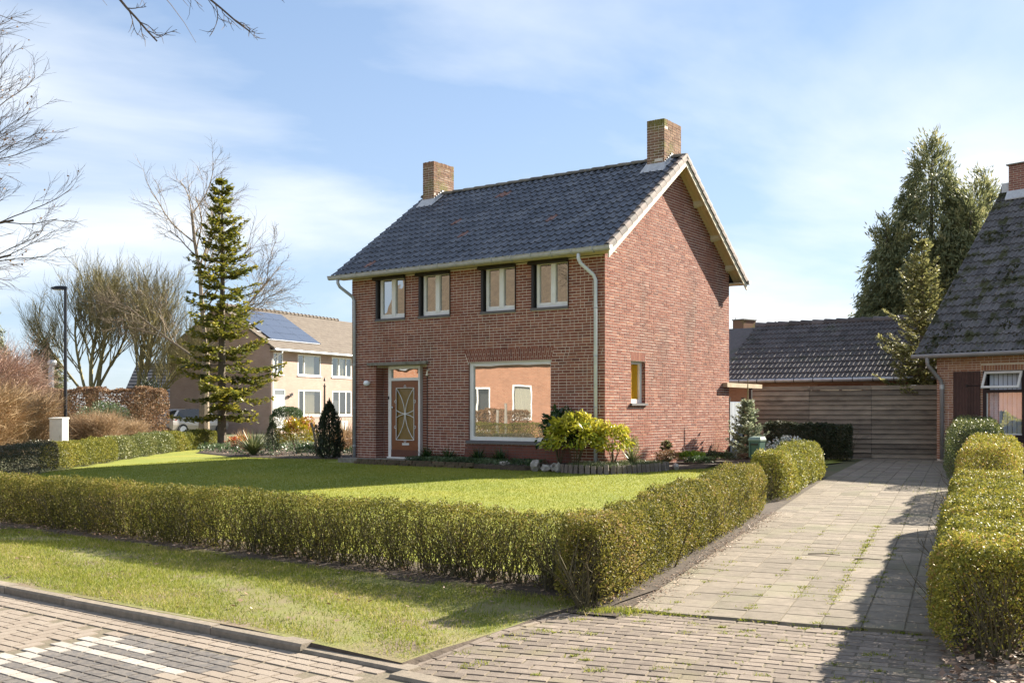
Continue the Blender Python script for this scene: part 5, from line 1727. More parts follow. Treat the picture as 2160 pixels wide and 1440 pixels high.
# ------------------------------------------------------------------ conifers
def conifer(name, label, loc, height, rad, z_low, n_whorl, per, material, card, cat='tree', droop=0.25, trunk_r=0.14, dens=1.0, upturn=0.25, bark='bark_grey', power=0.85, seed=1, leader=0.0, tmean=0.45, subl=0.34, fall=0.0):
    root = thing(name, label, cat, loc)
    r2 = random.Random(seed)
    mb = MB()
    mb.tube([(0, 0, -0.1), (0, 0, height * 0.3), (0.03, 0, height * 0.65), (0, 0, height)], [trunk_r, trunk_r * .8, trunk_r * .45, 0.012], 8)
    mb.build('trunk', bark, root)
    mbb = MB()
    P, D, S, T = [], [], [], []
    for w in range(n_whorl):
        f = (w + r2.uniform(-.2, .2)) / n_whorl
        z = z_low + (height - z_low) * max(0, f)
        Rz = rad * (1 - f) ** power * (1.0 if f > 0.12 else 0.72 + f * 2.3) + 0.06
        k = max(3, int(per * (0.65 + 0.35 * (1 - f))))
        a0 = r2.uniform(0, 6.28)
        Rz *= r2.uniform(0.78, 1.14)
        for b in range(k):
            if r2.random() < 0.13: continue
            an = a0 + 6.283 * b / k + r2.uniform(-.3, .3)
            L = Rz * r2.uniform(0.52, 1.2)
            d = Vector((math.cos(an), math.sin(an), -droop * (1 - f) + 0.35 * f + r2.uniform(-.12, .12))).normalized()
            side = Vector((-math.sin(an), math.cos(an), 0))
            p = Vector((0, 0, z)); pts = [p.copy()]
            ns = max(4, int(L / (card * 1.3)))
            step = L / ns
            for i in range(ns):
                d = (d + Vector((0, 0, upturn * 0.5 / ns + (0.06 * upturn)))).normalized()
                p = p + d * step; pts.append(p.copy())
                u = (i + 1) / ns
                if u < 0.18: continue
                # side twigs get shorter towards the tip
                tl = L * subl * (1.08 - u) + card * 0.7
                for sg in (-1, 1):
                    td = (side * sg * r2.uniform(0.7, 1.1) + d * r2.uniform(0.5, 0.9) + Vector((0, 0, r2.uniform(-.25, .1) - fall))).normalized()
                    m = max(1, int(tl / (card * 0.42) * dens))
                    for q in range(m):
                        pos = p + td * (tl * (q + 0.6) / m)
                        pos.z -= 0.06 * (q / m) * tl + fall * 0.3 * (q / m) * tl
                        for rep_ in range(3):
                            P.append(pos + Vector((r2.gauss(0, .018), r2.gauss(0, .018), r2.gauss(0, .018))) * (card / 0.09))
                            D.append(td + Vector((r2.gauss(0, .45), r2.gauss(0, .45), r2.gauss(0.12, .3) - fall)))
                            T.append(tmean + 0.22 * (u - 0.5) + r2.gauss(0, .16) + 0.12 * (q / m))
                P.append(p.copy()); D.append(d.copy()); T.append(tmean + 0.2)
            mbb.tube(pts[::max(1, len(pts) // 4)] + [pts[-1]], [trunk_r * .16] + [trunk_r * .1] * (len(pts[::max(1, len(pts) // 4)]) - 1) + [0.004], 3, cap=False)
    mbb.build('branch', bark, root)['kind'] = 'stuff'
    P = np.array([tuple(q) for q in P]); D = np.array([tuple(q) for q in D]); n = len(P)
    up = np.c_[rng.normal(size=(n, 2)) * 0.5, np.ones(n)]
    o = leaves('crown', P, D, card * rng.uniform(.75, 1.3, n), card * rng.uniform(.34, .58, n), np.array(T), material, root, N=up)
    if leader:
        m2 = MB(); m2.tube([(0, 0, height - 0.05), (0.01, 0, height + leader)], [0.02, 0.012], 5); m2.build('leader', 'bark_olive', root)
    return root


conifer('fir_tree', 'tall layered fir tree with sunlit yellow green branches at the left end of the lawn', (-10.6, 37.4, 0.27), 10.0, 2.2, 1.25, 25, 8, 'fir_needle', 0.19, trunk_r=0.17, droop=0.42, upturn=0.6, seed=4, tmean=0.66, power=0.78, dens=1.15)
conifer('blue_spruce', 'small pale blue green spruce with tall leader at the back corner of the brick house', (6.42, 27.9, 0.27), 1.72, 0.66, 0.10, 13, 9, 'spruce_needle', 0.085, trunk_r=0.045, droop=-0.15, upturn=0.5, seed=6, leader=0.55, tmean=0.52, power=0.75)
conifer('dwarf_spruce', 'little dark spruce seedling against the sunny gable wall', HG(0.45, 2.15, 0.05), 0.62, 0.30, 0.08, 8, 6, 'spruce_green', 0.06, trunk_r=0.02, droop=-0.3, seed=8, tmean=0.25)
conifer('spruce_tree', 'pale sunlit spruce behind the fence, in front of the large cypress', (12.2, 30.5, 0.28), 6.6, 1.6, 0.7, 24, 9, 'spruce_green', 0.12, trunk_r=0.14, droop=-0.02, upturn=0.55, seed=9, leader=0.45, tmean=0.55, power=0.72)


def cypress(name, label, loc, cones, n, seed):
    """drooping flat sprays hung over several merged cones: (dx, dy, height, radius)"""
    root = thing(name, label, 'tree', loc)
    r2 = np.random.default_rng(seed)
    mb = MB()
    for (dx, dy, h, rr) in cones:
        mb.tube([(dx * .3, dy * .3, -0.1), (dx * .8, dy * .8, h * .4), (dx, dy, h * 0.97)], [0.25, 0.15, 0.02], 7)
    mb.build('trunk', 'bark_dark', root)['kind'] = 'stuff'
    P, D, S, T = [], [], [], []
    tot = sum(c[3] * c[2] for c in cones)
    for (dx, dy, h, rr) in cones:
        k = int(n * rr * h / tot / 26)
        f = 1 - np.sqrt(r2.random(k)) * 0.98
        an = r2.uniform(0, 6.283, k)
        prof = rr * (1 - f) ** 0.72 * np.where(f < 0.12, 0.75 + 2 * f, 1)
        rad = prof * (0.70 + 0.38 * r2.random(k)) * (1 + 0.14 * np.sin(an * 4 + f * 22))
        cz = f * h
        ctr = np.c_[dx * (0.4 + 0.6 * f) + np.cos(an) * rad, dy * (0.4 + 0.6 * f) + np.sin(an) * rad, cz + 0.15]
        out = np.c_[np.cos(an), np.sin(an), np.zeros(k)]
        for i in range(k):
            m = 26
            base = ctr[i]
            al = r2.random(m)
            cd_ = out[i] * 0.8 + np.array([0, 0, 0.9 if f[i] > 0.86 else -0.55]) + r2.normal(size=3) * 0.25
            spread = cd_ * (al[:, None] - 0.4) * 0.62 + r2.normal(size=(m, 3)) * 0.075
            P.append(base + spread - out[i] * np.abs(r2.normal(size=m))[:, None] * 0.08)
            up_ = 1.1 if f[i] > 0.9 else -0.75
            D.append(cd_ * 1.2 + r2.normal(size=(m, 3)) * 0.42 + np.array([0, 0, up_ * .25]))
            tb = 0.42 + r2.normal() * 0.13
            T.append(tb + r2.normal(size=m) * 0.16 + spread[:, 2] * 0.5)
    P = np.concatenate(P); D = np.concatenate(D); T = np.concatenate(T)
    m = len(P)
    leaves('crown', P, D, r2.uniform(.14, .30, m), r2.uniform(.035, .07, m), T, 'thuja', root)
    return root


cypress('cypress_tree', 'large dark drooping cypress towering behind the shed roof at right', (17.5, 43.5, 0.28), [(0.35, 0, 13.0, 3.7), (2.7, 0.6, 11.6, 3.4), (-1.7, -.2, 9.6, 2.6), (1.5, -1.2, 10.2, 3.0), (4.4, .5, 10.6, 3.0)], 380000, 3)
cypress('far_conifer', 'dark conifer at the far left edge above the pinkish shrubs', (-30.9, 60.0, 0.28), [(0, 0, 7.6, 2.2), (-1.6, 0, 8.0, 2.4)], 45000, 5)
cypress('far_conifer', 'small dark conifer behind the street lamp', (-27.4, 60.0, 0.28), [(0, 0, 5.6, 1.6)], 22000, 6)


# ------------------------------------------------------------------ bare trees
def grow(mb, tips, p, d, L, r0, lvl, r2, cfg, twmin=0.0035):
    """recursive branch; cfg: levels list of (n_children, len_factor, spread, up, wiggle)"""
    nch, lf, spread, up, wig = cfg[min(lvl, len(cfg) - 1)]
    nseg = 5 if lvl < 2 else (4 if lvl < 3 else 3)
    pts = [p.copy()]; q = p.copy(); dirs = []
    for k in range(nseg):
        d = (d + Vector((r2.gauss(0, wig), r2.gauss(0, wig), r2.gauss(0, wig * .6) + up * 0.12))).normalized()
        q = q + d * L / nseg
        pts.append(q.copy()); dirs.append(d.copy())
    last = lvl >= len(cfg) - 1
    r1 = r0 * (0.35 if last else 0.55)
    mb.tube(pts, [r0 + (r1 - r0) * k / nseg for k in range(nseg + 1)], 6 if lvl == 0 else (4 if lvl < 2 else 3), cap=False)
    if last:
        tips.append((q, d)); return
    for c in range(nch):
        u = 0.3 + 0.7 * (c + r2.random()) / nch
        i = min(nseg - 1, int(u * nseg)); f = u * nseg - i
        b = pts[i].lerp(pts[i + 1], min(1, f))
        ax = dirs[i].orthogonal().normalized()
        ax = Matrix.Rotation(r2.uniform(0, 6.283), 3, dirs[i]) @ ax
        nd = (dirs[i] * math.cos(spread) + ax * math.sin(spread) * r2.uniform(0.7, 1.15) + Vector((0, 0, up * 0.15))).normalized()
        grow(mb, tips, b, nd, L * lf * r2.uniform(0.7, 1.15) * (1.1 - 0.35 * u), max(twmin, r0 * 0.45 * (1 - 0.4 * u)), lvl + 1, r2, cfg, twmin)


def bare_tree(name, label, loc, trunk, cfg, bark, seed, twig_min=None, leafn=0, leaf_material='beech_brown', group=None):
    """trunk: list of (start, dir, length, radius) main stems"""
    root = thing(name, label, 'tree', loc, 0, group)
    r2 = random.Random(seed)
    tips = []
    mt = MB()
    crown = MB()
    for (p, d, L, r0) in trunk:
        grow(crown, tips, Vector(p), Vector(d).normalized(), L, r0, 0, r2, cfg, twig_min or 0.0035)
    crown.build('branches', bark, root)
    if leafn:
        sel = r2.sample(tips, min(leafn, len(tips)))
        P = np.array([tuple(t[0] - t[1] * r2.uniform(0, .25)) for t in sel]); n = len(P)
        leaves('dry_leaves', P, rng.normal(size=(n, 3)) - np.array([0, 0, 0.5]), 0.055, 0.035, rng.random(n), leaf_material, root)['kind'] = 'stuff'
    return root, tips


# two pollarded trees with upright shoots
CFGP = [(17, 0.62, 0.68, 0.9, 0.08), (9, 0.72, 0.50, 1.2, 0.10), (7, 0.55, 0.5, 0.9, 0.13), (0, 0, 0, 0.4, 0.16)]
t, _ = bare_tree('pollard_tree', 'broad bare pollarded tree with many upright shoots behind the street lamp', (-24.6, 60, 0.25),
                 [((0, 0, 2.0), (-0.12, 0, 1), 5.4, 0.13), ((0.2, 0, 2.0), (0.15, 0.1, 1), 5.6, 0.12), ((-.3, 0, 2.2), (-0.75, 0, 0.9), 4.2, 0.08), ((-.2, 0, 2.0), (-0.42, 0.1, 1), 5.0, 0.09), ((0, 0, 2.6), (0.5, -.3, 0.8), 4.4, 0.08), ((.1, 0, 2.2), (0.35, .2, 1), 5.0, 0.09)], CFGP, 'bark_olive', 3, twig_min=0.009)
mb = MB(); mb.tube([(0, 0, -0.1), (0, 0, 1.2), (0, 0, 2.7)], [0.42, 0.34, 0.36], 10); mb.build('trunk', 'bark_olive', t)
t, _ = bare_tree('pollard_tree', 'second bare pollarded tree with olive bark, right of the first', (-22.0, 60, 0.25),
                 [((0, 0, 1.4), (-0.05, 0, 1), 5.8, 0.13), ((0.2, 0, 1.0), (0.38, 0, 0.9), 5.6, 0.12), ((0.1, 0, 1.2), (0.9, -.2, 0.5), 3.8, 0.07), ((.3, 0, .9), (0.7, .2, 0.9), 4.8, 0.09), ((.1, 0, 1.4), (0.18, .2, 1), 5.4, 0.09)], CFGP, 'bark_olive', 8, twig_min=0.009)
mb = MB(); mb.tube([(0, 0, -0.1), (0, 0, 0.8), (0, 0, 1.8)], [0.36, 0.3, 0.3], 10); mb.build('trunk', 'bark_olive', t)
# tall bare tree behind the fir
CFGB = [(12, 0.55, 0.8, 0.5, 0.07), (10, 0.55, 0.65, 0.2, 0.14), (7, 0.55, 0.6, 0.1, 0.18), (0, 0, 0, -0.15, 0.22)]
t, _ = bare_tree('bare_tree', 'tall leafless tree with fine twigs standing behind the fir', (-13.6, 45.2, 0.25),
                 [((0.1, 0, 3.6), (0.02, 0, 1), 6.8, 0.11), ((0, 0, 4.0), (0.75, .1, 0.75), 4.4, 0.06), ((0, 0, 3.4), (-.9, 0, 0.55), 4.2, 0.06)], CFGB, 'bark_birch', 12, twig_min=0.007)
mb = MB(); mb.tube([(0, 0, -0.1), (0.02, 0, 2), (0.1, 0, 3.9)], [0.27, 0.2, 0.17], 9); mb.build('trunk', 'bark_birch', t)
# street tree left of the frame: its outer branches and an overhanging limb reach into view
CFGS = [(9, 0.48, 0.5, 0.1, 0.06), (7, 0.55, 0.45, 0.2, 0.10), (5, 0.6, 0.45, 0.1, 0.14), (0, 0, 0, 0.05, 0.18)]
TX, TY = -11.6, 17.2
t, _ = bare_tree('street_tree', 'street tree just left of the view, bare with a few dry leaves', (TX, TY, 0.05),
                 [((0, 0, 4.0), (0.95, 0.05, 0.30), 3.2, 0.035), ((0, 0, 4.7), (0.95, 0.0, 0.42), 3.1, 0.035), ((0, 0, 5.3), (0.9, 0.1, 0.50), 3.0, 0.035), ((0, 0, 6.0), (0.8, 0, 0.7), 3.0, 0.035), ((0, 0, 3.6), (0.95, 0.2, 0.16), 3.0, 0.03), ((0, 0, 4.4), (0.95, -.2, 0.34), 3.3, 0.03), ((0, 0, 5), (-.6, .2, .8), 4, .1), ((0, 0, 6), (0, 0, 1), 4, .15)], CFGS, 'bark_dark', 31, leafn=260)
mb = MB(); mb.tube([(0, 0, -0.1), (0, 0, 3), (0, 0, 6.2)], [0.22, 0.18, 0.14], 9); mb.build('trunk', 'bark_dark', t)
CFGO = [(6, 0.42, 0.85, -0.1, 0.09), (4, 0.5, 0.8, -0.15, 0.2), (0, 0, 0, 0, 0.2)]
t, _ = bare_tree('overhanging_tree', 'tree out of view above whose bare twigs hang into the top of the picture', (-7.6, 8.4, 0.0),
                 [((0, 0, 4.4), (1.0, 0.12, 0.26), 4.3, 0.05), ((4.1, 0.5, 5.35), (0.35, 0, -0.55), 0.62, 0.014), ((3.6, 0.4, 5.35), (0.5, 0, 0.02), 1.2, 0.016), ((4.7, 0.55, 5.40), (0.8, 0, -0.35), 0.75, 0.012), ((5.1, 0.55, 5.42), (0.6, 0.1, -0.10), 0.5, 0.010), ((0, 0, 4), (-.4, 0, 1), 4, .12)], CFGO, 'bark_dark', 5)
mb = MB(); mb.tube([(0, 0, -0.1), (0, 0, 2.5), (0, 0, 4.6)], [0.2, 0.16, 0.13], 9); mb.build('trunk', 'bark_dark', t)


# twiggy leafless shrubs on the left
def twig_bush(name, label, loc, rx, h, n, material, seed, w=0.011, lean=(0, 0)):
    root = thing(name, label, 'shrub', loc)
    r2 = np.random.default_rng(seed)
    V, F, T = [], [], []
    a = r2.uniform(0, 6.283, n); e = r2.random(n) ** 0.6
    p = np.c_[np.cos(a) * e * rx * 0.75, np.sin(a) * e * rx * 0.75, r2.random(n) * h * 0.62]
    d = unit(np.c_[np.cos(a) * e * 0.9 + r2.normal(size=n) * .75 + lean[0], np.sin(a) * e * 0.6 + r2.normal(size=n) * .75 + lean[1], 0.45 + 0.5 * r2.random(n)])
    L = h * r2.uniform(0.18, 0.42, n)
    s_ = unit(np.cross(d, r2.normal(size=(n, 3)))) * w * 0.5
    k = 4
    verts = np.empty((n, k * 2, 3))
    for j in range(k):
        ww = (1, .85, .6, .25)[j]
        verts[:, 2 * j] = p - s_ * ww; verts[:, 2 * j + 1] = p + s_ * ww
        p = p + d * (L / (k - 1))[:, None]
        d = unit(d + r2.normal(size=(n, 3)) * 0.34 + np.array([0, 0, 0.05]))
    base = np.arange(n)[:, None] * (2 * k)
    faces = np.concatenate([np.stack([base[:, 0] + 2 * j, base[:, 0] + 2 * j + 1, base[:, 0] + 2 * j + 3, base[:, 0] + 2 * j + 2], 1) for j in range(k - 1)])
    t = np.tile(np.clip(0.5 + r2.normal(size=n) * .25, 0, 1), k - 1)
    arr_mesh('twigs', verts.reshape(-1, 3), faces, t, material, root)['kind'] = 'stuff'
    return root


twig_bush('twiggy_shrub', 'dense tan leafless shrub mass at the left edge behind the boundary hedge', (-17.4, 31.8, 0.25), 2.4, 2.9, 15000, 'twig_tan', 2, 0.014, lean=(0.15, 0))
twig_bush('twiggy_shrub', 'tan leafless shrub left of the white cabinet', (-17.3, 35.5, 0.25), 1.7, 2.6, 9000, 'twig_tan', 7, 0.013, lean=(0.12, 0))
twig_bush('twiggy_shrub', 'taller pinkish leafless shrub above the tan shrubs', (-21.0, 40.0, 0.25), 2.6, 5.0, 9000, 'twig_pink', 3, 0.018)
twig_bush('twiggy_shrub', 'pinkish leafless shrub behind the street lamp', (-21.8, 44.0, 0.25), 1.6, 4.2, 5000, 'twig_pink', 4, 0.018)
twig_bush('twiggy_shrub', 'olive leafless bush right of the white cabinet', (-17.0, 42.0, 0.25), 1.2, 1.7, 4500, 'straw', 9, 0.014)
twig_bush('twiggy_shrub', 'low twiggy bush between cabinet and parked car', (-17.9, 47.5, 0.25), 1.2, 1.3, 3000, 'straw', 10, 0.016)
hedge('beech_hedge', 'tall brown beech hedge with dry leaves below the pollarded trees', [(-24.0, 52.0), (-19.8, 50.5), (-16.9, 50.0)], 1.1, 2.45, 30000, 'beech_brown', 0.085, 0, 0, tmean=0.55, lump=0.03)
shrub('evergreen_shrub', 'speckled evergreen shrub in front of the brown beech hedge', (-19.3, 48.6, 0.25), 1.3, 1.8, 3000, 'cover_green', 0.09, tmean=0.75, lump=0.2)
shrub('evergreen_shrub', 'small dark round shrub by the dark roof behind the beech hedge', (-19.9, 56.0, 0.25), 0.9, 3.1, 1500, 'yew', 0.12, tmean=0.6)

# ------------------------------------------------------------------ street furniture at left
lampr = thing('street_lamp', 'tall black street lamp with flat arm head left of the fir', 'lamp', (-15.7, 36.0, 0.2))
mb = MB(); mb.tube([(0, 0, -0.05), (0, 0, 1.0), (0, 0, 1.05), (0, 0, 5.75)], [0.085, 0.08, 0.06, 0.05], 10); mb.build('post', 'lamp_post_paint', lampr, False)
mb = MB()
sec = [(0.06, 0.035, 5.70, 5.80), (-0.10, 0.10, 5.70, 5.83), (-0.30, 0.13, 5.71, 5.82), (-0.46, 0.10, 5.72, 5.78), (-0.52, 0.04, 5.735, 5.755)]
ring = []
for (x, w, z0, z1) in sec:
    ring.append([(x, -w, z0), (x, w, z0), (x, w * .8, z1), (x, 0, z1 + .012), (x, -w * .8, z1)])
for i in range(len(ring) - 1):
    for j in range(5): mb.quad(ring[i][j], ring[i][(j + 1) % 5], ring[i + 1][(j + 1) % 5], ring[i + 1][j])
for e in (0, -1):
    i0 = len(mb.v); mb.v += ring[e]; mb.f.append(tuple(range(i0, i0 + 5))); mb.t.append(.5)
hd = mb.build('lamp_head', 'lamp_post_paint', lampr)
mb = MB(); mb.box(-0.42, -0.12, -0.08, 0.08, 5.695, 5.703); mb.build('lamp_lens', 'lamp_glass', hd)
cab = thing('utility_cabinet', 'plain white utility cabinet standing behind the boundary hedge', 'cabinet', (-14.6, 33.0, 0.22), R(-12))
mb = MB(); mb.box(-0.23, 0.23, -0.16, 0.16, -0.05, 1.16); mb.build('body', 'cabinet_grey', cab)
mb = MB(); mb.hexa([(-0.25, -0.18, 1.161), (0.25, -0.18, 1.161), (0.25, 0.18, 1.161), (-0.25, 0.18, 1.161), (-0.25, -0.18, 1.20), (0.25, -0.18, 1.20), (0.25, 0.18, 1.22), (-0.25, 0.18, 1.22)]); mb.build('lid', 'cabinet_grey', cab)
mb = MB(); mb.box(-0.21, 0.21, -0.168, -0.161, 0.03, 1.10); d_ = mb.build('door', 'cabinet_grey', cab); mb = MB(); mb.box(0.15, 0.175, -0.18, -0.169, 0.55, 0.66); mb.build('handle', 'galvanised', d_)
mb = MB(); mb.tube([(0, 0, -0.1), (0, 0, 3.7), (0.02, 0, 3.75), (0.05, 0, 3.95)], [0.15, 0.15, 0.15, 0.14], 10); mb.lathe([(0.23, 3.95), (0.24, 4.1), (0.20, 4.2), (0.0, 4.25)], 12, (0.05, 0, 0))
o = mb.build('flue_pipe', 'galvanised'); o.location = (-25.2, 56.0, 0.2); tag(o, 'silver capped flue pipe rising left of the pollarded trees', 'pipe')


# ------------------------------------------------------------------ generic windowed facade pieces
def facade_window(parent, put, a0, a1, z0, z1, name='window', mull=(), frame_mat='white_paint', curtain=True, depth=0.10, fw=0.09, pane='pane_clear', tr=None):
    """put(a, out, z); frame bars, one pane per light, sill, curtain and dark room behind"""
    root = bpy.data.objects.new(name, None); COL.objects.link(root); root.parent = parent

    def bar(mb, p, q, c, d, o0=-0.06, o1=-0.01):
        mb.hexa([put(p, o0, c), put(q, o0, c), put(q, o1, c), put(p, o1, c), put(p, o0, d), put(q, o0, d), put(q, o1, d), put(p, o1, d)])
    mb = MB()
    bar(mb, a0, a0 + fw, z0, z1); bar(mb, a1 - fw, a1, z0, z1); bar(mb, a0 + fw, a1 - fw, z0, z0 + fw); bar(mb, a0 + fw, a1 - fw, z1 - fw, z1)
    ms = [a0 + (a1 - a0) * m for m in mull]
    for m in ms: bar(mb, m - fw * .5, m + fw * .5, z0 + fw, z1 - fw)
    if tr is not None: bar(mb, a0 + fw, a1 - fw, tr - .04, tr + .04, -0.055, -0.012)
    mb.build('frame', frame_mat, root)
    ed = [a0 + fw / 2] + ms + [a1 - fw / 2]
    for i in range(len(ed) - 1):
        p, q = ed[i] + fw * .5, ed[i + 1] - fw * .5
        m2 = MB(); m2.quad(put(p, -0.04, z0 + fw), put(q, -0.04, z0 + fw), put(q, -0.04, z1 - fw), put(p, -0.04, z1 - fw)); m2.build('pane', pane, root)
    mb = MB(); bar(mb, a0 - .05, a1 + .05, z0 - 0.07, z0 - 0.002, -0.10, 0.05); mb.build('sill', 'white_paint', root)
    mb = MB()
    mb.quad(put(a0, -0.5, z0), put(a1, -0.5, z0), put(a1, -0.5, z1), put(a0, -0.5, z1))
    for a in (a0, a1): mb.quad(put(a, -0.061, z0), put(a, -0.5, z0), put(a, -0.5, z1), put(a, -0.061, z1))
    for z in (z0, z1): mb.quad(put(a0, -0.061, z), put(a1, -0.061, z), put(a1, -0.5, z), put(a0, -0.5, z))
    mb.build('room', 'room_dark', root)
    if curtain:
        m3 = MB(); n = 26
        c0, c1 = a0 + (a1 - a0) * curtain[0], a0 + (a1 - a0) * curtain[1]
        for i in range(n):
            p = c0 + (c1 - c0) * i / n; q = c0 + (c1 - c0) * (i + 1) / n
            da, db = (-0.20 - 0.035 * (i % 2)), (-0.20 - 0.035 * ((i + 1) % 2))
            m3.quad(put(p, da, z0 + .05), put(q, db, z0 + .05), put(q, db, z1 - .05), put(p, da, z1 - .05))
        m3.build('curtain', 'curtain', root)
    return root


# ------------------------------------------------------------------ beige neighbour house with solar panels
ND_ = Vector((0.437, 0.9)).normalized()
nb = thing('beige_house', 'beige brick two storey house with solar panels left behind the fir', 'house', (-14.5, 62.0, 0.25), math.atan2(ND_.y, ND_.x))
pb = lambda a, o, z: (a, -o, z)          # facade is local y = 0, outwards -y
LEN = 21.0; DEP = 8.0; EAV = 5.33; RID = 7.85
ops = [(0.09, 1.02, 3.62, 4.95), (2.45, 4.85, 3.62, 4.95), (6.04, 8.3, 3.62, 4.95), (0.13, 1.23, 0.12, 2.72), (2.5, 4.9, 1.08, 2.73), (6.09, 8.3, 1.08, 2.73)]
mb = MB(); wall_core(mb, -0.25, LEN, -0.3, EAV, ops, pb, 0.0); w_ = mb.build('wall', 'beige_brick', nb)
for o4 in ops:
    mb = MB(); reveals(mb, [o4], pb, 0.07); mb.build('window_reveal', 'beige_brick', w_)
mb = MB()
mb.quad((-0.25, DEP, -.3), (-0.25, 0, -.3), (-0.25, 0, EAV), (-0.25, DEP, EAV)); mb.tri((-0.25, 0, EAV), (-0.25, DEP, EAV), (-0.25, DEP / 2, RID))
mb.build('wall', 'beige_brick', nb)
mb = MB(); mb.quad((LEN, 0, -.3), (LEN, DEP, -.3), (LEN, DEP, EAV), (LEN, 0, EAV)); mb.tri((LEN, 0, EAV), (LEN, DEP, EAV), (LEN, DEP / 2, RID)); mb.build('wall', 'beige_brick', nb)
mb = MB(); mb.quad((LEN, DEP, -.3), (-.25, DEP, -.3), (-.25, DEP, EAV), (LEN, DEP, EAV)); mb.build('wall', 'beige_brick', nb)
facade_window(nb, pb, 0.09, 1.02, 3.62, 4.95, mull=(0.42,), curtain=(0.5, 0.8))
facade_window(nb, pb, 2.45, 4.85, 3.62, 4.95, mull=(0.28,), curtain=(0.3, 0.8))
facade_window(nb, pb, 6.04, 8.3, 3.62, 4.95, mull=(0.36, 0.72), curtain=(0.36, 0.7))
facade_window(nb, pb, 2.5, 4.9, 1.08, 2.73, mull=(0.25,), curtain=(0.3, 0.8))
facade_window(nb, pb, 6.09, 8.3, 1.08, 2.73, mull=(0.36, 0.70), curtain=False)
dr = bpy.data.objects.new('front_door', None); COL.objects.link(dr); dr.parent = nb
mb = MB(); mb.box(0.13, 0.20, 0.01, 0.06, 0.12, 2.72); mb.box(1.16, 1.23, 0.01, 0.06, 0.12, 2.72); mb.box(0.20, 1.16, 0.01, 0.06, 2.30, 2.38); mb.box(.2, 1.16, .01, .06, 2.66, 2.72); mb.build('door_frame', 'white_paint', dr)
mb = MB(); mb.box(0.20, 1.16, 0.025, 0.06, 0.12, 2.30); mb.build('door_leaf', 'white_paint', dr)
mb = MB(); mb.quad((.2, .04, 2.38), (1.16, .04, 2.38), (1.16, .04, 2.66), (.2, .04, 2.66)); mb.build('pane', 'pane', dr)
mb = MB(); mb.box(1.02, 1.06, -0.03, 0.024, 1.05, 1.16); mb.build('handle', 'rail_black', dr)
mb = MB(); mb.box(1.5, 1.7, -0.12, 0.0, 2.25, 2.32); mb.box(1.48, 1.6, -0.18, -.121, 2.28, 2.45); mb.box(1.64, 1.76, -0.18, -.121, 2.34, 2.50); mb.build('wall_lamp', 'rail_black', nb)
mb = MB(); yo = -0.42; ze = EAV - 0.18
slp = (RID - EAV) / (DEP / 2)
ze = EAV - 0.42 * slp
mb.hexa([(-.35, yo, ze), (LEN + .1, yo, ze), (LEN + .1, DEP / 2, RID), (-.35, DEP / 2, RID), (-.35, yo, ze + .12), (LEN + .1, yo, ze + .12), (LEN + .1, DEP / 2, RID + .12), (-.35, DEP / 2, RID + .12)])
mb.hexa([(-.35, DEP / 2, RID), (LEN + .1, DEP / 2, RID), (LEN + .1, DEP + .42, ze), (-.35, DEP + .42, ze), (-.35, DEP / 2, RID + .12), (LEN + .1, DEP / 2, RID + .12), (LEN + .1, DEP + .42, ze + .12), (-.35, DEP + .42, ze + .12)])
rf = mb.build('roof', 'tan_tile', nb)
# tile courses as shallow steps
mb = MB(); nrw = 16
for k in range(nrw):
    y0_, y1_ = yo + (DEP / 2 - yo) * k / nrw, yo + (DEP / 2 - yo) * (k + 1) / nrw
    z0_, z1_ = ze + (y0_ - yo) * slp + .125, ze + (y1_ - yo) * slp + .125
    mb.hexa([(-.36, y0_, z0_ - .02), (LEN + .1, y0_, z0_ - .02), (LEN + .1, y1_, z1_ - .02), (-.36, y1_, z1_ - .02), (-.36, y0_, z0_ + .035), (LEN + .1, y0_, z0_ + .035), (LEN + .1, y1_, z1_ + .004), (-.36, y1_, z1_ + .004)], rnd.random())
mb.build('tile_courses', 'tan_tile', rf)['kind'] = 'stuff'
x = -.35
mrt = None
while x < 12:
    mb = MB()
    mb.tube([(x, DEP / 2, RID + .13), (x + .36, DEP / 2, RID + .13), (x + .37, DEP / 2, RID + .14), (x + .42, DEP / 2, RID + .14)], [.12, .12, .15, .15], 8)
    if mrt is None:
        mrt = mb.mesh('ridge_tile'); mrt.materials.append(M['tan_tile']); x_first = x
    o = link('ridge_tile', mrt, rf); o.location = (x - x_first, 0, 0)
    x += .42
ps = math.atan(slp)
for r_ in range(4):
    for c in range(5):
        w = 1.64; hgt_ = 1.0
        mb = MB(); mb.box(0, w, 0, hgt_, 0, 0.035)
        o = mb.build('solar_panel', 'solar', rf)
        yy = yo + 0.75 + r_ * (hgt_ + .02) * math.cos(ps) * 0.93
        o.location = (-0.2 - 2.9 + 0.1 + c * (w + .02) + 0.0, yy, ze + (yy - yo) * slp + .20); o.rotation_euler = (ps, 0, 0)
        if -3.2 + c * (w + .02) < -0.45: o.location.x = o.location.x + 0; bpy.data.objects.remove(o)
for r_ in range(5):
    yy = yo + 0.75 + r_ * 1.02 * math.cos(ps) * .93
    mb = MB(); mb.box(-0.1, 5.15, yy - 0.022, yy - 0.002, ze + (yy - yo) * slp + .19, ze + (yy - yo) * slp + .222); mb.build('panel_rail', 'alu', rf)
mb = MB(); mb.tube([(-.36, yo - .06, ze + .02), (LEN, yo - .06, ze + .02)], .075, 8); mb.build('gutter', 'zinc', nb)
mb = MB(); mb.tube([(0.35, yo - .06, ze - .03), (0.3, yo - .06, ze - .15), (-.1, -.07, ze - .55), (-.1, -.07, 0)], .05, 8); mb.build('downpipe', 'white_paint', nb)
mb = MB(); mb.box(-.3, LEN, yo, 0.0, ze - .03, ze - .002); mb.build('eaves_board', 'cream_paint', nb)
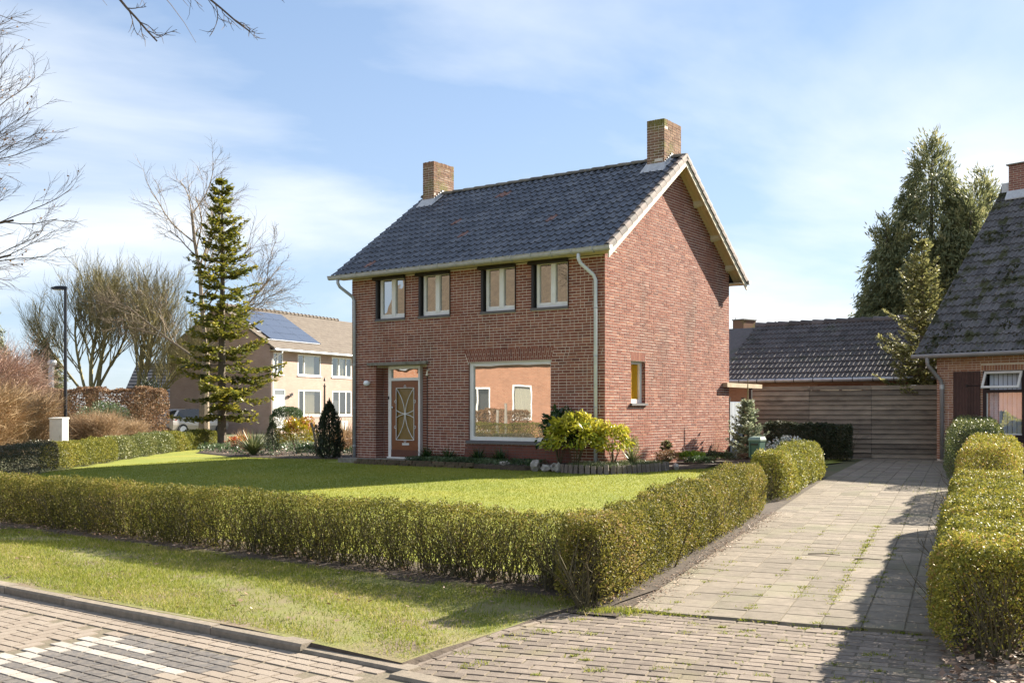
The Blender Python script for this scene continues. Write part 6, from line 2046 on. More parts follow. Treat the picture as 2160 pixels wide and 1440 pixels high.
ac = thing('garden_box', 'white slatted air unit standing before the beige house', 'box', (-11.0, 66.4, 0.25), math.atan2(ND_.y, ND_.x))
mb = MB(); mb.box(-.35, .35, -.2, .2, 0, .75); mb.build('body', 'cabinet_grey', ac)
for k in range(7):
    mb = MB(); mb.box(-.3, .3, -.215, -.201, .08 + k * .09, .13 + k * .09); mb.build('slat', 'white_paint', ac)

# dark roofed house behind the pollards, low garden wall
dh = thing('dark_roof_house', 'low house with dark tiled roof behind the pollarded trees', 'house', (-24.5, 72.0, 0.25), R(4))
mb = MB(); mb.box(-2.5, 7.8, 0, 7, -.3, 1.95); mb.build('wall', 'beige_brick', dh)
mb = MB(); mb.hexa([(-2.8, -.5, 1.9), (8.2, -.5, 1.9), (8.2, 3.5, 4.75), (-2.8, 3.5, 4.75), (-2.8, -.5, 2.05), (8.2, -.5, 2.05), (8.2, 3.5, 4.9), (-2.8, 3.5, 4.9)])
mb.hexa([(-2.8, 3.5, 4.75), (8.2, 3.5, 4.75), (8.2, 7.5, 1.9), (-2.8, 7.5, 1.9), (-2.8, 3.5, 4.9), (8.2, 3.5, 4.9), (8.2, 7.5, 2.05), (-2.8, 7.5, 2.05)])
rfd = mb.build('roof', 'dark_roof', dh)
mb = MB(); mb.tri((-2.5, 0, 1.95), (-2.5, 7, 1.95), (-2.5, 3.5, 4.74)); mb.tri((7.8, 0, 1.95), (7.8, 7, 1.95), (7.8, 3.5, 4.74)); mb.build('gable', 'beige_brick', dh)
mb = MB()
for k in range(12):
    y0_, y1_ = -.5 + k / 3, -.5 + (k + 1) / 3
    z0_, z1_ = 2.055 + (y0_ + .5) * .7125, 2.055 + (y1_ + .5) * .7125
    mb.hexa([(-2.82, y0_, z0_ - .02), (8.22, y0_, z0_ - .02), (8.22, y1_, z1_ - .02), (-2.82, y1_, z1_ - .02), (-2.82, y0_, z0_ + .05), (8.22, y0_, z0_ + .05), (8.22, y1_, z1_ + .006), (-2.82, y1_, z1_ + .006)])
mb.build('tile_courses', 'dark_roof', rfd)['kind'] = 'stuff'
mb = MB(); mb.tube([(-2.8, -.56, 1.93), (8.2, -.56, 1.93)], .08, 8); mb.build('gutter', 'cream_paint', dh)
gw = thing('garden_wall', 'beige brick garden wall behind the parked car', 'wall', (-22.5, 67.5, 0.25), R(0))
mb = MB(); mb.box(0, 8.4, 0, .22, -.3, 1.55); mb.build('masonry', 'beige_brick', gw); mb = MB(); mb.box(-.03, 8.43, -.03, .25, 1.551, 1.62); mb.build('coping', 'concrete', gw)

# ------------------------------------------------------------------ parked car (front towards local +x)
car = thing('parked_car', 'silver hatchback parked behind the fir trunk, seen from its rear corner', 'car', (-18.9, 60.6, 0.25), R(54))
st = [  # x, half width at sill, half width at belt, z bottom, z belt
    (-2.05, .70, .72, .42, .92), (-1.95, .84, .84, .30, .98), (-1.3, .88, .88, .26, .99), (-.2, .89, .88, .24, .97), (.9, .88, .86, .24, .95), (1.45, .87, .82, .25, .90), (1.95, .80, .70, .30, .76), (2.12, .62, .55, .40, .64)]
mb = MB(); rings = []
for (x, ws, wb, z0_, z1_) in st:
    zm = (z0_ + z1_) / 2
    rings.append([(x, -ws * .93, z0_), (x, ws * .93, z0_), (x, ws, zm - .05), (x, ws, zm + .08), (x, wb * .97, z1_), (x, 0, z1_ + .02), (x, -wb * .97, z1_), (x, -ws, zm + .08), (x, -ws, zm - .05)])
for i in range(len(rings) - 1):
    for j in range(9): mb.quad(rings[i][j], rings[i][(j + 1) % 9], rings[i + 1][(j + 1) % 9], rings[i + 1][j])
for e in (0, -1):
    i0 = len(mb.v); mb.v += rings[e]; mb.f.append(tuple(range(i0, i0 + 9))); mb.t.append(.5)
body = mb.build('body', 'car_paint', car, True)
cab_ = [(-1.98, .78, .97, .60, .97), (-1.55, .80, .97, .64, 1.42), (-.9, .82, .97, .66, 1.49), (.1, .82, .96, .66, 1.49), (.55, .80, .95, .62, 1.40), (1.25, .74, .92, .6, .93)]
mb = MB(); r2_ = []
for (x, wb, zb_, wt, zt_) in cab_: r2_.append([(x, -wb, zb_), (x, wb, zb_), (x, wt, zt_ + .001), (x, 0, zt_ + .02), (x, -wt, zt_ + .001)])
for i in range(len(r2_) - 1):
    for j in (1, 4): mb.quad(r2_[i][j], r2_[i][(j + 1) % 5], r2_[i + 1][(j + 1) % 5], r2_[i + 1][j])
for (i, j) in ((0, 2), (0, 3), (4, 2), (4, 3)): mb.quad(r2_[i][j], r2_[i][j + 1], r2_[i + 1][j + 1], r2_[i + 1][j])
mb.build('window_band', 'car_glass', car)
mb = MB()
for i in (1, 2, 3):
    for j in (2, 3):
        up_ = lambda p: (p[0], p[1] * 1.02, p[2] + .006)
        mb.quad(up_(r2_[i][j]), up_(r2_[i][j + 1]), up_(r2_[i + 1][j + 1]), up_(r2_[i + 1][j]))
for sg in (-1, 1):
    for (xa, xb, x2, x3) in ((-1.98, -1.80, -1.42, -1.55), (-.95, -.87, -.87, -.95), (.0, .08, .05, -.03), (1.15, 1.25, .55, .5)):
        zt_ = 1.43
        mb.quad((xa, sg * .795, .97), (xb, sg * .80, .97), (x2, sg * .67, zt_), (x3, sg * .66, zt_))
mb.build('roof_panel', 'car_paint', car)
for sg in (-1, 1):
    mb = MB(); mb.hexa([(-2.03, sg * .52, .83), (-2.01, sg * .79, .83), (-1.72, sg * .86, .85), (-1.75, sg * .80, .85), (-2.00, sg * .52, .97), (-1.98, sg * .76, .99), (-1.7, sg * .84, .99), (-1.75, sg * .78, .99)]); mb.build('tail_light', 'car_red', car)
    mb = MB(); mb.hexa([(1.7, sg * .75, .66), (2.0, sg * .62, .64), (2.03, sg * .66, .64), (1.72, sg * .84, .66), (1.7, sg * .70, .78), (1.96, sg * .58, .74), (1.99, sg * .62, .74), (1.72, sg * .79, .78)]); mb.build('headlight', 'lamp_glass', car)
    mb = MB(); mb.box(.75, .9, sg * .9 - .08, sg * .9 + .08, .98, 1.10); mb.build('mirror', 'car_paint', car)
mb = MB(); mb.box(-2.085, -2.06, -.26, .26, .48, .60); mb.build('licence_plate', 'plate_yellow', car)
mb = MB(); mb.box(-2.07, -1.95, -.6, .6, .34, .46); mb.build('bumper', 'car_black', car)
for (x, sg) in ((-1.30, -1), (-1.30, 1), (1.32, -1), (1.32, 1)):
    mb = MB(); mb.tube([(x, sg * .72, .32), (x, sg * .895, .32)], .32, 16); wh = mb.build('wheel', 'car_black', car)
    mb = MB(); mb.tube([(x, sg * .88, .32), (x, sg * .905, .32)], .21, 12); mb.build('rim', 'alu', wh)

# ------------------------------------------------------------------ wooden fence at the end of the driveway
FO = Vector((12.05, 29.05)); FD = Vector((-0.916, 0.402)).normalized()       # from the neighbour's corner to the left
fence = thing('plank_fence', 'tall weathered fence of horizontal overlapping planks closing the driveway', 'fence', (FO.x, FO.y, 0.27), math.atan2(FD.y, FD.x))
FL = 5.3
NP = 14
for c, (a, b) in enumerate(((0.0, 1.75), (1.76, 3.5), (3.51, FL))):
    for k in range(NP):
        z0_ = 0.02 + k * 0.1395; z1_ = z0_ + 0.1335
        mb = MB()
        j = rnd.uniform(-.004, .004); w1 = rnd.uniform(-.006, .006)
        # front is local +y (fence frame turned), lower edge stands proud, so boards lap
        mb.hexa([(a, 0.0, z0_ + j), (b, 0.0, z0_ + j + w1), (b, 0.058, z0_ + j + w1), (a, 0.058, z0_ + j), (a, -0.004, z1_ + j), (b, -0.004, z1_ + j + w1), (b, 0.010, z1_ + j + w1), (a, 0.010, z1_ + j)], rnd.random())
        mb.build('plank', 'fence_wood', fence)
    mb = MB(); mb.hexa([(a, -0.02, 1.99), (b, -0.02, 1.99), (b, 0.045, 1.99), (a, 0.045, 1.99), (a, -0.02, 2.10), (b, -0.02, 2.10), (b, 0.045, 2.11), (a, 0.045, 2.11)], rnd.random()); mb.build('top_rail', 'fence_wood', fence)
for a in (0.06, 1.755, 3.505, FL - .05):
    mb = MB(); mb.box(a - .05, a + .05, -0.12, -0.021, -.2, 2.06); mb.build('post', 'fence_wood', fence)
mb = MB(); mb.box(0.01, FL - .01, -0.018, -0.006, 0.0, 1.98); mb.build('backing_board', 'rail_black', fence)
mb = MB(); mb.box(0, FL, 0.0, 0.05, -0.12, 0.012); mb.build('gravel_board', 'concrete_post', fence)

# garden gate between house and fence, with its overhead beam
gate = thing('garden_gate', 'pale slatted garden gate half in shadow between the house corner and the fence', 'gate', LW(-0.02, 6.93, 0.28), HROT + R(90))
for k in range(9):
    mb = MB(); mb.box(0.06 + k * .1, 0.13 + k * .1, 0, .02, 0.05, 1.62); mb.build('slat', 'gate_paint', gate)
mb = MB(); mb.box(0.05, .97, .0202, .03, 0.04, 1.63); mb.build('backing_sheet', 'gate_blue', gate)
for z in (.3, 1.3):
    mb = MB(); mb.box(0.03, .98, .0305, .05, z, z + .07); mb.build('rail', 'gate_paint', gate)
for a in (0.0, 1.0):
    mb = MB(); mb.box(a - .03, a + .03, -.02, .06, -.1, 1.75); mb.build('post', 'rail_black', gate)
beam = thing('overhead_beam', 'sunlit wooden beam running back from the house corner above the gate', 'beam', LW(0.08, 6.42, 0.28), HROT + R(90))
mb = MB(); mb.box(0.0, 2.5, -0.07, 0.07, 2.03, 2.15); mb.build('beam', 'beam_wood', beam)
mb = MB(); mb.box(1.75, 1.83, -0.04, 0.04, -0.1, 2.03); mb.build('post', 'rail_black', beam)

# ------------------------------------------------------------------ shed with tiled roof behind the fence
shed = thing('shed', 'long low brick shed with grey concrete tile roof behind the fence', 'shed', LW(0, 12.0, 0.28), HROT)
SX0, SX1 = -4.5, 6.0
mb = MB(); wall_core(mb, SX0, SX1, -.3, 2.42, [(-.95, -.1, 0, 2.1), (0.75, 2.2, 1.0, 2.22), (2.95, 4.0, 1.0, 2.22)], lambda a, o, z: (a, -o, z), 0.0); mb.build('wall', 'shed_brick', shed)
mb = MB(); mb.box(SX0, SX1, 6.3, 6.4, -.3, 2.4); mb.build('wall', 'shed_brick', shed)
for X_ in (SX0, SX1 - .02):
    mb = MB(); mb.quad((X_, 0, -.3), (X_, 6.4, -.3), (X_, 6.4, 2.4), (X_, 0, 2.4)); mb.tri((X_, 0, 2.4), (X_, 6.4, 2.4), (X_, 3.2, 4.28)); mb.build('wall', 'shed_brick', shed)
for (a, b) in ((0.75, 2.2), (2.95, 4.0)):
    facade_window(shed, lambda p, o, z: (p, -o, z), a, b, 1.0, 2.22, frame_mat='garage_wood', mull=(.5,), curtain=False, fw=.07, pane='pane')
mb = MB(); mb.box(-.95, -.1, .03, .08, 0, 2.1); dd = mb.build('door', 'garage_wood', shed); mb = MB(); mb.box(-.22, -.17, -.02, .029, 1.0, 1.1); mb.build('handle', 'steel', dd)
srf = bpy.data.objects.new('roof', None); COL.objects.link(srf); srf.parent = shed
se = Vector((SX0 + 2.0 - 0.1, -0.32, 2.37)); sr = Vector((0, 3.2, 4.42))
sv = Vector((0, sr.y - se.y, sr.z - se.z)); sl_ = sv.length; uy = sv.normalized(); uz = Vector((0, -uy.z, uy.y))
mb = MB(); a = [(SX0 - .1, se.y, se.z - .03), (SX1 + .1, se.y, se.z - .03), (SX1 + .1, sr.y, sr.z - .03), (SX0 - .1, sr.y, sr.z - .03)]
mb.hexa([(p[0], p[1], p[2] - .06) for p in a] + a)
a = [(SX0 - .1, sr.y, sr.z - .03), (SX1 + .1, sr.y, sr.z - .03), (SX1 + .1, 6.72, se.z - .03), (SX0 - .1, 6.72, se.z - .03)]
mb.hexa([(p[0], p[1], p[2] - .06) for p in a] + a)
mb.build('roof_deck', 'tile_concrete', srf)
r3 = random.Random(9)
lay_tiles(srf, se, Vector((1, 0, 0)), uy, uz, 27, 11, 0.30, sl_ / 11, 'c', 'tile_concrete', 300, lambda q: 0, lambda c, r_: min(.95, max(0, r3.gauss(.5, .22))))
x = se.x
while x < SX1:
    mb = MB(); t = r3.random()
    mb.tube([(x - .02, sr.y, sr.z + .02), (x + .02, sr.y, sr.z + .022), (x + .42, sr.y, sr.z)], [.135, .14, .12], 10, t); mb.build('ridge_tile', 'tile_concrete', srf)
    x += .42
mb = MB(); mb.tube([(SX0, -.4, 2.34), (SX1 + .1, -.4, 2.34)], .065, 10); gt = mb.build('gutter', 'galvanised', shed)
for k in range(16):
    m2 = MB(); xx = SX0 + .3 + k * .62; m2.tube([(xx - .012, -.4, 2.34), (xx + .012, -.4, 2.34)], .07, 10); m2.build('gutter_joint', 'rail_black', gt)

# far roof with chimney behind the shed
fh = thing('far_house', 'grey roofed house far behind the shed with a square brick chimney', 'house', LW(-7.6, 27.0, -0.75), HROT - R(55))
mb = MB(); mb.box(-4, 4, -3, 3, -.3, 4.1); mb.build('wall', 'beige_brick', fh)
mb = MB(); mb.hexa([(-4.4, -3.5, 4.0), (4.4, -3.5, 4.0), (4.4, 0, 6.2), (-4.4, 0, 6.2), (-4.4, -3.5, 4.15), (4.4, -3.5, 4.15), (4.4, 0, 6.35), (-4.4, 0, 6.35)])
mb.hexa([(-4.4, 0, 6.2), (4.4, 0, 6.2), (4.4, 3.5, 4.0), (-4.4, 3.5, 4.0), (-4.4, 0, 6.35), (4.4, 0, 6.35), (4.4, 3.5, 4.15), (-4.4, 3.5, 4.15)]); mb.build('roof', 'tile_concrete', fh)
mb = MB(); mb.tri((-4, -3, 4.1), (-4, 3, 4.1), (-4, 0, 6.15)); mb.tri((4, -3, 4.1), (4, 3, 4.1), (4, 0, 6.15)); mb.build('gable', 'cream_paint', fh)
fc = thing('far_chimney_house', 'brown brick chimney of a house hidden behind the shed roof', 'chimney', (10.55, 46.5, 0.28), R(-50))
mb = MB(); mb.box(-.3, .3, -.45, .45, 0, 5.45); mb.build('stack', 'chimney_brick', fc); mb = MB(); mb.box(-.33, .33, -.48, .48, 5.451, 5.5); mb.build('cap', 'concrete', fc)
mb = MB(); mb.tube([(-.36, -.2, 4.4), (-.36, -.2, 5.5), (-.34, -.2, 5.6)], .02, 5); mb.build('aerial', 'galvanised', fc)

# ------------------------------------------------------------------ right neighbour
NR_ = Vector((0.656, -0.755))
rn = thing('neighbour_house', 'low brown brick house with mossy steep tiled roof at the right edge', 'house', (11.57, 27.89, 0.335), math.atan2(NR_.y, NR_.x))
rn.scale = (0.96, 0.96, 0.96)
pn = lambda a, o, z: (a, -o, z)
WN = (1.30, 4.4, 0.62, 2.46)
mb = MB(); wall_core(mb, 0, 9.0, -.3, 2.95, [WN], pn); nw = mb.build('wall', 'mortar', rn)
nbk = list(courses(0, 3.6, 0.0, 2.95, [WN, (1.24, 4.5, 2.46, 2.62)], random.Random(4)))
wall_bricks(nbk, pn, 'nb_brick', nw)
mb = MB()
for k in range(28):
    a = 1.26 + k * .075
    mb.box(a, a + .063, -0.001, .05, 2.47, 2.61, rnd.random())
mb.build('soldier_course', 'nb_brick', nw)['kind'] = 'stuff'
mb = MB(); mb.box(3.6, 9.0, -.0, .1, -.3, 2.95); mb.quad((0, 0, -.3), (0, 10.5, -.3), (0, 10.5, 2.95), (0, 0, 2.95)); mb.tri((0, 0, 2.9), (0, 10.5, 2.9), (0, 5.27, 8.2)); mb.quad((9, 0, -.3), (9, 10.5, -.3), (9, 10.5, 2.95), (9, 0, 2.95)); mb.tri((9, 0, 2.9), (9, 10.5, 2.9), (9, 5.27, 8.2)); mb.quad((0, 10.5, -.3), (9, 10.5, -.3), (9, 10.5, 2.95), (0, 10.5, 2.95))
mb.build('wall', 'brick_plain', rn)
# louvred shutter
sh = bpy.data.objects.new('window_shutter', None); COL.objects.link(sh); sh.parent = rn
for k in range(9):
    mb = MB(); mb.box(.50 + k * .083, .50 + k * .083 + .077, -.05, -.02, .5, 2.455, rnd.random()); mb.build('board', 'shutter_wood', sh)
for z in (.8, 2.0):
    mb = MB(); mb.box(.52, 1.24, -.019, -.002, z, z + .09); mb.build('batten', 'shutter_wood', sh)
mb = MB(); mb.tube([(.88, -.058, 2.06), (1.24, -.058, 2.06)], .012, 5); mb.box(.86, .9, -.065, -.051, 2.02, 2.10); mb.build('hinge', 'rail_black', sh)
nwn = bpy.data.objects.new('window', None); COL.objects.link(nwn); nwn.parent = rn
a0_, a1_, z0_, z1_ = WN
mb = MB()
for (p, q, c, d) in ((a0_, a0_ + .09, z0_, z1_), (a1_ - .09, a1_, z0_, z1_), (a0_ + .09, a1_ - .09, z0_, z0_ + .10), (a0_ + .09, a1_ - .09, z1_ - .06, z1_), (a0_ + .09, a1_ - .09, 1.86, 1.94), (2.34, 2.44, z0_ + .1, z1_ - .06)):
    mb.box(p, q, .0, .09, c, d)
mb.build('frame', 'dark_frame', nwn)
mb = MB(); mb.box(a0_ - .05, a1_ + .05, -.06, .1, z0_ - .09, z0_ - .002); mb.build('sill', 'dark_frame', nwn)
for (p, q) in ((a0_ + .09, 2.34), (2.44, a1_ - .09)):
    m2 = MB(); m2.box(p, q, .035, .06, z0_ + .1, z0_ + .135); m2.box(p, p + .03, .035, .06, z0_ + .136, 1.86); m2.build('white_rim', 'white_paint', nwn)
    m2 = MB(); m2.quad((p, .045, z0_ + .10), (q, .045, z0_ + .10), (q, .045, 1.86), (p, .045, 1.86)); m2.build('pane', 'pane_clear', nwn)
# hopper casement tilted open at the bottom
hop = bpy.data.objects.new('top_casement', None); COL.objects.link(hop); hop.parent = nwn
hop.location = (0, -.005, 2.42); hop.rotation_euler = (R(-27), 0, 0)
mb = MB(); p, q = a0_ + .06, 2.37
for (u, v, c, d) in ((p, p + .06, -.50, 0), (q - .06, q, -.50, 0), (p + .06, q - .06, -.50, -.44), (p + .06, q - .06, -.06, 0)): mb.box(u, v, -.04, .0, c, d)
hopf = mb.build('casement_frame', 'white_paint', nwn); hopf.matrix_local = Matrix.Translation((0, -.005, 2.42)) @ Matrix.Rotation(R(-27), 4, 'X')
mb = MB(); mb.quad((p + .06, -.02, -.44), (q - .06, -.02, -.44), (q - .06, -.02, -.06), (p + .06, -.02, -.06)); o = mb.build('casement_pane', 'pane_clear', nwn); o.matrix_local = hopf.matrix_local.copy()
bpy.data.objects.remove(hop)
me = None
for k in range(24):      # vertical blind slats behind the glass
    mb = MB()
    mb.quad((0, 0, .0), (.10, 0, .0), (.10, 0, 1.72), (0, 0, 1.72))
    if me is None: me = mb.mesh('blind_slat'); me.materials.append(M['blind_slat'])
    o = link('blind_slat', me, nwn); o.location = (a0_ + .12 + k * .122, .16, z0_ + .08); o.rotation_euler = (0, 0, R(24 + rnd.gauss(0, 4)))
mb = MB(); mb.quad((a0_, .9, z0_), (a1_, .9, z0_), (a1_, .9, z1_), (a0_, .9, z1_)); mb.quad((a0_, .091, z0_), (a0_, .9, z0_), (a0_, .9, z1_), (a0_, .091, z1_)); mb.quad((a1_, .091, z0_), (a1_, .9, z0_), (a1_, .9, z1_), (a1_, .091, z1_)); mb.quad((a0_, .091, z1_), (a1_, .091, z1_), (a1_, .9, z1_), (a0_, .9, z1_)); mb.quad((a0_, .091, z0_), (a1_, .091, z0_), (a1_, .9, z0_), (a0_, .9, z0_))
mb.build('room', 'room_dark', nwn)
# roof: 44 degrees
nrf = bpy.data.objects.new('roof', None); COL.objects.link(nrf); nrf.parent = rn
ne = Vector((-.45, -.40, 2.95)); nr2 = Vector((0, 5.27, 8.44))
sv = Vector((0, nr2.y - ne.y, nr2.z - ne.z)); sl_ = sv.length; uy = sv.normalized(); uz = Vector((0, -uy.z, uy.y))
mb = MB(); a = [(-.42, ne.y, ne.z - .03), (9.4, ne.y, ne.z - .03), (9.4, nr2.y, nr2.z - .03), (-.42, nr2.y, nr2.z - .03)]
mb.hexa([(p[0], p[1], p[2] - .08) for p in a] + a)
a = [(-.42, nr2.y, nr2.z - .03), (9.4, nr2.y, nr2.z - .03), (9.4, 10.94, ne.z - .03), (-.42, 10.94, ne.z - .03)]
mb.hexa([(p[0], p[1], p[2] - .08) for p in a] + a)
mb.build('roof_deck', 'tile_mossy', nrf)
lay_tiles(nrf, ne, Vector((1, 0, 0)), uy, uz, 31, 23, 0.30, sl_ / 23, 'c', 'tile_mossy', 300, lambda q: q[0], lambda c, r_: min(.95, max(0, r3.gauss(.5, .25))))
x = -.45
while x < 9:
    mb = MB(); t = r3.random(); mb.tube([(x, nr2.y, nr2.z + .01), (x + .42, nr2.y, nr2.z)], [.135, .12], 10, t); mb.build('ridge_tile', 'tile_mossy', nrf); x += .42
# moss cushions
n = 2600
mu = rng.uniform(-.4, 5, n); mv = rng.uniform(0.05, sl_ - .1, n) ** 1.0
kk = (np.sin(mu * 3.1 + mv * 1.3) + np.sin(mv * 2.7 - mu) + rng.normal(size=n) * .6) > 0.9 + mv * 0.12
mu, mv = mu[kk], mv[kk]; n = len(mu)
base = np.array(ne)[None, :] + mu[:, None] * np.array([1, 0, 0]) + mv[:, None] * np.array(uy) + np.array(uz) * 0.045
base[:, 0] = mu
rep_ = 7
P = np.repeat(base, rep_, 0) + rng.normal(size=(n * rep_, 3)) * 0.03
leaves('moss', P, np.tile(np.array(uz), (n * rep_, 1)) + rng.normal(size=(n * rep_, 3)) * .6, 0.06, 0.05, rng.random(n * rep_), 'hedge_leaf_dark', nrf)['kind'] = 'stuff'
mb = MB(); mb.tube([(-.5, -.47, 2.90), (9.4, -.47, 2.92)], .062, 10); ngt = mb.build('gutter', 'pvc_pipe', rn)
mb = MB(); mb.box(-.42, 9.3, -.40, -.001, 2.85, 2.88); mb.build('eaves_board', 'cream_paint', rn)
mb = MB(); mb.tube([(-.05, -.47, 2.86), (-.04, -.46, 2.66), (.02, -.30, 2.50), (.16, -.09, 2.22), (.18, -.07, 2.1), (.18, -.07, 0)], .055, 10); ndp = mb.build('downpipe', 'pvc_pipe', rn, True)
mb = MB(); mb.tube([(.18, -.07, 1.98), (.18, -.07, 2.10)], .064, 10); mb.build('pipe_socket', 'galvanised', ndp)
# chimney
mb = MB(); mb.box(-.1, .8, 4.9, 5.7, 7.8, 9.1); nch = mb.build('chimney', 'brick_plain', nrf)
mb = MB(); mb.box(-.16, .86, 4.84, 5.76, 9.101, 9.14); mb.build('cap', 'concrete', nch)
mb = MB(); mb.hexa([(-.14, 4.72, 7.99), (.84, 4.72, 7.99), (.84, 4.89, 8.1), (-.14, 4.89, 8.1), (-.14, 4.71, 8.02), (.84, 4.71, 8.02), (.84, 4.89, 8.3), (-.14, 4.89, 8.3)]); mb.box(-.36, -.101, 5.0, 5.5, 8.3, 8.59); mb.build('flashing', 'lead', nch)

# ------------------------------------------------------------------ house across the street (seen mirrored in the windows)
op = thing('opposite_house', 'orange brick house across the street, seen reflected in the picture window', 'house', SW(-40, -13, 0.0), HROT)
po_ = lambda a, o, z: (a, o, z)
oops = [(9.6, 11.6, 0.3, 3.2), (13.4, 14.9, 1.1, 3.3), (4.5, 7.0, .9, 3.2)]
mb = MB(); wall_core(mb, 0, 20, -.3, 4.95, oops, po_, 0.0); mb.build('wall', 'orange_brick', op)
mb = MB(); mb.quad((0, 0, -.3), (0, -11, -.3), (0, -11, 4.9), (0, 0, 4.9)); mb.tri((0, 0, 4.9), (0, -11, 4.9), (0, -5.5, 12.3)); mb.quad((20, 0, -.3), (20, -11, -.3), (20, -11, 4.9), (20, 0, 4.9)); mb.tri((20, 0, 4.9), (20, -11, 4.9), (20, -5.5, 12.3)); mb.build('wall', 'orange_brick', op)
for (a, b, c, d) in oops: facade_window(op, po_, a, b, c, d, mull=(.45,) if b - a > 1.8 else (), curtain=(0.05, 0.95) if b - a < 1.8 else False, fw=.12)
mb = MB(); mb.hexa([(-.4, .15, 4.6), (20.4, .15, 4.6), (20.4, -5.5, 12.4), (-.4, -5.5, 12.4), (-.4, .15, 4.75), (20.4, .15, 4.75), (20.4, -5.5, 12.55), (-.4, -5.5, 12.55)])
mb.hexa([(-.4, -5.5, 12.4), (20.4, -5.5, 12.4), (20.4, -11.5, 4.6), (-.4, -11.5, 4.6), (-.4, -5.5, 12.55), (20.4, -5.5, 12.55), (20.4, -11.5, 4.75), (-.4, -11.5, 4.75)]); mb.build('roof', 'brown_roof', op)
mb = MB(); mb.tube([(-.4, .21, 4.6), (20.4, .21, 4.6)], .07, 8); mb.build('gutter', 'zinc', op)
hp = [SW(-28.8, -9.6), SW(-23.0, -9.6)]
hedge('beech_hedge', 'brown beech hedge in the garden across the street, seen reflected', [(p.x, p.y) for p in hp], .8, 1.7, 14000, 'beech_brown', .09, 0, 0, tmean=.6)
for i, (e, s, h_) in enumerate(((-23.75, -7.5, 1.75), (-23.2, -7.6, 2.15))):
    p = SW(e, s, -.05); mb = MB(); mb.tube([(0, 0, -.1), (0, 0, h_)], [.12, .09], 8); o = mb.build('garden_post', 'concrete_post'); o.location = p
    tag(o, ['shorter pale post across the street, seen reflected', 'taller pale post across the street, seen reflected'][i], 'post')

hp = [SW(-36, -6.3), SW(-17, -6.3)]
hedge('privet_hedge', 'low olive hedge along the opposite pavement, seen reflected', [(p.x, p.y) for p in hp], .7, .95, 30000, 'hedge_leaf', .07, 0, 0, tmean=.5)

# ------------------------------------------------------------------ green letterbox on the lawn behind the side hedge
lbx = thing('letterbox', 'green plastic letterbox with pale lid standing on the lawn behind the driveway hedge', 'letterbox', (4.62, 19.3, g(4.62, 19.3)), R(-40))
lbx.scale = (.78, .78, .98)
mb = MB()
mb.hexa([(-.125, -.11, .52), (.125, -.11, .52), (.125, .11, .52), (-.125, .11, .52), (-.15, -.14, .86), (.15, -.14, .86), (.15, .14, .86), (-.15, .14, .86)]); mb.build('body', 'box_green', lbx)
mb = MB()
mb.hexa([(-.165, -.155, .861), (.165, -.155, .861), (.165, .155, .861), (-.165, .155, .861), (-.165, -.155, .89), (.165, -.155, .89), (.165, .155, .89), (-.165, .155, .89)])
mb.hexa([(-.165, -.155, .89), (.165, -.155, .89), (.165, .155, .89), (-.165, .155, .89), (-.14, -.10, .935), (.14, -.10, .935), (.14, .12, .945), (-.14, .12, .945)]); mb.build('lid', 'box_lid', lbx)
mb = MB(); mb.box(-.09, .09, -.158, -.141, .78, .81); mb.build('letter_slot', 'rail_black', lbx)
mb = MB(); mb.box(-.145, -.105, -.152, -.13, .55, .84); mb.build('rib', 'box_green', lbx); mb = MB(); mb.box(.105, .145, -.152, -.13, .55, .84); mb.build('rib', 'box_green', lbx)
mb = MB(); mb.box(-.07, .07, -.06, .06, -.1, .52); mb.build('stand', 'box_green', lbx)
mb = MB(); mb.box(.05, .09, -.15, -.143, .68, .71); mb.build('lock', 'steel', lbx)

# ------------------------------------------------------------------ litter, weeds, twigs
def litter(name, label, X, Y, Z, size, material, cat):
    n = len(X)
    up = np.c_[rng.normal(size=(n, 2)) * .35, np.ones(n)]
    D = np.c_[rng.normal(size=(n, 2)), rng.normal(size=n) * .25]
    o = leaves(name, np.c_[X, Y, Z], D, rng.uniform(.6, 1.3, n) * size, rng.uniform(.5, .9, n) * size, np.clip(.5 + rng.normal(size=n) * .3, 0, 1), material, None, N=up)
    return stuff(o, label, cat)


n = 1500       # under and in front of the right hedge
pd = np.abs(rng.normal(size=n)) * .5; dd_ = rng.uniform(-1.6, 1.2, n)
pq = 2.35 + rng.uniform(0, 1.6, n) ** 1.0; kk = (dd_ < -.3 - .4 * rng.random(n)) | (pq > 2.4 + .1 * rng.random(n))
pq, dd_ = pq[kk], dd_[kk]
X = DO.x + DQ.x * pq + DD.x * dd_; Y = DO.y + DQ.y * pq + DD.y * dd_
litter('fallen_leaves', 'brown dead leaves heaped under the right driveway hedge', X, Y, npg(X, Y) + .012 + rng.random(len(X)) * .025, .06, 'dead_leaf', 'leaves')
n = 900        # along the front hedge foot and driveway hedge foot
he = rng.uniform(-3.5, 7.6, n); hs = 7.78 + rng.normal(size=n) * .2
X, Y = npLW(he, hs - 20.19)
litter('hedge_litter', 'scattered dry leaves on the dark soil below the front hedge', X, Y, npg(X, Y) + .035 + rng.random(n) * .02, .045, 'dead_leaf', 'leaves')
n = 1400
dd_ = rng.uniform(0, 7.2, n); pq = -.02 + rng.normal(size=n) * .07
X = DO.x + DQ.x * pq + DD.x * dd_; Y = DO.y + DQ.y * pq + DD.y * dd_
litter('hedge_crumbs', 'small brown leaf crumbs along the left driveway edge', X, Y, npg(X, Y) + .018, .022, 'dead_leaf', 'leaves')
n = 110
he = rng.uniform(-3.5, 7.0, n); hs = rng.uniform(5.2, 7.3, n)
X, Y = npLW(he, hs - 20.19)
litter('verge_leaves', 'single dry leaves scattered over the verge grass', X, Y, npg(X, Y) + .03, .05, 'dead_leaf', 'leaves')
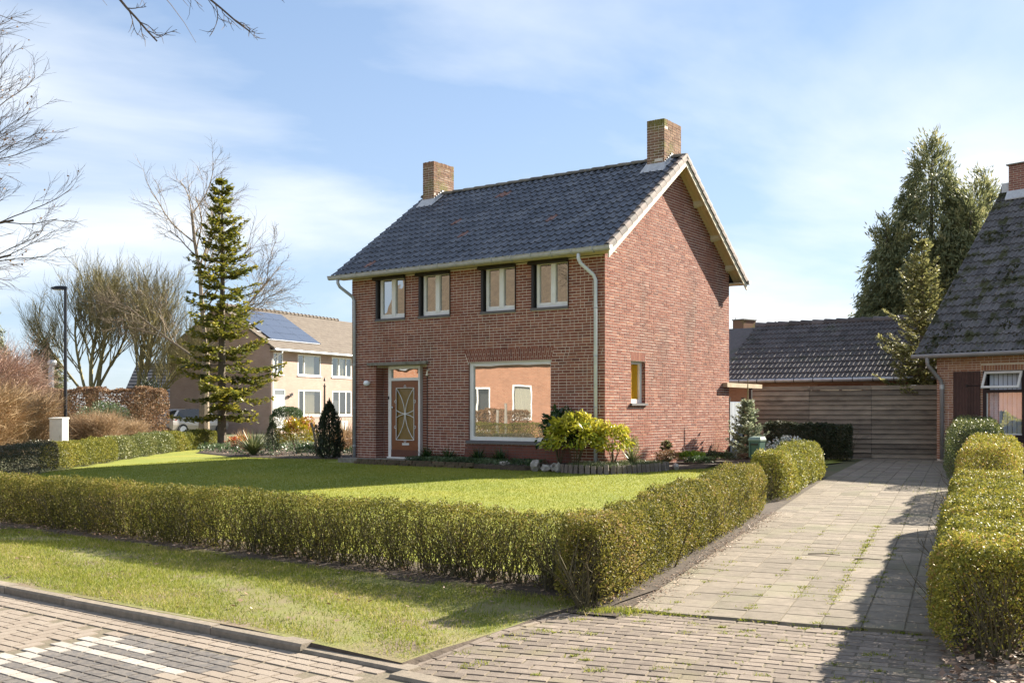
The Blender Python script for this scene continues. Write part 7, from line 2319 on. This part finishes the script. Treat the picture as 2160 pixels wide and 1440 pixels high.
# weeds in the joints
WX, WY, WZ_, WH = [], [], [], []
for k in range(240):
    if k < 120:
        c = rnd.choice((5, 5, 5, 4, 2, 3, 6, 1, 6)); d_ = abs(rnd.gauss(0, 4)) if c != 5 else rnd.uniform(0, 6)
        v = DW(0.12 - .1515 + c * .303 + rnd.gauss(0, .008), d_); z = g(v.x, v.y) + .004
    elif k < 150:
        v = DW(rnd.uniform(0, 2.5), -.01); z = 0
    else:
        v = DW(rnd.uniform(-1.8, 3.0), -rnd.uniform(.1, 2.6)); z = -.01
        rel = v.to_2d() - C0
        s_ = rel.dot(E2) + 20.19
        if s_ < 5.2 or rel.dot(E1) < 7.4: continue
        z = -.008 - .055 * max(0, (6.2 - s_) / 1.15)
    m = rnd.randrange(12, 40)
    if k >= 150: m = rnd.randrange(10, 60)
    sx_ = rnd.uniform(.012, .04)
    for j in range(m):
        WX.append(v.x + rnd.gauss(0, sx_ * 1.4)); WY.append(v.y + rnd.gauss(0, sx_ * .7)); WZ_.append(z); WH.append(rnd.uniform(.012, .035))
n = len(WX)
stuff(blades('joint_weeds', np.c_[WX, WY, WZ_], np.c_[rng.normal(size=(n, 2)) * .9, np.ones(n)], np.array(WH), .008, np.clip(.5 + rng.normal(size=n) * .25, 0, 1), 'verge_blade'), 'small green weeds growing in the paving joints', 'weeds')
# coarse grass at the corner where apron, hedge and slabs meet, and on the right
def patch(name, label, cx, cy, rx, ry, n, z=0.0):
    x = cx + rng.normal(size=n) * rx; y = cy + rng.normal(size=n) * ry
    stuff(blades(name, np.c_[x, y, npg(x, y) + z], np.c_[rng.normal(size=(n, 2)) * .6, np.ones(n)], rng.uniform(.02, .06, n), .008, np.clip(.5 + rng.normal(size=n) * .25, 0, 1), 'verge_blade'), label, 'grass')
v = DW(-.15, -.12); patch('corner_grass', 'tuft of coarse grass at the corner of the slab driveway', v.x, v.y, .14, .06, 900)
v = DW(3.6, -1.6); patch('edge_grass', 'sparse grass among dead leaves right of the entrance', v.x, v.y, .3, .22, 1600, -.02)
v = DW(4.4, 6.5); patch('neighbour_grass', 'strip of bright lawn right of the driveway hedge', v.x, v.y, .45, 2.6, 9000)
mb = MB()
for k in range(14):
    mb.quad(*[(p.x, p.y, g(p.x, p.y) + .010) for p in (DW(-.85, -.3 + k), DW(-.04, -.3 + k), DW(-.04, .7 + k), DW(-.85, .7 + k))])
struct(mb.build('hedge_soil', 'soil'))
sheet_pts = [DW(2.42, -2.2), DW(6.5, -2.2), DW(9, 17), DW(2.5, 17)]
mb = MB(); mb.quad(*[(p.x, p.y, g(p.x, p.y) - .02) for p in (DW(2.42, -2.2), DW(7, -2.2), DW(7, -.4), DW(2.42, -.4))])
for k in range(12):
    mb.quad(*[(p.x, p.y, g(p.x, p.y) - .012) for p in (DW(2.42, -.4 + k * 1.7), DW(4.0, -.4 + k * 1.7), DW(4.0, 1.3 + k * 1.7), DW(2.42, 1.3 + k * 1.7))])
struct(mb.build('hedge_soil', 'soil'))
mb = MB()
for k in range(11):
    mb.quad(*[(p.x, p.y, g(p.x, p.y) - .008) for p in (DW(4.0, -.4 + k * 1.7), DW(9.0, -.4 + k * 1.7), DW(9.0, 1.3 + k * 1.7), DW(4.0, 1.3 + k * 1.7))])
struct(mb.build('neighbour_lawn', 'lawn_base'))
for (lab, p0, d_, L) in (('dry twig lying across the middle of the driveway slabs', DW(.95, 3.35), (1, .1), .33), ('second dry twig lying further right on the driveway slabs', DW(1.45, 3.15), (.9, .2), .3)):
    mb = MB(); q = DQ * d_[0] + DD * d_[1]
    mb.tube([(p0.x, p0.y, g(p0.x, p0.y) + .018), (p0.x + q.x * L * .5, p0.y + q.y * L * .5 + .012, g(p0.x, p0.y) + .026), (p0.x + q.x * L, p0.y + q.y * L, g(p0.x, p0.y) + .018)], [.006, .005, .003], 4)
    tag(mb.build('twig', 'bark_dark'), lab, 'twig')
